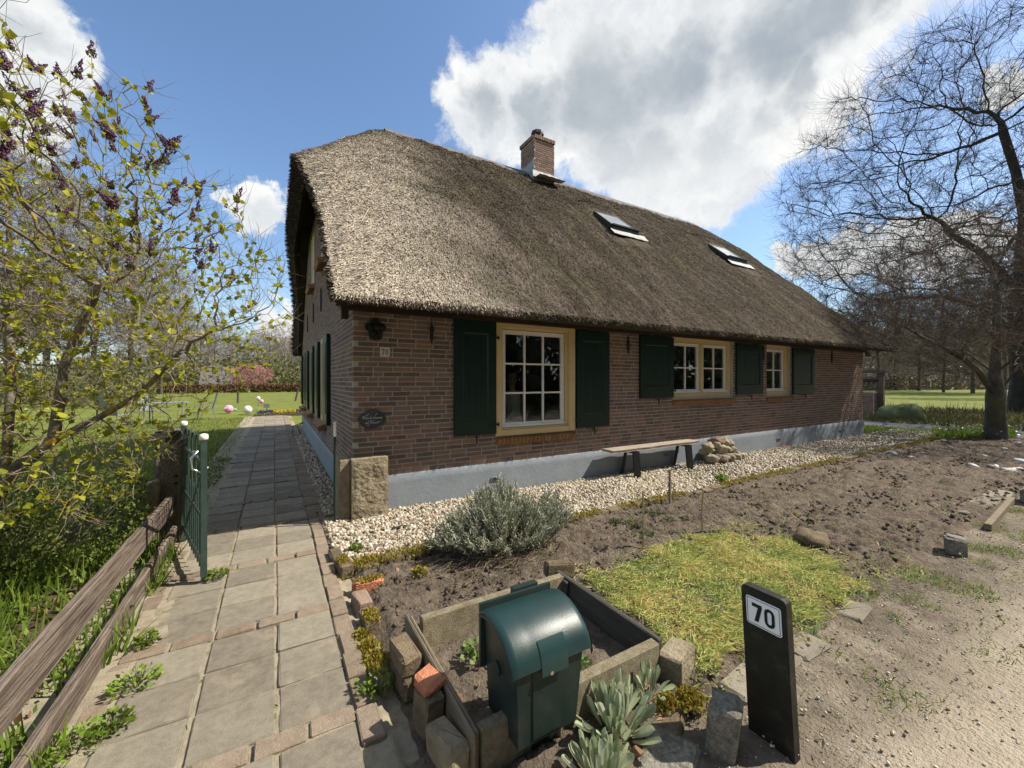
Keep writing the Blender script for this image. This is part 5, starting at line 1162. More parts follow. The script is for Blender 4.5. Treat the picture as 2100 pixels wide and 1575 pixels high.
# ------------------------------------------------------------------ garden beyond the gable
def back_garden():
    def chair(p, rz, lab):
        t = thing('garden_chair', lab, 'chair', (p[0], p[1], -.02), 'garden chairs on the lawn'); m = Matrix.Translation(p) @ Matrix.Rotation(rz, 4, 'Z')
        def W(q): return m @ Vector(q)
        s = MB(); s.cbox((0, 0, 0), (0, 0, 0)); s = MB(); s.box((-.24, -.23, .41), (.24, .23, .43), m); s.build('seat', 'chair_grey', t)
        b = MB(); b.grid([[W((u, .22 + .16 * v + .02 * math.sin(v * 3), .43 + .62 * v)) for u in (-.24, 0, .24)] for v in lin(0, 1, 6)]); b.build('backrest', 'chair_grey', t)
        for sx in (-.24, .24):
            l = MB(); l.tube([W((sx, -.26, 0)), W((sx, -.22, .42)), W((sx, -.2, .62)), W((sx, .24, .64))], .012, 6); l.build('leg', 'chair_grey', t)
            l = MB(); l.tube([W((sx, .32, 0)), W((sx, .22, .42)), W((sx, .38, 1.05))], .012, 6); l.build('leg', 'chair_grey', t)
    chair((-2.35, 20.0, -.02), math.radians(-80), 'grey garden chair on the lawn with its back to the house')
    chair((-3.9, 19.6, -.02), math.radians(60), 'grey garden chair left of the garden table')
    chair((-4.4, 17.8, -.02), math.radians(150), 'grey garden chair nearest the lilac beside the table')
    t = thing('garden_table', 'grey garden table between chairs on the lawn behind the lilac', 'table', (-3.3, 18.9, -.02)); b = MB(); b.box((-4.0, 18.4, .70), (-2.75, 19.35, .73)); b.build('table_top', 'chair_grey', t)
    for x in (-3.9, -2.85):
        for y in (18.5, 19.25): b = MB(); b.tube([(x, y, -.02), (x, y, .70)], .02, 6); b.build('leg', 'chair_grey', t)
    for i, (px, py, r, mt, lab) in enumerate([(469, 847, .19, 'pink', 'pink play ball lying on the lawn'), (508, 848, .18, 'white_ball', 'white play ball lying on the lawn near the path end'), (482, 843, .07, 'mint', 'little mint green ball between the pink and white balls')]):
        p = pixel(px, py); t = thing('ball', lab, 'ball', (p.x, p.y, 0)); b = MB(); bm = bmesh.new(); bmesh.ops.create_uvsphere(bm, u_segments=20, v_segments=12, radius=r); b.v = [(v.co.x + p.x, v.co.y + p.y, v.co.z + p.z + r) for v in bm.verts]; bm.verts.index_update(); b.f = [tuple(v.index for v in f.verts) for f in bm.faces]; bm.free(); b.build('skin', mt, t, True)
        b = MB(); b.lathe([(r * .35, -.004), (r * .35, 0), (r * .2, .006)], (p.x - FW.x * r * .93, p.y - FW.y * r * .93, p.z + r * 1.3), 10, 'y'); b.build('valve_patch', 'white_ball' if i != 1 else 'pink', t)
    p = pixel(532, 850); t = thing('balloon_stick', 'thin stick with two pink and white balloons by the flower bed', 'balloon', (p.x, p.y, 0)); b = MB(); b.tube([(p.x, p.y, -.05), (p.x - .05, p.y, .62)], .012, 5); b.build('stick', 'pale_wood', t)
    for q, (dx, dz, mt) in enumerate(((-.04, .72, 'white_ball'), (.08, .58, 'pink'))): b = MB(); blob(b, (p.x + dx, p.y - .03, dz), (.085, .085, .10), .02, 2, 0, q); b.build('balloon', mt, t, True)
    p = pixel(547, 852); t = thing('garden_sign', 'small yellow and brown plant sign on a stick by the flower bed', 'sign', (p.x, p.y, 0)); b = MB(); b.tube([(p.x, p.y, -.05), (p.x, p.y, .40)], .014, 5); b.build('stick', 'wood_dark', t); b = MB(); b.cbox((p.x, p.y - .02, .42), (.24, .02, .17), (0, 0, -.3)); b.build('board', 'wood_bench', t)
    for px, py, h, tilt, lab in ((488, 826, .75, 0, 'thin pink-brown pasture post left of the balloons'), (605, 822, 1.0, .25, 'dark leaning pasture post close to the gable')):
        p = pixel(px, py); b = MB(); b.tube([(0, 0, -.1), (tilt * .5, 0, h * .5), (tilt, 0, h)], .07, 7); o = b.build('fence_post', 'bark_far'); o.location = (p.x, p.y, -.03); tag(o, lab, 'post', 'pasture posts')
    # pansies in a low edged bed
    t = thing('flower_bed', 'low bed of yellow and violet pansies at the end of the path', 'flower bed', (.3, 20.4, 0)); b = MB(); b.box((-.75, 20.0, -.05), (2.6, 20.08, .09)); b.box((-.75, 20.08, -.05), (2.6, 21.2, .04)); b.build('bed_edge', 'soil_dark', t)
    n = 900; x = -.6 + 3 * np.random.rand(n); y = 20.1 + 1.0 * np.random.rand(n); pos = np.stack([x, y, .08 + .10 * np.random.rand(n)], 1)
    for mt, sel in (('petal_yellow', np.sin(x * 4) > -.1), ('petal_violet', np.sin(x * 4) <= -.1)):
        q = pos[sel]; A, B, N = frames(len(q), up=(0, -.5, .6), tilt=.5); tag(scatter('blooms', mt, LEAF, q, A, B, N, np.full((len(q), 3), .07), t), kind='stuff')
    n = 2500; pos = np.stack([-.7 + 3.2 * np.random.rand(n), 20.05 + 1.1 * np.random.rand(n), .02 + .10 * np.random.rand(n)], 1); A, B, N = frames(n, tilt=.8); tag(scatter('foliage', 'herb_leaf', LEAF, pos, A, B, N, np.full((n, 3), .06), t), kind='stuff')
    h = MB(); h.tube([(.70, 13.2, .30), (.45, 13.0, .22), (.42, 12.6, .05), (.5, 12.2, .03), (.62, 12.6, .05), (.55, 13.0, .2), (.72, 13.3, .28)], .012, 6); tag(h.build('garden_hose', 'hose_black', None, True), 'black hose looped from the gable onto the gravel', 'hose')
    # barn with hedge far across the pasture
    t = thing('barn', 'distant dark barn with grey roof behind a brown hedge', 'barn', (-9.0, 93, 0)); cx, cy = -11.2, 93
    b = MB(); b.prism([(-3.2, 0), (3.2, 0), (3.2, 1.2), (0, 4.0), (-3.2, 1.2)], lambda u, v, q: (cx + q, cy + u, v), 4.4); b.build('wall', 'barn_wall', t)
    b = MB(); 
    for sg in (-1, 1): b.quad((cx - .3, cy + sg * 3.7, .85), (cx + 4.7, cy + sg * 3.7, .85), (cx + 4.7, cy, 4.15), (cx - .3, cy, 4.15))
    b.build('roof', 'barn_roof', t)
    for k, (x0, x1, yy) in enumerate(((-14, -3, 61), (-2.6, 5.4, 61.5))):
        n = 5000; pos = np.stack([x0 + (x1 - x0) * np.random.rand(n), yy + .7 * np.random.rand(n), 1.0 * np.random.rand(n)], 1); A, B, N = frames(n, tilt=1.2); o = scatter('hedge', 'hedge_leaf', LEAF, pos, A, B, N, np.full((n, 3), .2)); tag(o, ('long clipped brown beech hedge in front of the far barn', 'lower brown beech hedge right of the far barn')[k], 'hedge')
back_garden()
def well():
    t = thing('well', 'brick well with wooden frame, windlass and crank beyond the road', 'well', (24.0, 8.0, 0)); x0, y0 = 24.2, 7.4
    b = MB(); 
    for (lo, hi) in (((x0 - 1.2, y0, -.1), (x0, y0 + .22, .98)), ((x0 - 1.2, y0 + .98, -.1), (x0, y0 + 1.2, .98)), ((x0 - 1.2, y0 + .222, -.1), (x0 - .98, y0 + .978, .98)), ((x0 - .22, y0 + .222, -.1), (x0, y0 + .978, .98))): b.box(lo, hi)
    b.build('well_wall', 'mortar', t); bk = MB()
    for q, (u, z, L) in enumerate(courses(0, 1.2, -.02, .97, [], 8)):
        s = stretcher_mesh(L, BH, q); i0 = len(bk.v); bk.v += [(x0 - 1.2 + u + x, y0 + .002 + y, z + zz) for x, y, zz in s.v]; bk.f += [tuple(i + i0 for i in f) for f in s.f]
        s = stretcher_mesh(L, BH, q); i0 = len(bk.v); bk.v += [(x0 - 1.2 + .002 + y, y0 + 1.2 - u - x, z + zz) for x, y, zz in s.v]; bk.f += [tuple(i + i0 for i in f) for f in s.f]
    tag(bk.build('brickwork', 'brick', t), kind='stuff')
    for y in (y0 - .10, y0 + 1.3): b = MB(); b.box((x0 - .72, y - .09, -.1), (x0 - .54, y + .09, 1.86)); b.build('post', 'wood_grey', t)
    b = MB(); b.box((x0 - .80, y0 - .35, 1.86), (x0 - .46, y0 + 1.6, 1.99)); b.build('beam', 'wood_grey', t); b = MB(); b.tube([(x0 - .63, y0 + .02, 1.52), (x0 - .63, y0 + 1.18, 1.52)], .085, 10); b.build('windlass', 'wood_dark', t)
    b = MB(); b.tube([(x0 - .63, y0 - .2, 1.5), (x0 - .63, y0 - .40, 1.5), (x0 - .63, y0 - .42, 1.22), (x0 - .63, y0 - .62, 1.22)], .02, 6); b.build('crank', 'iron_black', t)
well()
def person():
    t = thing('person', 'person in white top with grey hair standing behind the first window', 'person', (3.36, 5.74, .14))
    me = bpy.data.meshes.new('body'); bm = bmesh.new()
    J = {'pelvis': (0, 0, .80, .14), 'waist': (0, .01, .98, .125), 'chest': (0, 0, 1.16, .145), 'neckb': (0, 0, 1.31, .07), 'neck': (0, -.01, 1.37, .052), 'head1': (0, -.02, 1.44, .078), 'head2': (0, -.015, 1.53, .082), 'head3': (0, 0, 1.58, .045),
         'sl': (-.15, 0, 1.27, .06), 'el': (-.24, .02, 1.02, .042), 'wl': (-.20, -.14, .85, .03), 'hl': (-.17, -.19, .80, .03), 'sr': (.15, 0, 1.27, .06), 'er': (.24, .02, 1.02, .042), 'wr': (.24, -.06, .80, .03), 'hr': (.24, -.09, .73, .03),
         'tl': (-.09, 0, .74, .10), 'kl': (-.09, -.01, .42, .065), 'al': (-.09, .02, .07, .045), 'fl': (-.09, -.12, .03, .035), 'tr': (.09, 0, .74, .10), 'kr': (.09, -.01, .42, .065), 'ar': (.09, .02, .07, .045), 'fr': (.09, -.12, .03, .035)}
    E_ = ['pelvis waist', 'waist chest', 'chest neckb', 'neckb neck', 'neck head1', 'head1 head2', 'head2 head3', 'chest sl', 'sl el', 'el wl', 'wl hl', 'chest sr', 'sr er', 'er wr', 'wr hr', 'pelvis tl', 'tl kl', 'kl al', 'al fl', 'pelvis tr', 'tr kr', 'kr ar', 'ar fr']
    idx = {k: i for i, k in enumerate(J)}; me.from_pydata([J[k][:3] for k in J], [tuple(idx[q] for q in e.split()) for e in E_], [])
    o = bpy.data.objects.new('body', me); C.objects.link(o); o.parent = t
    sm = o.modifiers.new('skin', 'SKIN'); o.modifiers.new('sub', 'SUBSURF').levels = 2
    if not me.skin_vertices:
        me.attributes.new('x', 'FLOAT', 'POINT')
    try:
        if not me.skin_vertices:
            bmm = bmesh.new(); bmm.from_mesh(me); bmm.verts.layers.skin.verify(); bmm.to_mesh(me); bmm.free()
    except Exception: pass
    for k, v in zip(J, me.skin_vertices[0].data): r = J[k][3]; v.radius = (r, r * .8 if k in ('chest', 'waist', 'pelvis') else r); v.use_root = (k == 'pelvis')
    me.materials.append(MATS['skin'])
    # face, hair and clothes
    f = MB(); 
    for s in (-1, 1): blob(f, (.032 * s, -.098, 1.505), (.011, .006, .007), 0, 1)
    f.build('eyes', 'ink', t, local=True)
    f = MB(); blob(f, (0, -.108, 1.478), (.014, .018, .024), .1, 2); f.build('nose', 'skin', t, True, local=True); f = MB(); blob(f, (0, -.098, 1.437), (.028, .006, .006), .1, 2); f.build('mouth', 'cardigan_red', t, True, local=True)
    f = MB(); [blob(f, (.086 * s, 0, 1.49), (.012, .02, .032), .1, 2) for s in (-1, 1)]; f.build('ears', 'skin', t, True, local=True)
    h = MB(); blob(h, (0, .022, 1.555), (.098, .10, .085), .15, 3, 0, 2); h.build('hair', 'hair_grey', t, True, local=True)
    def shell(rows, nm, mt): 
        m = MB(); m.grid([[(cx + rx * math.cos(a), cy + ry * math.sin(a), z + .006 * fbm(a * 2, z * 9)) for a in lin(0, 2 * math.pi, 19)] for cx, cy, z, rx, ry in rows]); m.build(nm, mt, t, True, local=True)
    shell([(0, 0, .72, .175, .145), (0, 0, .85, .172, .14), (0, .01, .98, .155, .13), (0, 0, 1.12, .17, .135), (0, 0, 1.25, .165, .12), (0, 0, 1.32, .085, .085)], 'shirt', 'shirt_white')
    for s in (-1, 1):
        m = MB(); m.tube([(.145 * s, 0, 1.29), (.19 * s, .0, 1.17), (.243 * s, .02, 1.02), (.222 * s, -.07, .91)] if s < 0 else [(.145, 0, 1.29), (.19, 0, 1.17), (.243, .02, 1.02), (.241, -.03, .88)], [.075, .068, .058, .048], 10); m.build('sleeve', 'cardigan_red', t, True, local=True)
        m = MB(); m.tube([(.09 * s, 0, .80), (.09 * s, -.01, .42), (.09 * s, .02, .06)], [.125, .085, .07], 10); m.build('trouser_leg', 'trousers', t, True, local=True)
        for k in range(5):
            m = MB(); hx, hy, hz = ((-.17, -.20, .79) if s < 0 else (.24, -.10, .72)); a = (k - 2) * .012
            L = (.045, .06, .066, .06, .048)[k]
            if k == 0: m.tube([(hx, hy, hz + .01), (hx + .03, hy - .01, hz - .005), (hx + .042, hy - .012, hz - .03)], [.010, .009, .006], 6)
            else: m.tube([(hx + a, hy, hz), (hx + a * 1.1, hy - .018, hz - L * .5), (hx + a * 1.1, hy - .012, hz - L)], [.009, .008, .006], 6)
            m.build('finger', 'skin', t, True, local=True)
    t.rotation_euler = (0, 0, math.radians(-20)); t.scale = (.92, .92, .92)
person()

# ------------------------------------------------------------------ branching plants by space colonisation
def colonise(att, nodes, par, step, infl, kill, iters, up=0.0, jit=.25, seed=1):
    rs = np.random.RandomState(seed); N = [np.array(p, float) for p in nodes]; par = list(par); att = np.array(att)
    P = np.array(N); D = np.linalg.norm(att[:, None] - P[None], axis=2); near = D.argmin(1); dist = D.min(1); alive = np.ones(len(att), bool); stuck = 0
    for it in range(iters):
        act = alive & (dist < infl)
        if not act.any():
            if not alive.any(): break
            k = np.where(alive)[0]; act = np.zeros(len(att), bool); act[k[dist[k].argmin()]] = True
        ids = near[act]; dirs = att[act] - np.array(N)[ids]; dirs /= np.linalg.norm(dirs, axis=1, keepdims=True) + 1e-9
        uq, inv = np.unique(ids, return_inverse=True); S = np.zeros((len(uq), 3)); np.add.at(S, inv, dirs)
        S /= np.linalg.norm(S, axis=1, keepdims=True) + 1e-9; S += rs.normal(size=S.shape) * jit; S[:, 2] += up; S /= np.linalg.norm(S, axis=1, keepdims=True) + 1e-9
        new = np.array(N)[uq] + S * step; b0 = len(N)
        for p, q in zip(new, uq): N.append(p); par.append(int(q))
        d = np.linalg.norm(att[:, None] - new[None], axis=2); m = d.min(1); am = d.argmin(1); upd = m < dist; near[upd] = am[upd] + b0; dist[upd] = m[upd]
        k0 = alive.sum(); alive &= dist > kill; dist[~alive] = 1e9
        stuck = stuck + 1 if alive.sum() == k0 else 0
        if stuck > 6:
            far = alive & (dist < infl * 1.2); alive[far & (rs.rand(len(att)) < .5)] = False; stuck = 0
    return np.array(N), par
def radii(par, r0, ex, rmax=None, n0=None):
    n = len(par); s = np.zeros(n); ch = [[] for _ in range(n)]
    for i, p in enumerate(par):
        if p >= 0: ch[p].append(i)
    R = np.zeros(n)
    for i in range(n - 1, -1, -1):
        R[i] = r0 if not ch[i] else sum(R[c] ** ex for c in ch[i]) ** (1 / ex)
    return R, ch
def skin_tree(N, par, R, ch, thin, sides=(4, 3)):
    """tubes along the main chains; returns (thick MB, thin MB)"""
    A, B = MB(), MB(); roots = [i for i, p in enumerate(par) if p < 0]; st = [(r, None) for r in roots]
    while st:
        i, pr = st.pop(); ch_ = [i] if pr is None else [pr, i]
        while ch[i]:
            k = max(ch[i], key=lambda c: R[c])
            for c in ch[i]:
                if c != k: st.append((c, i))
            ch_.append(k); i = k
        if len(ch_) < 2: continue
        rr = [min(R[j], R[ch_[1]] * 1.05) if (a == 0 and pr is not None) else R[j] for a, j in enumerate(ch_)]
        # split into a thick and a thin run
        cut = next((a for a, r in enumerate(rr) if r < thin), len(rr))
        if cut >= 2: A.tube([N[j] for j in ch_[:cut + 1]], rr[:cut + 1], 7 if rr[0] > thin * 3 else 5, False)
        if cut < len(rr): B.tube([N[j] for j in ch_[max(0, cut - 1):]], rr[max(0, cut - 1):], 3 if rr[max(0, cut-1)] < thin * .6 else 4, False) if len(ch_) - max(0, cut - 1) >= 2 else None
    return A, B
def ellip(c, r, n, rs, shell=0.0):
    q = rs.normal(size=(n, 3)); q /= np.linalg.norm(q, axis=1, keepdims=True); k = rs.rand(n) ** (1 / 3.); k = shell + (1 - shell) * k
    return np.array(c) + q * k[:, None] * np.array(r)
def twigs(mb, pts, dirs, rs, n, L, r, droop=0.0, spread=.7, ribbon=False):
    for p, d in zip(pts, dirs):
        for k in range(n):
            v = d + rs.normal(size=3) * spread; v[2] -= droop; v /= np.linalg.norm(v) + 1e-9; l = L * (.5 + rs.rand())
            m = p + v * l * .5 + rs.normal(size=3) * l * .08; e = p + v * l + np.array((0, 0, .16 * l)) + rs.normal(size=3) * l * .16
            if ribbon:
                q = np.cross(v, rs.normal(size=3)); q /= np.linalg.norm(q) + 1e-9; i = len(mb.v)
                mb.v += [tuple(p - q * r), tuple(p + q * r), tuple(m - q * r * .8), tuple(m + q * r * .8), tuple(e)]; mb.f += [(i, i + 1, i + 3, i + 2), (i + 2, i + 3, i + 4)]
            else: mb.tube([p, m, e], [r, r * .8, r * .45], 3, False)
def dirs_of(N, par):
    D = np.zeros_like(N); 
    for i, p in enumerate(par):
        if p >= 0: D[i] = N[i] - N[p]
    D /= np.linalg.norm(D, axis=1, keepdims=True) + 1e-9; return D

def lilac():
    rs = np.random.RandomState(5)
    t = thing('lilac', 'large lilac bush with lichened stems, young leaves and dark flower buds', 'bush', (-1.75, 4.3, 0))
    att = np.concatenate([ellip((-1.25, 4.15, 2.35), (.85, .95, 1.6), 1050, rs), ellip((-.62, 3.85, 2.15), (.66, .65, .98), 760, rs), ellip((-.12, 3.72, 2.18), (.30, .3, .50), 130, rs),
                          ellip((-2.2, 4.4, 2.4), (1.0, 1.2, 1.75), 950, rs), ellip((-1.35, 3.95, 1.05), (.75, .8, .5), 420, rs), ellip((-1.65, 3.35, 2.6), (.55, .6, 1.3), 420, rs)])
    att = att[(att[:, 2] > .35) & (np.hypot(att[:, 0], att[:, 1]) > 2.3)]
    nodes = [(-1.95, 4.35, -.05), (-1.75, 4.30, .45), (-1.62, 4.22, .85), (-1.35, 4.12, 1.10), (-1.10, 4.05, 1.25), (-1.30, 4.15, 1.65), (-1.15, 4.2, 2.2), (-1.62, 4.3, 1.45), (-1.62, 4.28, 2.0), (-2.1, 4.4, .7), (-2.2, 4.4, 1.4), (-.85, 3.95, 1.42), (-.60, 3.9, 1.75)]
    par = [-1, 0, 1, 2, 3, 3, 5, 2, 7, 0, 9, 4, 11]
    N, par = colonise(att, nodes, par, .08, .70, .105, 80, .03, .38, 3)
    R, ch = radii(par, .0022, 2.25); R = np.minimum(R, .06)
    A, B = skin_tree(N, par, R, ch, .008); D = dirs_of(N, par)
    ends = [i for i in range(13, len(N)) if not ch[i]]
    twigs(B, N[ends], D[ends], rs, 3, .17, .0018, -.2, .55); some = [i for i in range(13, len(N)) if R[i] < .012 and rs.rand() < .35]; twigs(B, N[some], D[some], rs, 1, .20, .0018, 0, .9)
    A.build('stem', 'bark_lilac', t, True); tag(B.build('twigs', 'bark_lilac', t), kind='stuff')
    # heart-shaped young leaves in opposite pairs near the twig ends
    young = [i for i in range(13, len(N)) if R[i] < .0058 and not (R[i] > .0023 and rs.rand() < .6)]; rs.shuffle(young)
    pos = []; ax = []
    for i in young[:6500]:
        for s in range(rs.randint(2, 6) if R[i] < .0023 else 1):
            v = D[i] * .7 + rs.normal(size=3) * .75; v[2] += .35; pos.append(N[i] + rs.normal(size=3) * .008); ax.append(v)
    pos = np.array(pos); ax = np.array(ax); n = len(pos); size = .022 + .030 * rs.rand(n); order = np.argsort(np.linalg.norm(pos - np.array((0, 0, EYE)), axis=1) / size)
    HEART = ([(0, 0, 0), (-.34, .10, .06), (-.46, .36, .13), (-.26, .70, .09), (0, 1.0, .0), (.26, .70, .09), (.46, .36, .13), (.34, .10, .06), (0, .36, -.02), (0, .70, -.01)], [(0, 8, 2, 1), (8, 9, 3, 2), (0, 7, 6, 8), (8, 6, 5, 9), (9, 4, 3, 3), (9, 5, 4, 4)])
    HF = [(0, 8, 2, 1), (8, 9, 3, 2), (0, 7, 6, 8), (8, 6, 5, 9)]; HT = [(9, 4, 3), (9, 5, 4)]
    proto = None
    for q in order[:300]:
        if proto is None:
            b = MB(); b.v = [tuple(v) for v in HEART[0]]; b.f = HF + HT; proto = o = b.build('leaf', 'leaf_lilac', t, True, local=True)
        else: o = proto.copy(); C.objects.link(o)
        o.location = Vector(pos[q]) - wloc(t); o.rotation_mode = 'QUATERNION'; o.rotation_quaternion = Vector(ax[q]).to_track_quat('Y', 'Z'); o.scale = (size[q] * 1.05,) * 3
    rest = order[300:]; A_, B_, N_ = frames(len(rest), axis=ax[rest]); S = size[rest][:, None] * np.array([[1., 1.05, 1.]])
    tag(scatter('foliage', 'leaf_lilac', LEAF, pos[rest], A_, B_, N_, S, t), kind='stuff')
    # flower panicles: cones of dark buds on the top and outer twigs
    T, F = OCTA; T = np.array(T); protos = []
    for k in range(4):
        P = []; S = []
        for z in lin(0, 1, 15):
            r = .24 * (1 - z) ** .8 * (1 + .35 * math.sin(z * 17)) + .025
            for a in range(max(2, int(8 * (1 - z) + 2))): an = rs.rand() * 6.28; P.append((r * math.cos(an) * (.55 + .45 * rs.rand()), r * math.sin(an) * (.55 + .45 * rs.rand()), z + rs.normal() * .02)); S.append(.05 + .03 * rs.rand())
        P = np.array(P); S = np.array(S); V = (P[:, None] + T[None] * S[:, None, None] * np.array([.8, .8, 1.25])).reshape(-1, 3); Fs = (np.array(F)[None] + (np.arange(len(P)) * 6)[:, None, None]).reshape(-1, 3)
        o = npmesh('flower_panicle', V, Fs, 'panicle', None); o.parent = t; protos.append(o)
    sel = [i for i in ends if N[i][2] > 1.5 and (D[i][2] > -.1)]; rs.shuffle(sel); sel = sorted(sel[:700], key=lambda i: -N[i][2] - 1.1 * rs.rand())[:230]; c = 0
    for q, i in enumerate(sel):
        for s in range(2 if rs.rand() < .35 else 1):
            o = protos[c % 4] if c < 4 else protos[c % 4].copy(); 
            if c >= 4: C.objects.link(o)
            c += 1; v = Vector(D[i]) * .6 + Vector((rs.normal() * .35, rs.normal() * .35, .9)); L = U(.06, .115)
            o.location = Vector(N[i]) - wloc(t); o.rotation_mode = 'QUATERNION'; o.rotation_quaternion = v.to_track_quat('Z', 'Y'); o.scale = (L * .85, L * .85, L)
lilac()

def make_tree(name, seed, nodes, par, clouds, step, infl, kill, r0, rmax, thin, tw, mats, twig=(2, .5, .006, .0, .7), ex=2.3, up=.0):
    """meshes of one bare tree: (trunk object, crown object), root at the origin"""
    rs = np.random.RandomState(seed); att = np.concatenate([ellip(c, r, n, rs, .15) for c, r, n in clouds])
    N, p = colonise(att, nodes, par, step, infl, kill, tw, up, .22, seed)
    R, ch = radii(p, r0, ex); R = np.minimum(R * (rmax / R[0]) ** np.clip((R - r0) / (R[0] - r0 + 1e-9), 0, 1), rmax)
    if R[1] > .05: R[0] = R[1] * 1.35
    A, B = skin_tree(N, p, R, ch, thin); D = dirs_of(N, p)
    ends = [i for i in range(len(nodes), len(N)) if R[i] < r0 * 2.0]
    twigs(B, N[ends], D[ends], rs, *twig)
    a = A.build('trunk', mats[0], None, True); b = B.build('crown', mats[1], None); return a, b, N, D, ends
def plant(pair, name, label, loc, rz=0.0, sc=1.0, group=None, first=[None], extra=()):
    t = thing(name, label, 'tree', loc, group); t.rotation_euler = (0, 0, rz); t.scale = (sc, sc, sc) if not hasattr(sc, '__len__') else sc
    for o in list(pair[:2]) + list(extra):
        used = o.get('_u'); c = o if not used else o.copy()
        if used: C.objects.link(c)
        o['_u'] = 1; c.parent = t; c.matrix_parent_inverse = Matrix.Identity(4)
    return t
ORD = 'first second third fourth fifth sixth seventh eighth ninth tenth eleventh twelfth thirteenth fourteenth fifteenth sixteenth seventeenth eighteenth nineteenth twentieth twenty-first twenty-second twenty-third twenty-fourth twenty-fifth twenty-sixth'.split()
def trees():
    # smaller garden tree on the right, dense drooping twigs from low down
    tr = make_tree('bare_tree', 21, [(0, 0, -.1), (0, 0, .5), (.02, 0, 1.1), (.03, .02, 1.7), (.05, 0, 2.3), (.1, 0, 3.0), (.12, .0, 3.8), (-.5, .2, 1.75), (-1.0, .35, 2.05), (.5, -.3, 1.9), (-.4, -.4, 2.1), (-.9, .9, 2.5), (.3, .6, 2.3)], [-1, 0, 1, 2, 3, 4, 5, 2, 7, 2, 3, 8, 3],
                   [((-.1, .1, 3.7), (3.0, 3.0, 2.3), 2000), ((-1.7, .9, 2.9), (2.2, 1.9, 1.0), 700)], .17, 1.4, .26, .0035, .19, .02, 70, ('bark_grey', 'twig_brown'), (8, .42, .0045, .04, .65, True))
    plant(tr, 'bare_tree', 'bare tree with mossy trunk and dense twigs standing at the right beside the bed', (15.77, 2.64, 0))
    # tall beech behind it
    trunk = [(0, 0, -.2), (0, 0, 1.5), (0, .1, 3.5), (.1, .1, 5.5), (.1, 0, 7.5), (0, 0, 9.5)]
    nodes = trunk + [(-1.2, .5, 6.6), (-2.6, 1.0, 7.6), (-4.2, 1.6, 8.3), (-1.0, -.5, 8.4), (-2.2, -.6, 10.2), (1.2, .3, 9.0), (-.6, .2, 11.5), (-1.2, .5, 13.4), (.6, -.2, 11.5), (-1.4, .9, 4.9), (-3.2, 2.0, 5.6), (-5.0, 3.0, 5.5)]
    par = [-1, 0, 1, 2, 3, 4, 3, 6, 7, 4, 9, 4, 5, 12, 5, 2, 15, 16]
    be = make_tree('beech_tree', 33, nodes, par, [((-1.2, 1.0, 11.0), (9.0, 9.0, 7.6), 3000), ((-4.5, 2.8, 7.0), (5.5, 5.5, 4.0), 900)], .42, 3.4, .62, .011, .48, .045, 60, ('bark_beech', 'bark_beech'), (11, 1.15, .0055, .02, .55, True), 2.35)
    plant(be, 'beech_tree', 'tall bare beech with spreading limbs behind the smaller tree at right', (31.2, 4.3, 0))
    # bare broad-leaved trees for the edges of the fields
    va = make_tree('a', 41, [(0, 0, -.2), (0, 0, 2), (.1, 0, 4), (0, .1, 6), (.5, 0, 8), (-.6, .3, 8)], [-1, 0, 1, 2, 3, 3], [((0, 0, 8.6), (4.8, 4.8, 6.2), 1500)], .5, 3.5, .72, .014, .17, .05, 50, ('bark_far', 'twig_far'), (10, .9, .012, 0, .8, True))
    vb = make_tree('b', 43, [(0, 0, -.2), (0, 0, 2.5), (.2, 0, 5), (.1, .1, 8), (.2, 0, 11)], [-1, 0, 1, 2, 3], [((.1, 0, 9.5), (3.6, 3.6, 7.6), 1400)], .5, 3.2, .70, .013, .15, .05, 60, ('bark_far', 'twig_far'), (10, .8, .012, 0, .8, True))
    k = 0
    def row(spec, lab, grp, nm='bare_tree'):
        nonlocal k
        spec = sorted(spec, key=lambda q: (RT.x * q[0] + RT.y * q[1]) / max(.1, FW.x * q[0] + FW.y * q[1]))
        for i, (x, y, s) in enumerate(spec):
            plant((va, vb)[k % 2], nm, lab.replace('#', ORD[i]), (x, y, -.05), U(0, 6), s, grp); k += 1
    P = lambda px, d: tuple(FW * d + RT * ((px - 1050) / FPX * d))[:2]
    row([(*P(px, d), s) for px, d, s in ((15, 28, 1.25), (95, 34, 1.3), (190, 38, 1.2), (270, 36, 1.0), (330, 46, 1.0), (-70, 26, 1.2))], '# from the left of the tall bare trees behind the lilac', 'bare trees behind the lilac')
    row([(*P(px, d), s) for px, d, s in ((385, 88, 1.1), (410, 95, .95), (440, 92, 1.0), (470, 98, .8), (500, 100, .85), (528, 96, .8), (552, 103, .95), (575, 98, .85), (596, 105, .9), (615, 100, .85), (350, 80, 1.2), (310, 85, 1.2), (425, 110, 1.1), (485, 112, 1.0), (540, 114, 1.05), (585, 116, 1.1), (625, 112, 1.0))], '# bare tree from the left in the far tree line across the pasture', 'far tree line beyond the pasture')
    row([(*P(px, d), s) for px, d, s in ((1760, 62, .9), (1800, 50, .85), (1835, 60, 1.0), (1885, 56, .9), (1935, 50, .8), (1995, 46, .9), (2040, 44, .95), (2085, 48, 1.1), (2060, 34, .7))], '# bare tree from the left at the wood edge beyond the mown lawn', 'bare trees at the wood edge')
    row([(*P(px, d), s) for px, d, s in ()], '', '')
    # the lane is lined with trees on the side behind the viewer too: the panes mirror them
    row([(x, y, s) for x, y, s in ((3, -9, 1.0), (8, -11, 1.1), (13, -9.5, 1.0), (18, -12, 1.2), (24, -10, 1.1), (31, -13, 1.2), (-2, -12, 1.1), (15, -16, 1.2), (27, -18, 1.3), (40, -14, 1.2), (6, -17, 1.2), (34, -20, 1.3))], 'bare tree across the lane, seen only mirrored in the window panes', 'trees mirrored in the panes')
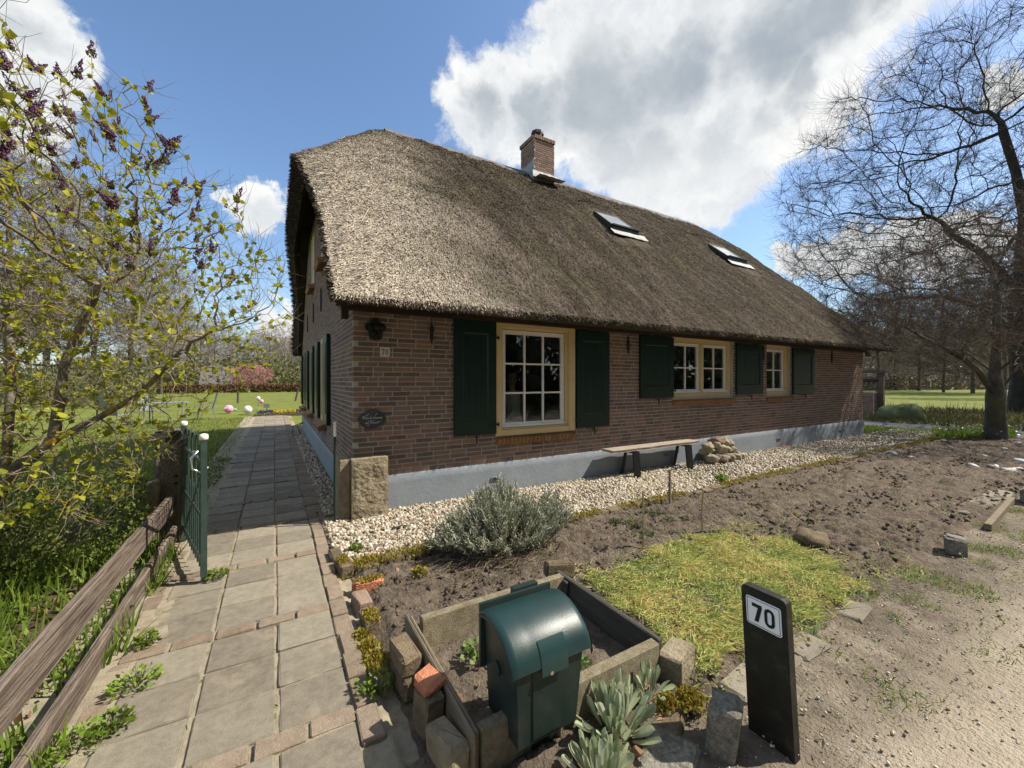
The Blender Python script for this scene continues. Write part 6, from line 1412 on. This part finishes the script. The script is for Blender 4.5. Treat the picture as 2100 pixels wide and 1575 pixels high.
    # conifers of the wood
    rs = np.random.RandomState(9); tk = MB(); tk.tube([(0, 0, -.2), (.05, 0, 6), (0, .1, 12), (.1, 0, 19)], [.24, .19, .13, .03], 7)
    pts = []
    for z in lin(7.0, 19.5, 60):
        L = 2.9 * (1 - ((z - 7.0) / 13.5)) ** .7 + .3; a = rs.rand() * 6.28; e = (L * math.cos(a), L * math.sin(a), z + .3 * L - .4); tk.tube([(0.05, 0, z), ((e[0]) * .5, e[1] * .5, z + .1 * L), e], [.04, .03, .01], 3, False)
        for q in range(26): f = .35 + .65 * rs.rand(); pts.append((e[0] * f + rs.normal() * .28, e[1] * f + rs.normal() * .28, z + (.3 * L - .4) * f + rs.normal() * .2))
    for z in lin(2.5, 7, 10): a = rs.rand() * 6.28; tk.tube([(0, 0, z), (math.cos(a) * .9, math.sin(a) * .9, z + .1)], [.025, .006], 3, False)
    pts = np.array(pts); A, B, N = frames(len(pts), tilt=1.2); 
    trunk_o = tk.build('trunk', 'bark_pine'); crown_o = scatter('crown', 'pine_leaf', LEAF, pts, A, B, N, np.stack([.28 + .2 * rs.rand(len(pts)), .5 + .4 * rs.rand(len(pts)), np.full(len(pts), .3)], 1))
    spec = [(px, d) for px, d in zip(lin(1715, 2110, 14), [84, 92, 88, 96, 86, 94, 90, 98, 84, 92, 86, 94, 82, 90])]
    for i, (px, d) in enumerate(spec):
        x, y = P(px + U(-6, 6), d); plant((trunk_o, crown_o), 'pine_tree', f'{ORD[i]} dark pine from the left in the wood beyond the mown lawn', (x, y, 0), U(0, 6), U(.6, .85), 'pines of the wood')
    for i, (px, d, s) in enumerate(((20, 34, .6), (60, 50, .8), (120, 38, .55))): x, y = P(px, d); plant((trunk_o, crown_o), 'pine_tree', ('leftmost', 'tallest, middle', 'rightmost, smallest')[i] + ' of three green conifers among the bare trees behind the lilac', (x, y, 0), U(0, 6), s, 'conifers behind the lilac')
    for x, y, s in ((10, -20, .9), (20, -22, 1.0), (30, -24, 1.0), (0, -19, .9), (38, -26, 1.0), (14, -15, .85), (30, -17, .9), (45, -19, 1.0), (52, -24, 1.0), (-6, -16, .9)): plant((trunk_o, crown_o), 'pine_tree', 'conifer across the lane, seen only mirrored in the window panes', (x, y, 0), U(0, 6), s, 'conifers mirrored in the panes')
    # understorey of the wood, read as one mass
    n = 44000; d = 58 + 34 * rs.rand(n); px = 1690 + 430 * rs.rand(n); k_ = (px - 1050) / FPX; pos = np.stack([FW.x * d + RT.x * k_ * d, FW.y * d + RT.y * k_ * d, .1 + 11 * rs.rand(n) ** 1.7], 1); pos = pos[(pos[:, 2] < 2.5) | (d > 72)]; n = len(pos)
    A, B, N = frames(n, tilt=1.3); tag(scatter('undergrowth', 'twig_far', CARD, pos, A, B, N, np.stack([.08 + .10 * rs.rand(n), .6 + .7 * rs.rand(n), np.full(n, .1)], 1)), 'brown undergrowth at the foot of the wood', 'undergrowth', kind='stuff')
    n = 24000; d = 66 + 48 * rs.rand(n); px = 150 + 490 * rs.rand(n); k_ = (px - 1050) / FPX; pos = np.stack([FW.x * d + RT.x * k_ * d, FW.y * d + RT.y * k_ * d, .1 + 5.5 * rs.rand(n) ** 1.8], 1); pos = pos[(np.hypot(pos[:, 0] + 11, pos[:, 1] - 92) > 9) & (pos[:, 1] > 66)]; n = len(pos)
    A, B, N = frames(n, tilt=1.3); tag(scatter('undergrowth', 'far_leaf', LEAF, pos, A, B, N, np.stack([.25 + .2 * rs.rand(n), .5 + .4 * rs.rand(n), np.full(n, .2)], 1)), 'olive scrub below the far tree line', 'scrub', kind='stuff')
    n = 11000; pos = np.stack([-12 + 82 * rs.rand(n), -9 - 9 * rs.rand(n), 5.0 * rs.rand(n) ** 1.25], 1); A, B, N = frames(n, tilt=1.2); tag(scatter('undergrowth', 'pine_leaf', LEAF, pos, A, B, N, np.stack([.35 + .3 * rs.rand(n), .5 + .4 * rs.rand(n), np.full(n, .2)], 1)), 'scrub across the lane, seen only mirrored in the panes', 'scrub', kind='stuff')
    n = 14000; d = 22 + 24 * rs.rand(n); px = -110 + 430 * rs.rand(n); k_ = (px - 1050) / FPX; pos = np.stack([FW.x * d + RT.x * k_ * d, FW.y * d + RT.y * k_ * d, 2.6 * rs.rand(n) ** 1.3], 1); A, B, N = frames(n, tilt=.8); tag(scatter('undergrowth', 'far_leaf', LEAF, pos, A, B, N, np.stack([.08 + .08 * rs.rand(n), .15 + .2 * rs.rand(n), np.full(n, .1)], 1)), 'brushwood below the bare trees behind the lilac', 'brushwood', kind='stuff')
    # pink ornamental cherry in blossom, far across the pasture
    ch = make_tree('cherry', 51, [(0, 0, -.1), (0, 0, .7), (0, 0, 1.3)], [-1, 0, 1], [((0, 0, 2.2), (2.9, 2.9, 1.7), 300)], .3, 2, .5, .01, .16, .04, 40, ('bark_far', 'twig_far'), (2, .5, .008, 0, .8))
    x, y = P(516, 64); t = plant(ch, 'cherry_tree', 'pink blossoming cherry tree far across the pasture', (x, y, 0))
    n = 4200; q = ellip((0, 0, 2.25), (3.1, 3.1, 1.9), n, rs, .3); q = q[(q[:, 2] > .5) & np.array([fbm(a * .8, b * .8, c * .9) > -.12 for a, b, c in q])]; n = len(q); A, B, N = frames(n, tilt=1.2); o = scatter('blossom', 'blossom', LEAF, q, A, B, N, np.stack([.10 + .08 * rs.rand(n), .16 + .12 * rs.rand(n), np.full(n, .1)], 1)); o.parent = t; tag(o, kind='stuff')
trees()

# ------------------------------------------------------------------ low plants
def bushes():
    rs = np.random.RandomState(2)
    # lavender
    t = thing('lavender', 'grey green lavender bush growing over the kerb in front of the plinth', 'bush', (1.80, 3.22, 0))
    st = MB(); P = []; AX = []
    for k in range(620):
        a = rs.rand() * 6.28; u = math.sqrt(rs.rand()); sx, sy = .70, .42
        e = np.array((1.82 + sx * u * math.cos(a), 3.22 + sy * u * math.sin(a), 0.)); e[2] = (.42 - .24 * u ** 2.5) * (.80 + .55 * fbm(e[0] * 4, e[1] * 4) + .22 * rs.rand()) + .05; e[:2] += rs.normal(size=2) * .03
        b = np.array((1.82 + .30 * (e[0] - 1.82), 3.22 + .30 * (e[1] - 3.22), .0)); m = b * .5 + e * .5 + np.array((0, 0, -.05)) + rs.normal(size=3) * .02
        st.tube([b, m, e], [.004, .003, .0015], 3, False)
        d = e - m; d /= np.linalg.norm(d)
        for q in range(34): f = rs.rand() ** .6; P.append(m * (1 - f) + e * f + rs.normal(size=3) * .006); v = d + rs.normal(size=3) * .55; v[2] += .25; AX.append(v)
    st.build('stem', 'lavender_stem', t); P = np.array(P); A, B, N = frames(len(P), axis=np.array(AX)); n = len(P)
    tag(scatter('foliage', 'lavender_leaf', CARD, P, A, B, N, np.stack([.0045 + .003 * rs.rand(n), .022 + .022 * rs.rand(n), np.full(n, .01)], 1), t), kind='stuff')
    dead = MB()
    for k in range(220): a = rs.rand() * 6.28; b = np.array((1.62 + .45 * rs.normal() * .6, 3.0 + .14 * rs.normal(), .05)); dead.tube([b, b + np.array((rs.normal() * .07, -.05 + rs.normal() * .05, .05 * rs.rand())), b + np.array((rs.normal() * .12, -.10 + rs.normal() * .06, .02))], [.0025, .002, .001], 3, False)
    tag(dead.build('dead_stems', 'lavender_stem', t), kind='stuff')
    # lamb's ear: big woolly leaves in rosettes
    L = MB(); rows = []
    for v in (0, .15, .3, .45, .6, .74, .86, .94, 1): w = .5 * (.30 + .70 * math.sin(math.pi * min(1, v ** 1.3 * .62))) * min(1, max(0.03, (1 - v) * 6) ** .5); rows.append([(-w, v, .12 * w * 2 + .25 * v * v), (-w * .5, v, .03 + .25 * v * v), (0, v, -.03 + .25 * v * v), (w * .5, v, .03 + .25 * v * v), (w, v, .12 * w * 2 + .25 * v * v)])
    L.grid(rows); proto = None
    spots = [((1.25, 1.26, 0), 70, .95, 'largest woolly lamb ear plant in front of the planter'), ((1.52, 1.33, 0), 28, .66, 'small lamb ear plant beside the tan block'), ((1.04, 1.12, 0), 44, .8, 'lamb ear plant at the foot of the mailbox')]
    for c, n, s, lab in spots:
        t = thing('lambs_ear', lab, 'plant', c, 'lamb ear plants'); 
        for k in range(n):
            if proto is None: proto = o = L.build('leaf', 'lamb_leaf', t, True, local=True)
            else: o = proto.copy(); C.objects.link(o); o.parent = t
            out = k / n; a = k * 2.4 + rs.normal() * .3; pit = .12 + 1.25 * out ** 1.3 + rs.normal() * .1; r = .02 + .07 * out
            o.location = (r * math.cos(a) * s, r * math.sin(a) * s, .03 + .05 * (1 - out)); l = (.165 - .03 * out) * s * (.8 + .4 * rs.rand())
            v = Vector((math.cos(a) * math.sin(pit), math.sin(a) * math.sin(pit), math.cos(pit))); o.rotation_mode = 'QUATERNION'; o.rotation_quaternion = v.to_track_quat('Y', 'Z') @ Euler((0, rs.normal() * .5, 0)).to_quaternion(); o.scale = (.034 * s * (.8 + .4 * rs.rand()), l, .10 * s * (.5 + rs.rand()))
        d = MB()
        for k in range(12): a = rs.rand() * 6.28; r = .05 + .09 * rs.rand(); d.quad(*[(c[0] + math.cos(a) * r + x * .02 * math.cos(a) - yy * .05 * math.sin(a), c[1] + math.sin(a) * r + x * .02 * math.sin(a) + yy * .05 * math.cos(a), .018 + .01 * rs.rand()) for x, yy in ((-1, -.6), (1, -.5), (1, .6), (-1, .5))])
        d.build('withered_leaf', 'leaf_dead', t)
    # small herbs
    def herb(c, n, r, h, mat, lab, cat='plant', grp=None, size=(.02, .03), name='herb'):
        t = thing(name, lab, cat, c, grp); s = MB(); P = []; AX = []
        for k in range(n):
            a = rs.rand() * 6.28; u = math.sqrt(rs.rand()) * r; e = np.array((c[0] + u * math.cos(a), c[1] + u * math.sin(a), c[2] + h * (.4 + .6 * rs.rand()) * (1 - .4 * (u / r) ** 2)))
            if k % 3 == 0: s.tube([(c[0] + .2 * (e[0] - c[0]), c[1] + .2 * (e[1] - c[1]), c[2]), tuple(e)], [.0025, .0015], 3, False)
            P.append(e); AX.append((math.cos(a) * .7 + rs.normal() * .3, math.sin(a) * .7 + rs.normal() * .3, .45 + rs.normal() * .3))
        s.build('stalk', 'leaf_shrub', t); A, B, N = frames(n, axis=np.array(AX)); S = size[0] + (size[1] - size[0]) * rs.rand(n); tag(scatter('foliage', mat, LEAF, np.array(P), A, B, N, np.stack([S, S * 1.15, S], 1), t), kind='stuff')
        return t
    herb((.93, 1.93, .04), 60, .075, .10, 'herb_leaf', 'strawberry plant in the planter by the far board corner', grp='strawberry plants in the planter', name='strawberry_plant', size=(.025, .04)); herb((.90, 1.62, .04), 40, .06, .09, 'herb_leaf', 'strawberry plant in the planter close to the mailbox', grp='strawberry plants in the planter', name='strawberry_plant', size=(.025, .04)); herb((1.33, 1.60, .04), 30, .05, .08, 'herb_leaf', 'strawberry plant in the planter right of the mailbox', grp='strawberry plants in the planter', name='strawberry_plant', size=(.02, .035))
    p = pixel(1480, 992); herb((p.x, p.y, .02), 160, .075, .13, 'bright_leaf', 'bright lime green little plant at the kerb below the stones', size=(.018, .028))
    for i, (px, py, r, h) in enumerate(((1300, 1085, .10, .10), (1345, 1060, .10, .05), (1372, 1075, .07, .06), (1262, 1080, .06, .07), (1405, 1072, .06, .05), (1330, 1105, .07, .06))): p = pixel(px, py); herb((p.x, p.y, .02), 130, r, h, 'thyme_leaf', ('largest grey green herb mound beside the tall stake', 'flat herb patch close to the square stake', 'small herb tuft right of the flat patch', 'herb tuft next to the lavender', 'herb tuft between square stake and clippings', 'herb tuft at the tip of the clippings')[i], grp='herb mounds in the bed', size=(.009, .016))
    for i, (px, py, r) in enumerate(((280, 1412, .10), (445, 1190, .07), (770, 1420, .09), (860, 1185, .05), (150, 1545, .10), (300, 1330, .05), (730, 1135, .05), (235, 1500, .06))): p = pixel(px, py); herb((p.x, p.y, .0), 110 if i != 3 else 90, r, .09, 'bright_leaf' if i in (0, 4) else ('moss' if i == 3 else 'leaf_cover'), ('bushy green weed growing on the slabs beside the rails', 'weed at the foot of the gate', 'creeping weeds between path edging and planter', 'brown withered plant in front of the lavender', 'weed by the near end of the lower rail', 'small weed at the red edging by the fence', 'weed under the mossy corner bricks', 'low weed near the bushy one by the rail')[i], grp='weeds by the path', name='weed', size=(.014, .026))
    # bulbs flowering under the right tree
    t = thing('bulb_clump', 'clump of green bulb leaves with white flowers under the bare tree', 'plants', (15.9, 3.4, 0)); n = 2600; px = 1915 + 165 * rs.rand(n); py = 886 + 16 * rs.rand(n); P = np.array([tuple(pixel(a, b)) for a, b in zip(px, py)]); P[:, 2] = -.02; A, B, N = frames(n, tilt=.28); tag(scatter('foliage', 'grass_blade', BLADE, P, A, B, N, np.stack([.02 + .01 * rs.rand(n), (.14 + .12 * rs.rand(n)), np.full(n, .15)], 1), t), kind='stuff')
    n = 110; P = np.array([tuple(pixel(a, b)) for a, b in zip(1915 + 180 * rs.rand(n), 884 + 22 * rs.rand(n))]); P[:, 2] = .14 + .10 * rs.rand(n); A, B, N = frames(n, tilt=1.0); tag(scatter('blooms', 'white_ball', LEAF, P, A, B, N, np.full((n, 3), .05), t), kind='stuff')
    for i, (px, py) in enumerate(((1353, 1010), (1408, 1005), (1428, 1003), (1298, 1025))): p = pixel(px, py); t = thing('yellow_flower', ('yellow flower at the mossy kerb, second from the left', 'yellow flower at the mossy kerb, third from the left', 'rightmost yellow flower at the mossy kerb', 'leftmost yellow flower at the mossy kerb beside the lavender')[i], 'flower', (p.x, p.y, 0), 'yellow flowers by the kerb'); b = MB(); b.tube([(p.x, p.y, 0), (p.x, p.y, .075)], .002, 4); b.build('stalk', 'leaf_shrub', t); b = MB(); blob(b, (p.x, p.y, .085), (.018, .018, .012), .2, 2); b.build('petals', 'petal_yellow', t)
    # dark mound beyond the road
    m = MB(); blob(m, (0, 0, 0), (.75, .7, .62), .25, 3, .2, 4); o = m.build('compost_heap', 'thyme_leaf', None, True); o.location = (21.6, 6.1, 0); tag(o, 'dark grassy mound in front of the well', 'mound')
bushes()

def ground_cover():
    rs = np.random.RandomState(4)
    # evergreen shrub behind the rails: dense small leaves
    t = thing('evergreen_shrub', 'dense low evergreen shrub under the lilac behind the fence', 'shrub', (-1.9, 4.9, 0)); st = MB()
    q = np.concatenate([ellip((-1.45, 4.9, .30), (.55, .75, .42), 7000, rs, .35), ellip((-2.3, 4.6, .32), (.8, .9, .5), 8000, rs, .35), ellip((-3.2, 4.6, .4), (.9, 1.0, .6), 5000, rs, .35)]); q = q[q[:, 2] > .02]; n = len(q)
    for k in range(200): e = q[rs.randint(n)]; st.tube([(e[0] * .5 - 1.0, e[1] * .5 + 2.4, 0), tuple(e)], [.006, .003], 3, False)
    st.build('stem', 'bark_lilac', t); A, B, N = frames(n, tilt=.9); tag(scatter('foliage', 'leaf_shrub', LEAF, q, A, B, N, np.stack([.014 + .008 * rs.rand(n), .024 + .016 * rs.rand(n), np.full(n, .02)], 1), t), kind='stuff')
    def patch(name, mat, base, n, xr, yr, size, tilt, lab, cat, dens=None, z=-.02):
        x = xr[0] + (xr[1] - xr[0]) * rs.rand(n); y = yr[0] + (yr[1] - yr[0]) * rs.rand(n)
        if dens is not None: k = np.array([dens(a, b) for a, b in zip(x, y)]) > rs.rand(n); x, y = x[k], y[k]
        m = len(x); zz = z(x, y) if callable(z) else np.full(m, z)
        A, B, N = frames(m, tilt=tilt); S = np.stack([size[0] * (.6 + .8 * rs.rand(m)), size[1] * (.5 + rs.rand(m)), size[1] * .5 * np.ones(m)], 1)
        return tag(scatter(name, mat, base, np.stack([x, y, zz], 1), A, B, N, S), lab, cat, kind='stuff')
    den = lambda a, b: max(0, min(1, .75 + 1.4 * fbm(a * 1.4, b * 1.4, 6)))
    patch('ground_cover', 'leaf_cover', LEAF, 26000, (-3.4, -.88), (1.2, 4.9), (.022, .034), .9, 'green weeds and seedlings below the fence rails', 'weeds', den, lambda x, y: .0 + .10 * rs.rand(len(x)))
    patch('tall_grass', 'grass_blade', BLADE, 9500, (-3.0, -.84), (1.2, 4.7), (.012, .20), .28, 'fresh grass blades among the weeds behind the fence', 'grass', den)
    patch('grass_tufts', 'grass_blade', BLADE, 700, (-.80, -.72), (1.6, 4.6), (.010, .17), .35, 'grass blades growing along the rails beside the path', 'grass', lambda a, b: max(0, fbm(a, b * 3, 2) * 2 + (.8 if b > 3.7 else 0)))
    patch('leaf_litter', 'leaf_dead', LEAF, 1600, (-3.2, -.82), (1.2, 5), (.028, .045), 3.0, 'brown fallen leaves below the rails', 'leaves', None, .012)
    patch('moss_joint', 'moss', CARD, 2600, (.425, .50), (2.0, 3.9), (.008, .016), .5, 'yellow moss along the edging bricks of the path', 'moss', lambda a, b: max(0, fbm(a, b * 2.2, 8) * 2.2), .0)
    patch('joint_weeds', 'leaf_cover', CARD, 1500, (-.64, .44), (1.5, 6), (.006, .016), .7, 'tiny weeds in the joints of the paving', 'weeds', lambda a, b: 1.0 if min(abs(a + .32), abs(a - .009), abs(a - .32), abs(a - .42)) < .012 and fbm(a * 2, b * 3, 1) > .05 else 0, .008)
    # lawn behind the gate
    patch('lawn_grass', 'lawn_blade', BLADE, 34000, (-5.5, -.80), (6.3, 20), (.012, .055), .5, 'short lawn grass beside the path behind the gate', 'grass', lambda a, b: min(1, 9.0 / b), -.02)
    patch('lawn_fringe', 'leaf_shrub', LEAF, 3500, (-1.3, -.72), (5.2, 9.5), (.024, .035), .9, 'dark clover along the shaded path edge', 'clover', lambda a, b: max(0, .5 + fbm(a * 2, b * 2) * 1.5) if a > -.95 or b < 7 else .2, lambda x, y: .0 + .05 * rs.rand(len(x)))
    # grass clippings raked over the near end of the bed
    poly = [(1.78, 1.33), (2.0, 2.35), (2.45, 2.28), (3.1, 2.40), (3.75, 2.42), (4.05, 2.0), (3.9, 1.45), (3.5, 1.22), (2.6, 1.22)]
    def inside(x, y):
        c = False
        for i in range(len(poly)):
            (x0, y0), (x1, y1) = poly[i], poly[i - 1]
            if (y0 > y) != (y1 > y) and x < (x1 - x0) * (y - y0) / (y1 - y0) + x0: c = not c
        return c
    n = 76000; x = 1.72 + 2.5 * rs.rand(n); y = 1.15 + 1.4 * rs.rand(n); k = np.array([inside(a + .20 * fbm(a * 4, b * 4, 3), b + .16 * fbm(a * 4, b * 4, 9)) and rs.rand() < 1.1 + 1.2 * fbm(a * 3, b * 3, 21) or (rs.rand() < .10 * max(0, .6 + fbm(a * 3, b * 3, 5))) for a, b in zip(x, y)]); x, y = x[k], y[k]; m = len(x)
    hz = np.array([.030 + .026 * max(0, .5 + fbm(a * 2.6, b * 2.6, 2)) + .012 * fbm(a * 8, b * 8, 3) for a, b in zip(x, y)]); pos = np.stack([x, y, hz + .03 * rs.rand(m) - .012], 1)
    comb = np.array([fbm(a * 1.6, b * 1.6, 12) * 2.5 for a, b in zip(x, y)]) + rs.normal(size=m) * .9
    ax = np.stack([np.cos(comb), np.sin(comb), rs.normal(size=m) * .22 + .06], 1); A, B, N = frames(m, axis=ax)
    tag(scatter('grass_clippings', 'clipping', BLADE, pos, A, B, N, np.stack([.0022 + .0035 * rs.rand(m), .016 + .06 * rs.rand(m) ** 1.6, np.full(m, .02)], 1)), 'yellow green grass clippings raked over the near bed', 'grass clippings', kind='stuff')
    base = sheet('clipping_mat', lin(1.72, 4.15, 80), lin(1.15, 2.5, 50), lambda a, b: (.020 + .024 * max(0, .5 + fbm(a * 2.6, b * 2.6, 2)) - .015 * max(0, fbm(a * 5, b * 5, 8))) - .006 if inside(a + .20 * fbm(a * 4, b * 4, 3), b + .16 * fbm(a * 4, b * 4, 9)) else -.06, 'thyme_leaf'); tag(base, 'matted underlayer of the grass clippings', 'grass clippings', kind='stuff')
    # scattered stalks, weeds and litter on bed and verge
    patch('straw_litter', 'clipping', BLADE, 3600, (1.9, 7.5), (1.05, 3.2), (.005, .06), 4.0, 'loose green stalks strewn over the soil', 'stalks', lambda a, b: max(0, .25 + fbm(a * 1.5, b * 1.5, 4)) * (1 if a < 5 else .4), .055)
    patch('leaf_litter', 'leaf_dead', LEAF, 240, (.6, 6.0), (.7, 3.2), (.020, .032), 4.0, 'dry fallen leaves on soil and verge', 'leaves', None, .045)
    patch('verge_grass', 'grass_blade', BLADE, 40000, (1.95, 14), (.45, 1.3), (.004, .034), .7, 'short tufts of grass on the sandy verge', 'grass', lambda a, b: max(0, min(1, (fbm(a * 2.4, b * 2.4, 14) - .08) * 3.2)) * (.25 + .75 * max(0, min(1, (b - .45) / .3))), -.012)
    patch('verge_leaves', 'leaf_cover', LEAF, 2200, (1.95, 9), (.62, 1.3), (.012, .018), 1.0, 'small flat weeds on the sandy verge', 'weeds', lambda a, b: 1 if fbm(a * 2.2, b * 2.2, 31) > .30 else 0, -.002)
    patch('bed_weeds', 'leaf_cover', LEAF, 1500, (2.0, 6.5), (1.2, 3.3), (.014, .022), 1.0, 'small weeds sprouting in the dug bed', 'weeds', lambda a, b: 1 if fbm(a * 1.7, b * 1.7, 41) > .28 else 0, .045)
    n = 9000; xx = .6 + 11 * rs.rand(n) ** 1.2; yy = 1.25 + 2.1 * rs.rand(n); k = ~((xx > .6) & (xx < 1.75) & (yy < 2.3)) ; xx, yy = xx[k], yy[k]; m = len(xx); A, B, N = frames(m, tilt=1.5); s = .005 + .024 * rs.rand(m) ** 3.5
    tag(scatter('soil_clods', 'soil', OCTA, np.stack([xx, yy, .028 + s * .3], 1), A, B, N, np.stack([s, s * 1.2, s * .8], 1)), 'loose clods of the dug bed', 'clods', kind='stuff')
    n = 4200; xx = -.6 + 10 * rs.rand(n); yy = .35 + .9 * rs.rand(n); m = n; A, B, N = frames(m, tilt=1.5); s = .003 + .008 * rs.rand(m) ** 3; k = xx > 1.2; 
    tag(scatter('grit', 'pebble', OCTA, np.stack([xx, yy, np.full(n, .0)], 1)[k], A[k], B[k], N[k], np.stack([s, s, s * .7], 1)[k]), 'small stones scattered on the verge', 'grit', kind='stuff')
    # rough grass and dry stalks beyond the road
    n = 16000; x = 19.5 + 12 * rs.rand(n) ** 1.3; y = -2 + 16 * rs.rand(n); A, B, N = frames(n, tilt=.5); tag(scatter('rough_grass', 'dry_grass', BLADE, np.stack([x, y, np.full(n, -.06)], 1), A, B, N, np.stack([.02 + .02 * rs.rand(n), .10 + .16 * rs.rand(n), np.full(n, .08)], 1)), 'rough grass verge beyond the asphalt road', 'grass', kind='stuff')
    n = 240; x = 25 + 5 * rs.rand(n); y = -1 + 12 * rs.rand(n); A, B, N = frames(n, tilt=.2); tag(scatter('dry_stalks', 'twig_brown', BLADE, np.stack([x, y, np.full(n, -.05)], 1), A, B, N, np.stack([.015 + .015 * rs.rand(n), .3 + .4 * rs.rand(n), np.full(n, .1)], 1)), 'dry brown stalks at the edge of the mown lawn', 'stalks', kind='stuff')
    n = 5000; x = 14.3 + 2.8 * rs.rand(n); y = 3.5 + 4 * rs.rand(n); A, B, N = frames(n, tilt=.5); tag(scatter('road_grass', 'grass_blade', BLADE, np.stack([x, y, np.full(n, -.03)], 1), A, B, N, np.stack([.01 + .008 * rs.rand(n), .06 + .08 * rs.rand(n), np.full(n, .04)], 1)), 'green fringe between gravel and the asphalt road', 'grass', kind='stuff')
    # moss cushions gathered earlier
    P = [np.concatenate([m[i] for m in MOSS]) for i in range(5)]
    for c, r, nn in (((.455, 2.38, .0), (.05, .05), 400), ((.44, 2.50, .0), (.04, .06), 300), ((1.66, 1.20, .03), (.05, .05), 500), ((1.55, 1.24, .03), (.04, .03), 250), ((.46, 2.25, .0), (.06, .07), 500)):
        q = rs.normal(size=(nn, 2)) * np.array(r) * .6; A, B, N = frames(nn, tilt=.6); h = .035 * np.exp(-((q[:, 0] / r[0]) ** 2 + (q[:, 1] / r[1]) ** 2))
        P = [np.concatenate([P[0], np.stack([c[0] + q[:, 0], c[1] + q[:, 1], c[2] + h], 1)]), np.concatenate([P[1], A]), np.concatenate([P[2], B]), np.concatenate([P[3], N]), np.concatenate([P[4], np.stack([.006 + .006 * rs.rand(nn), .014 + .014 * rs.rand(nn), np.full(nn, .01)], 1)])]
    tag(scatter('moss_cushions', 'moss', CARD, *P), 'yellow moss cushions on the edging bricks and stones', 'moss', kind='stuff')
ground_cover()
for o in bpy.data.objects:
    if '_u' in o: del o['_u']
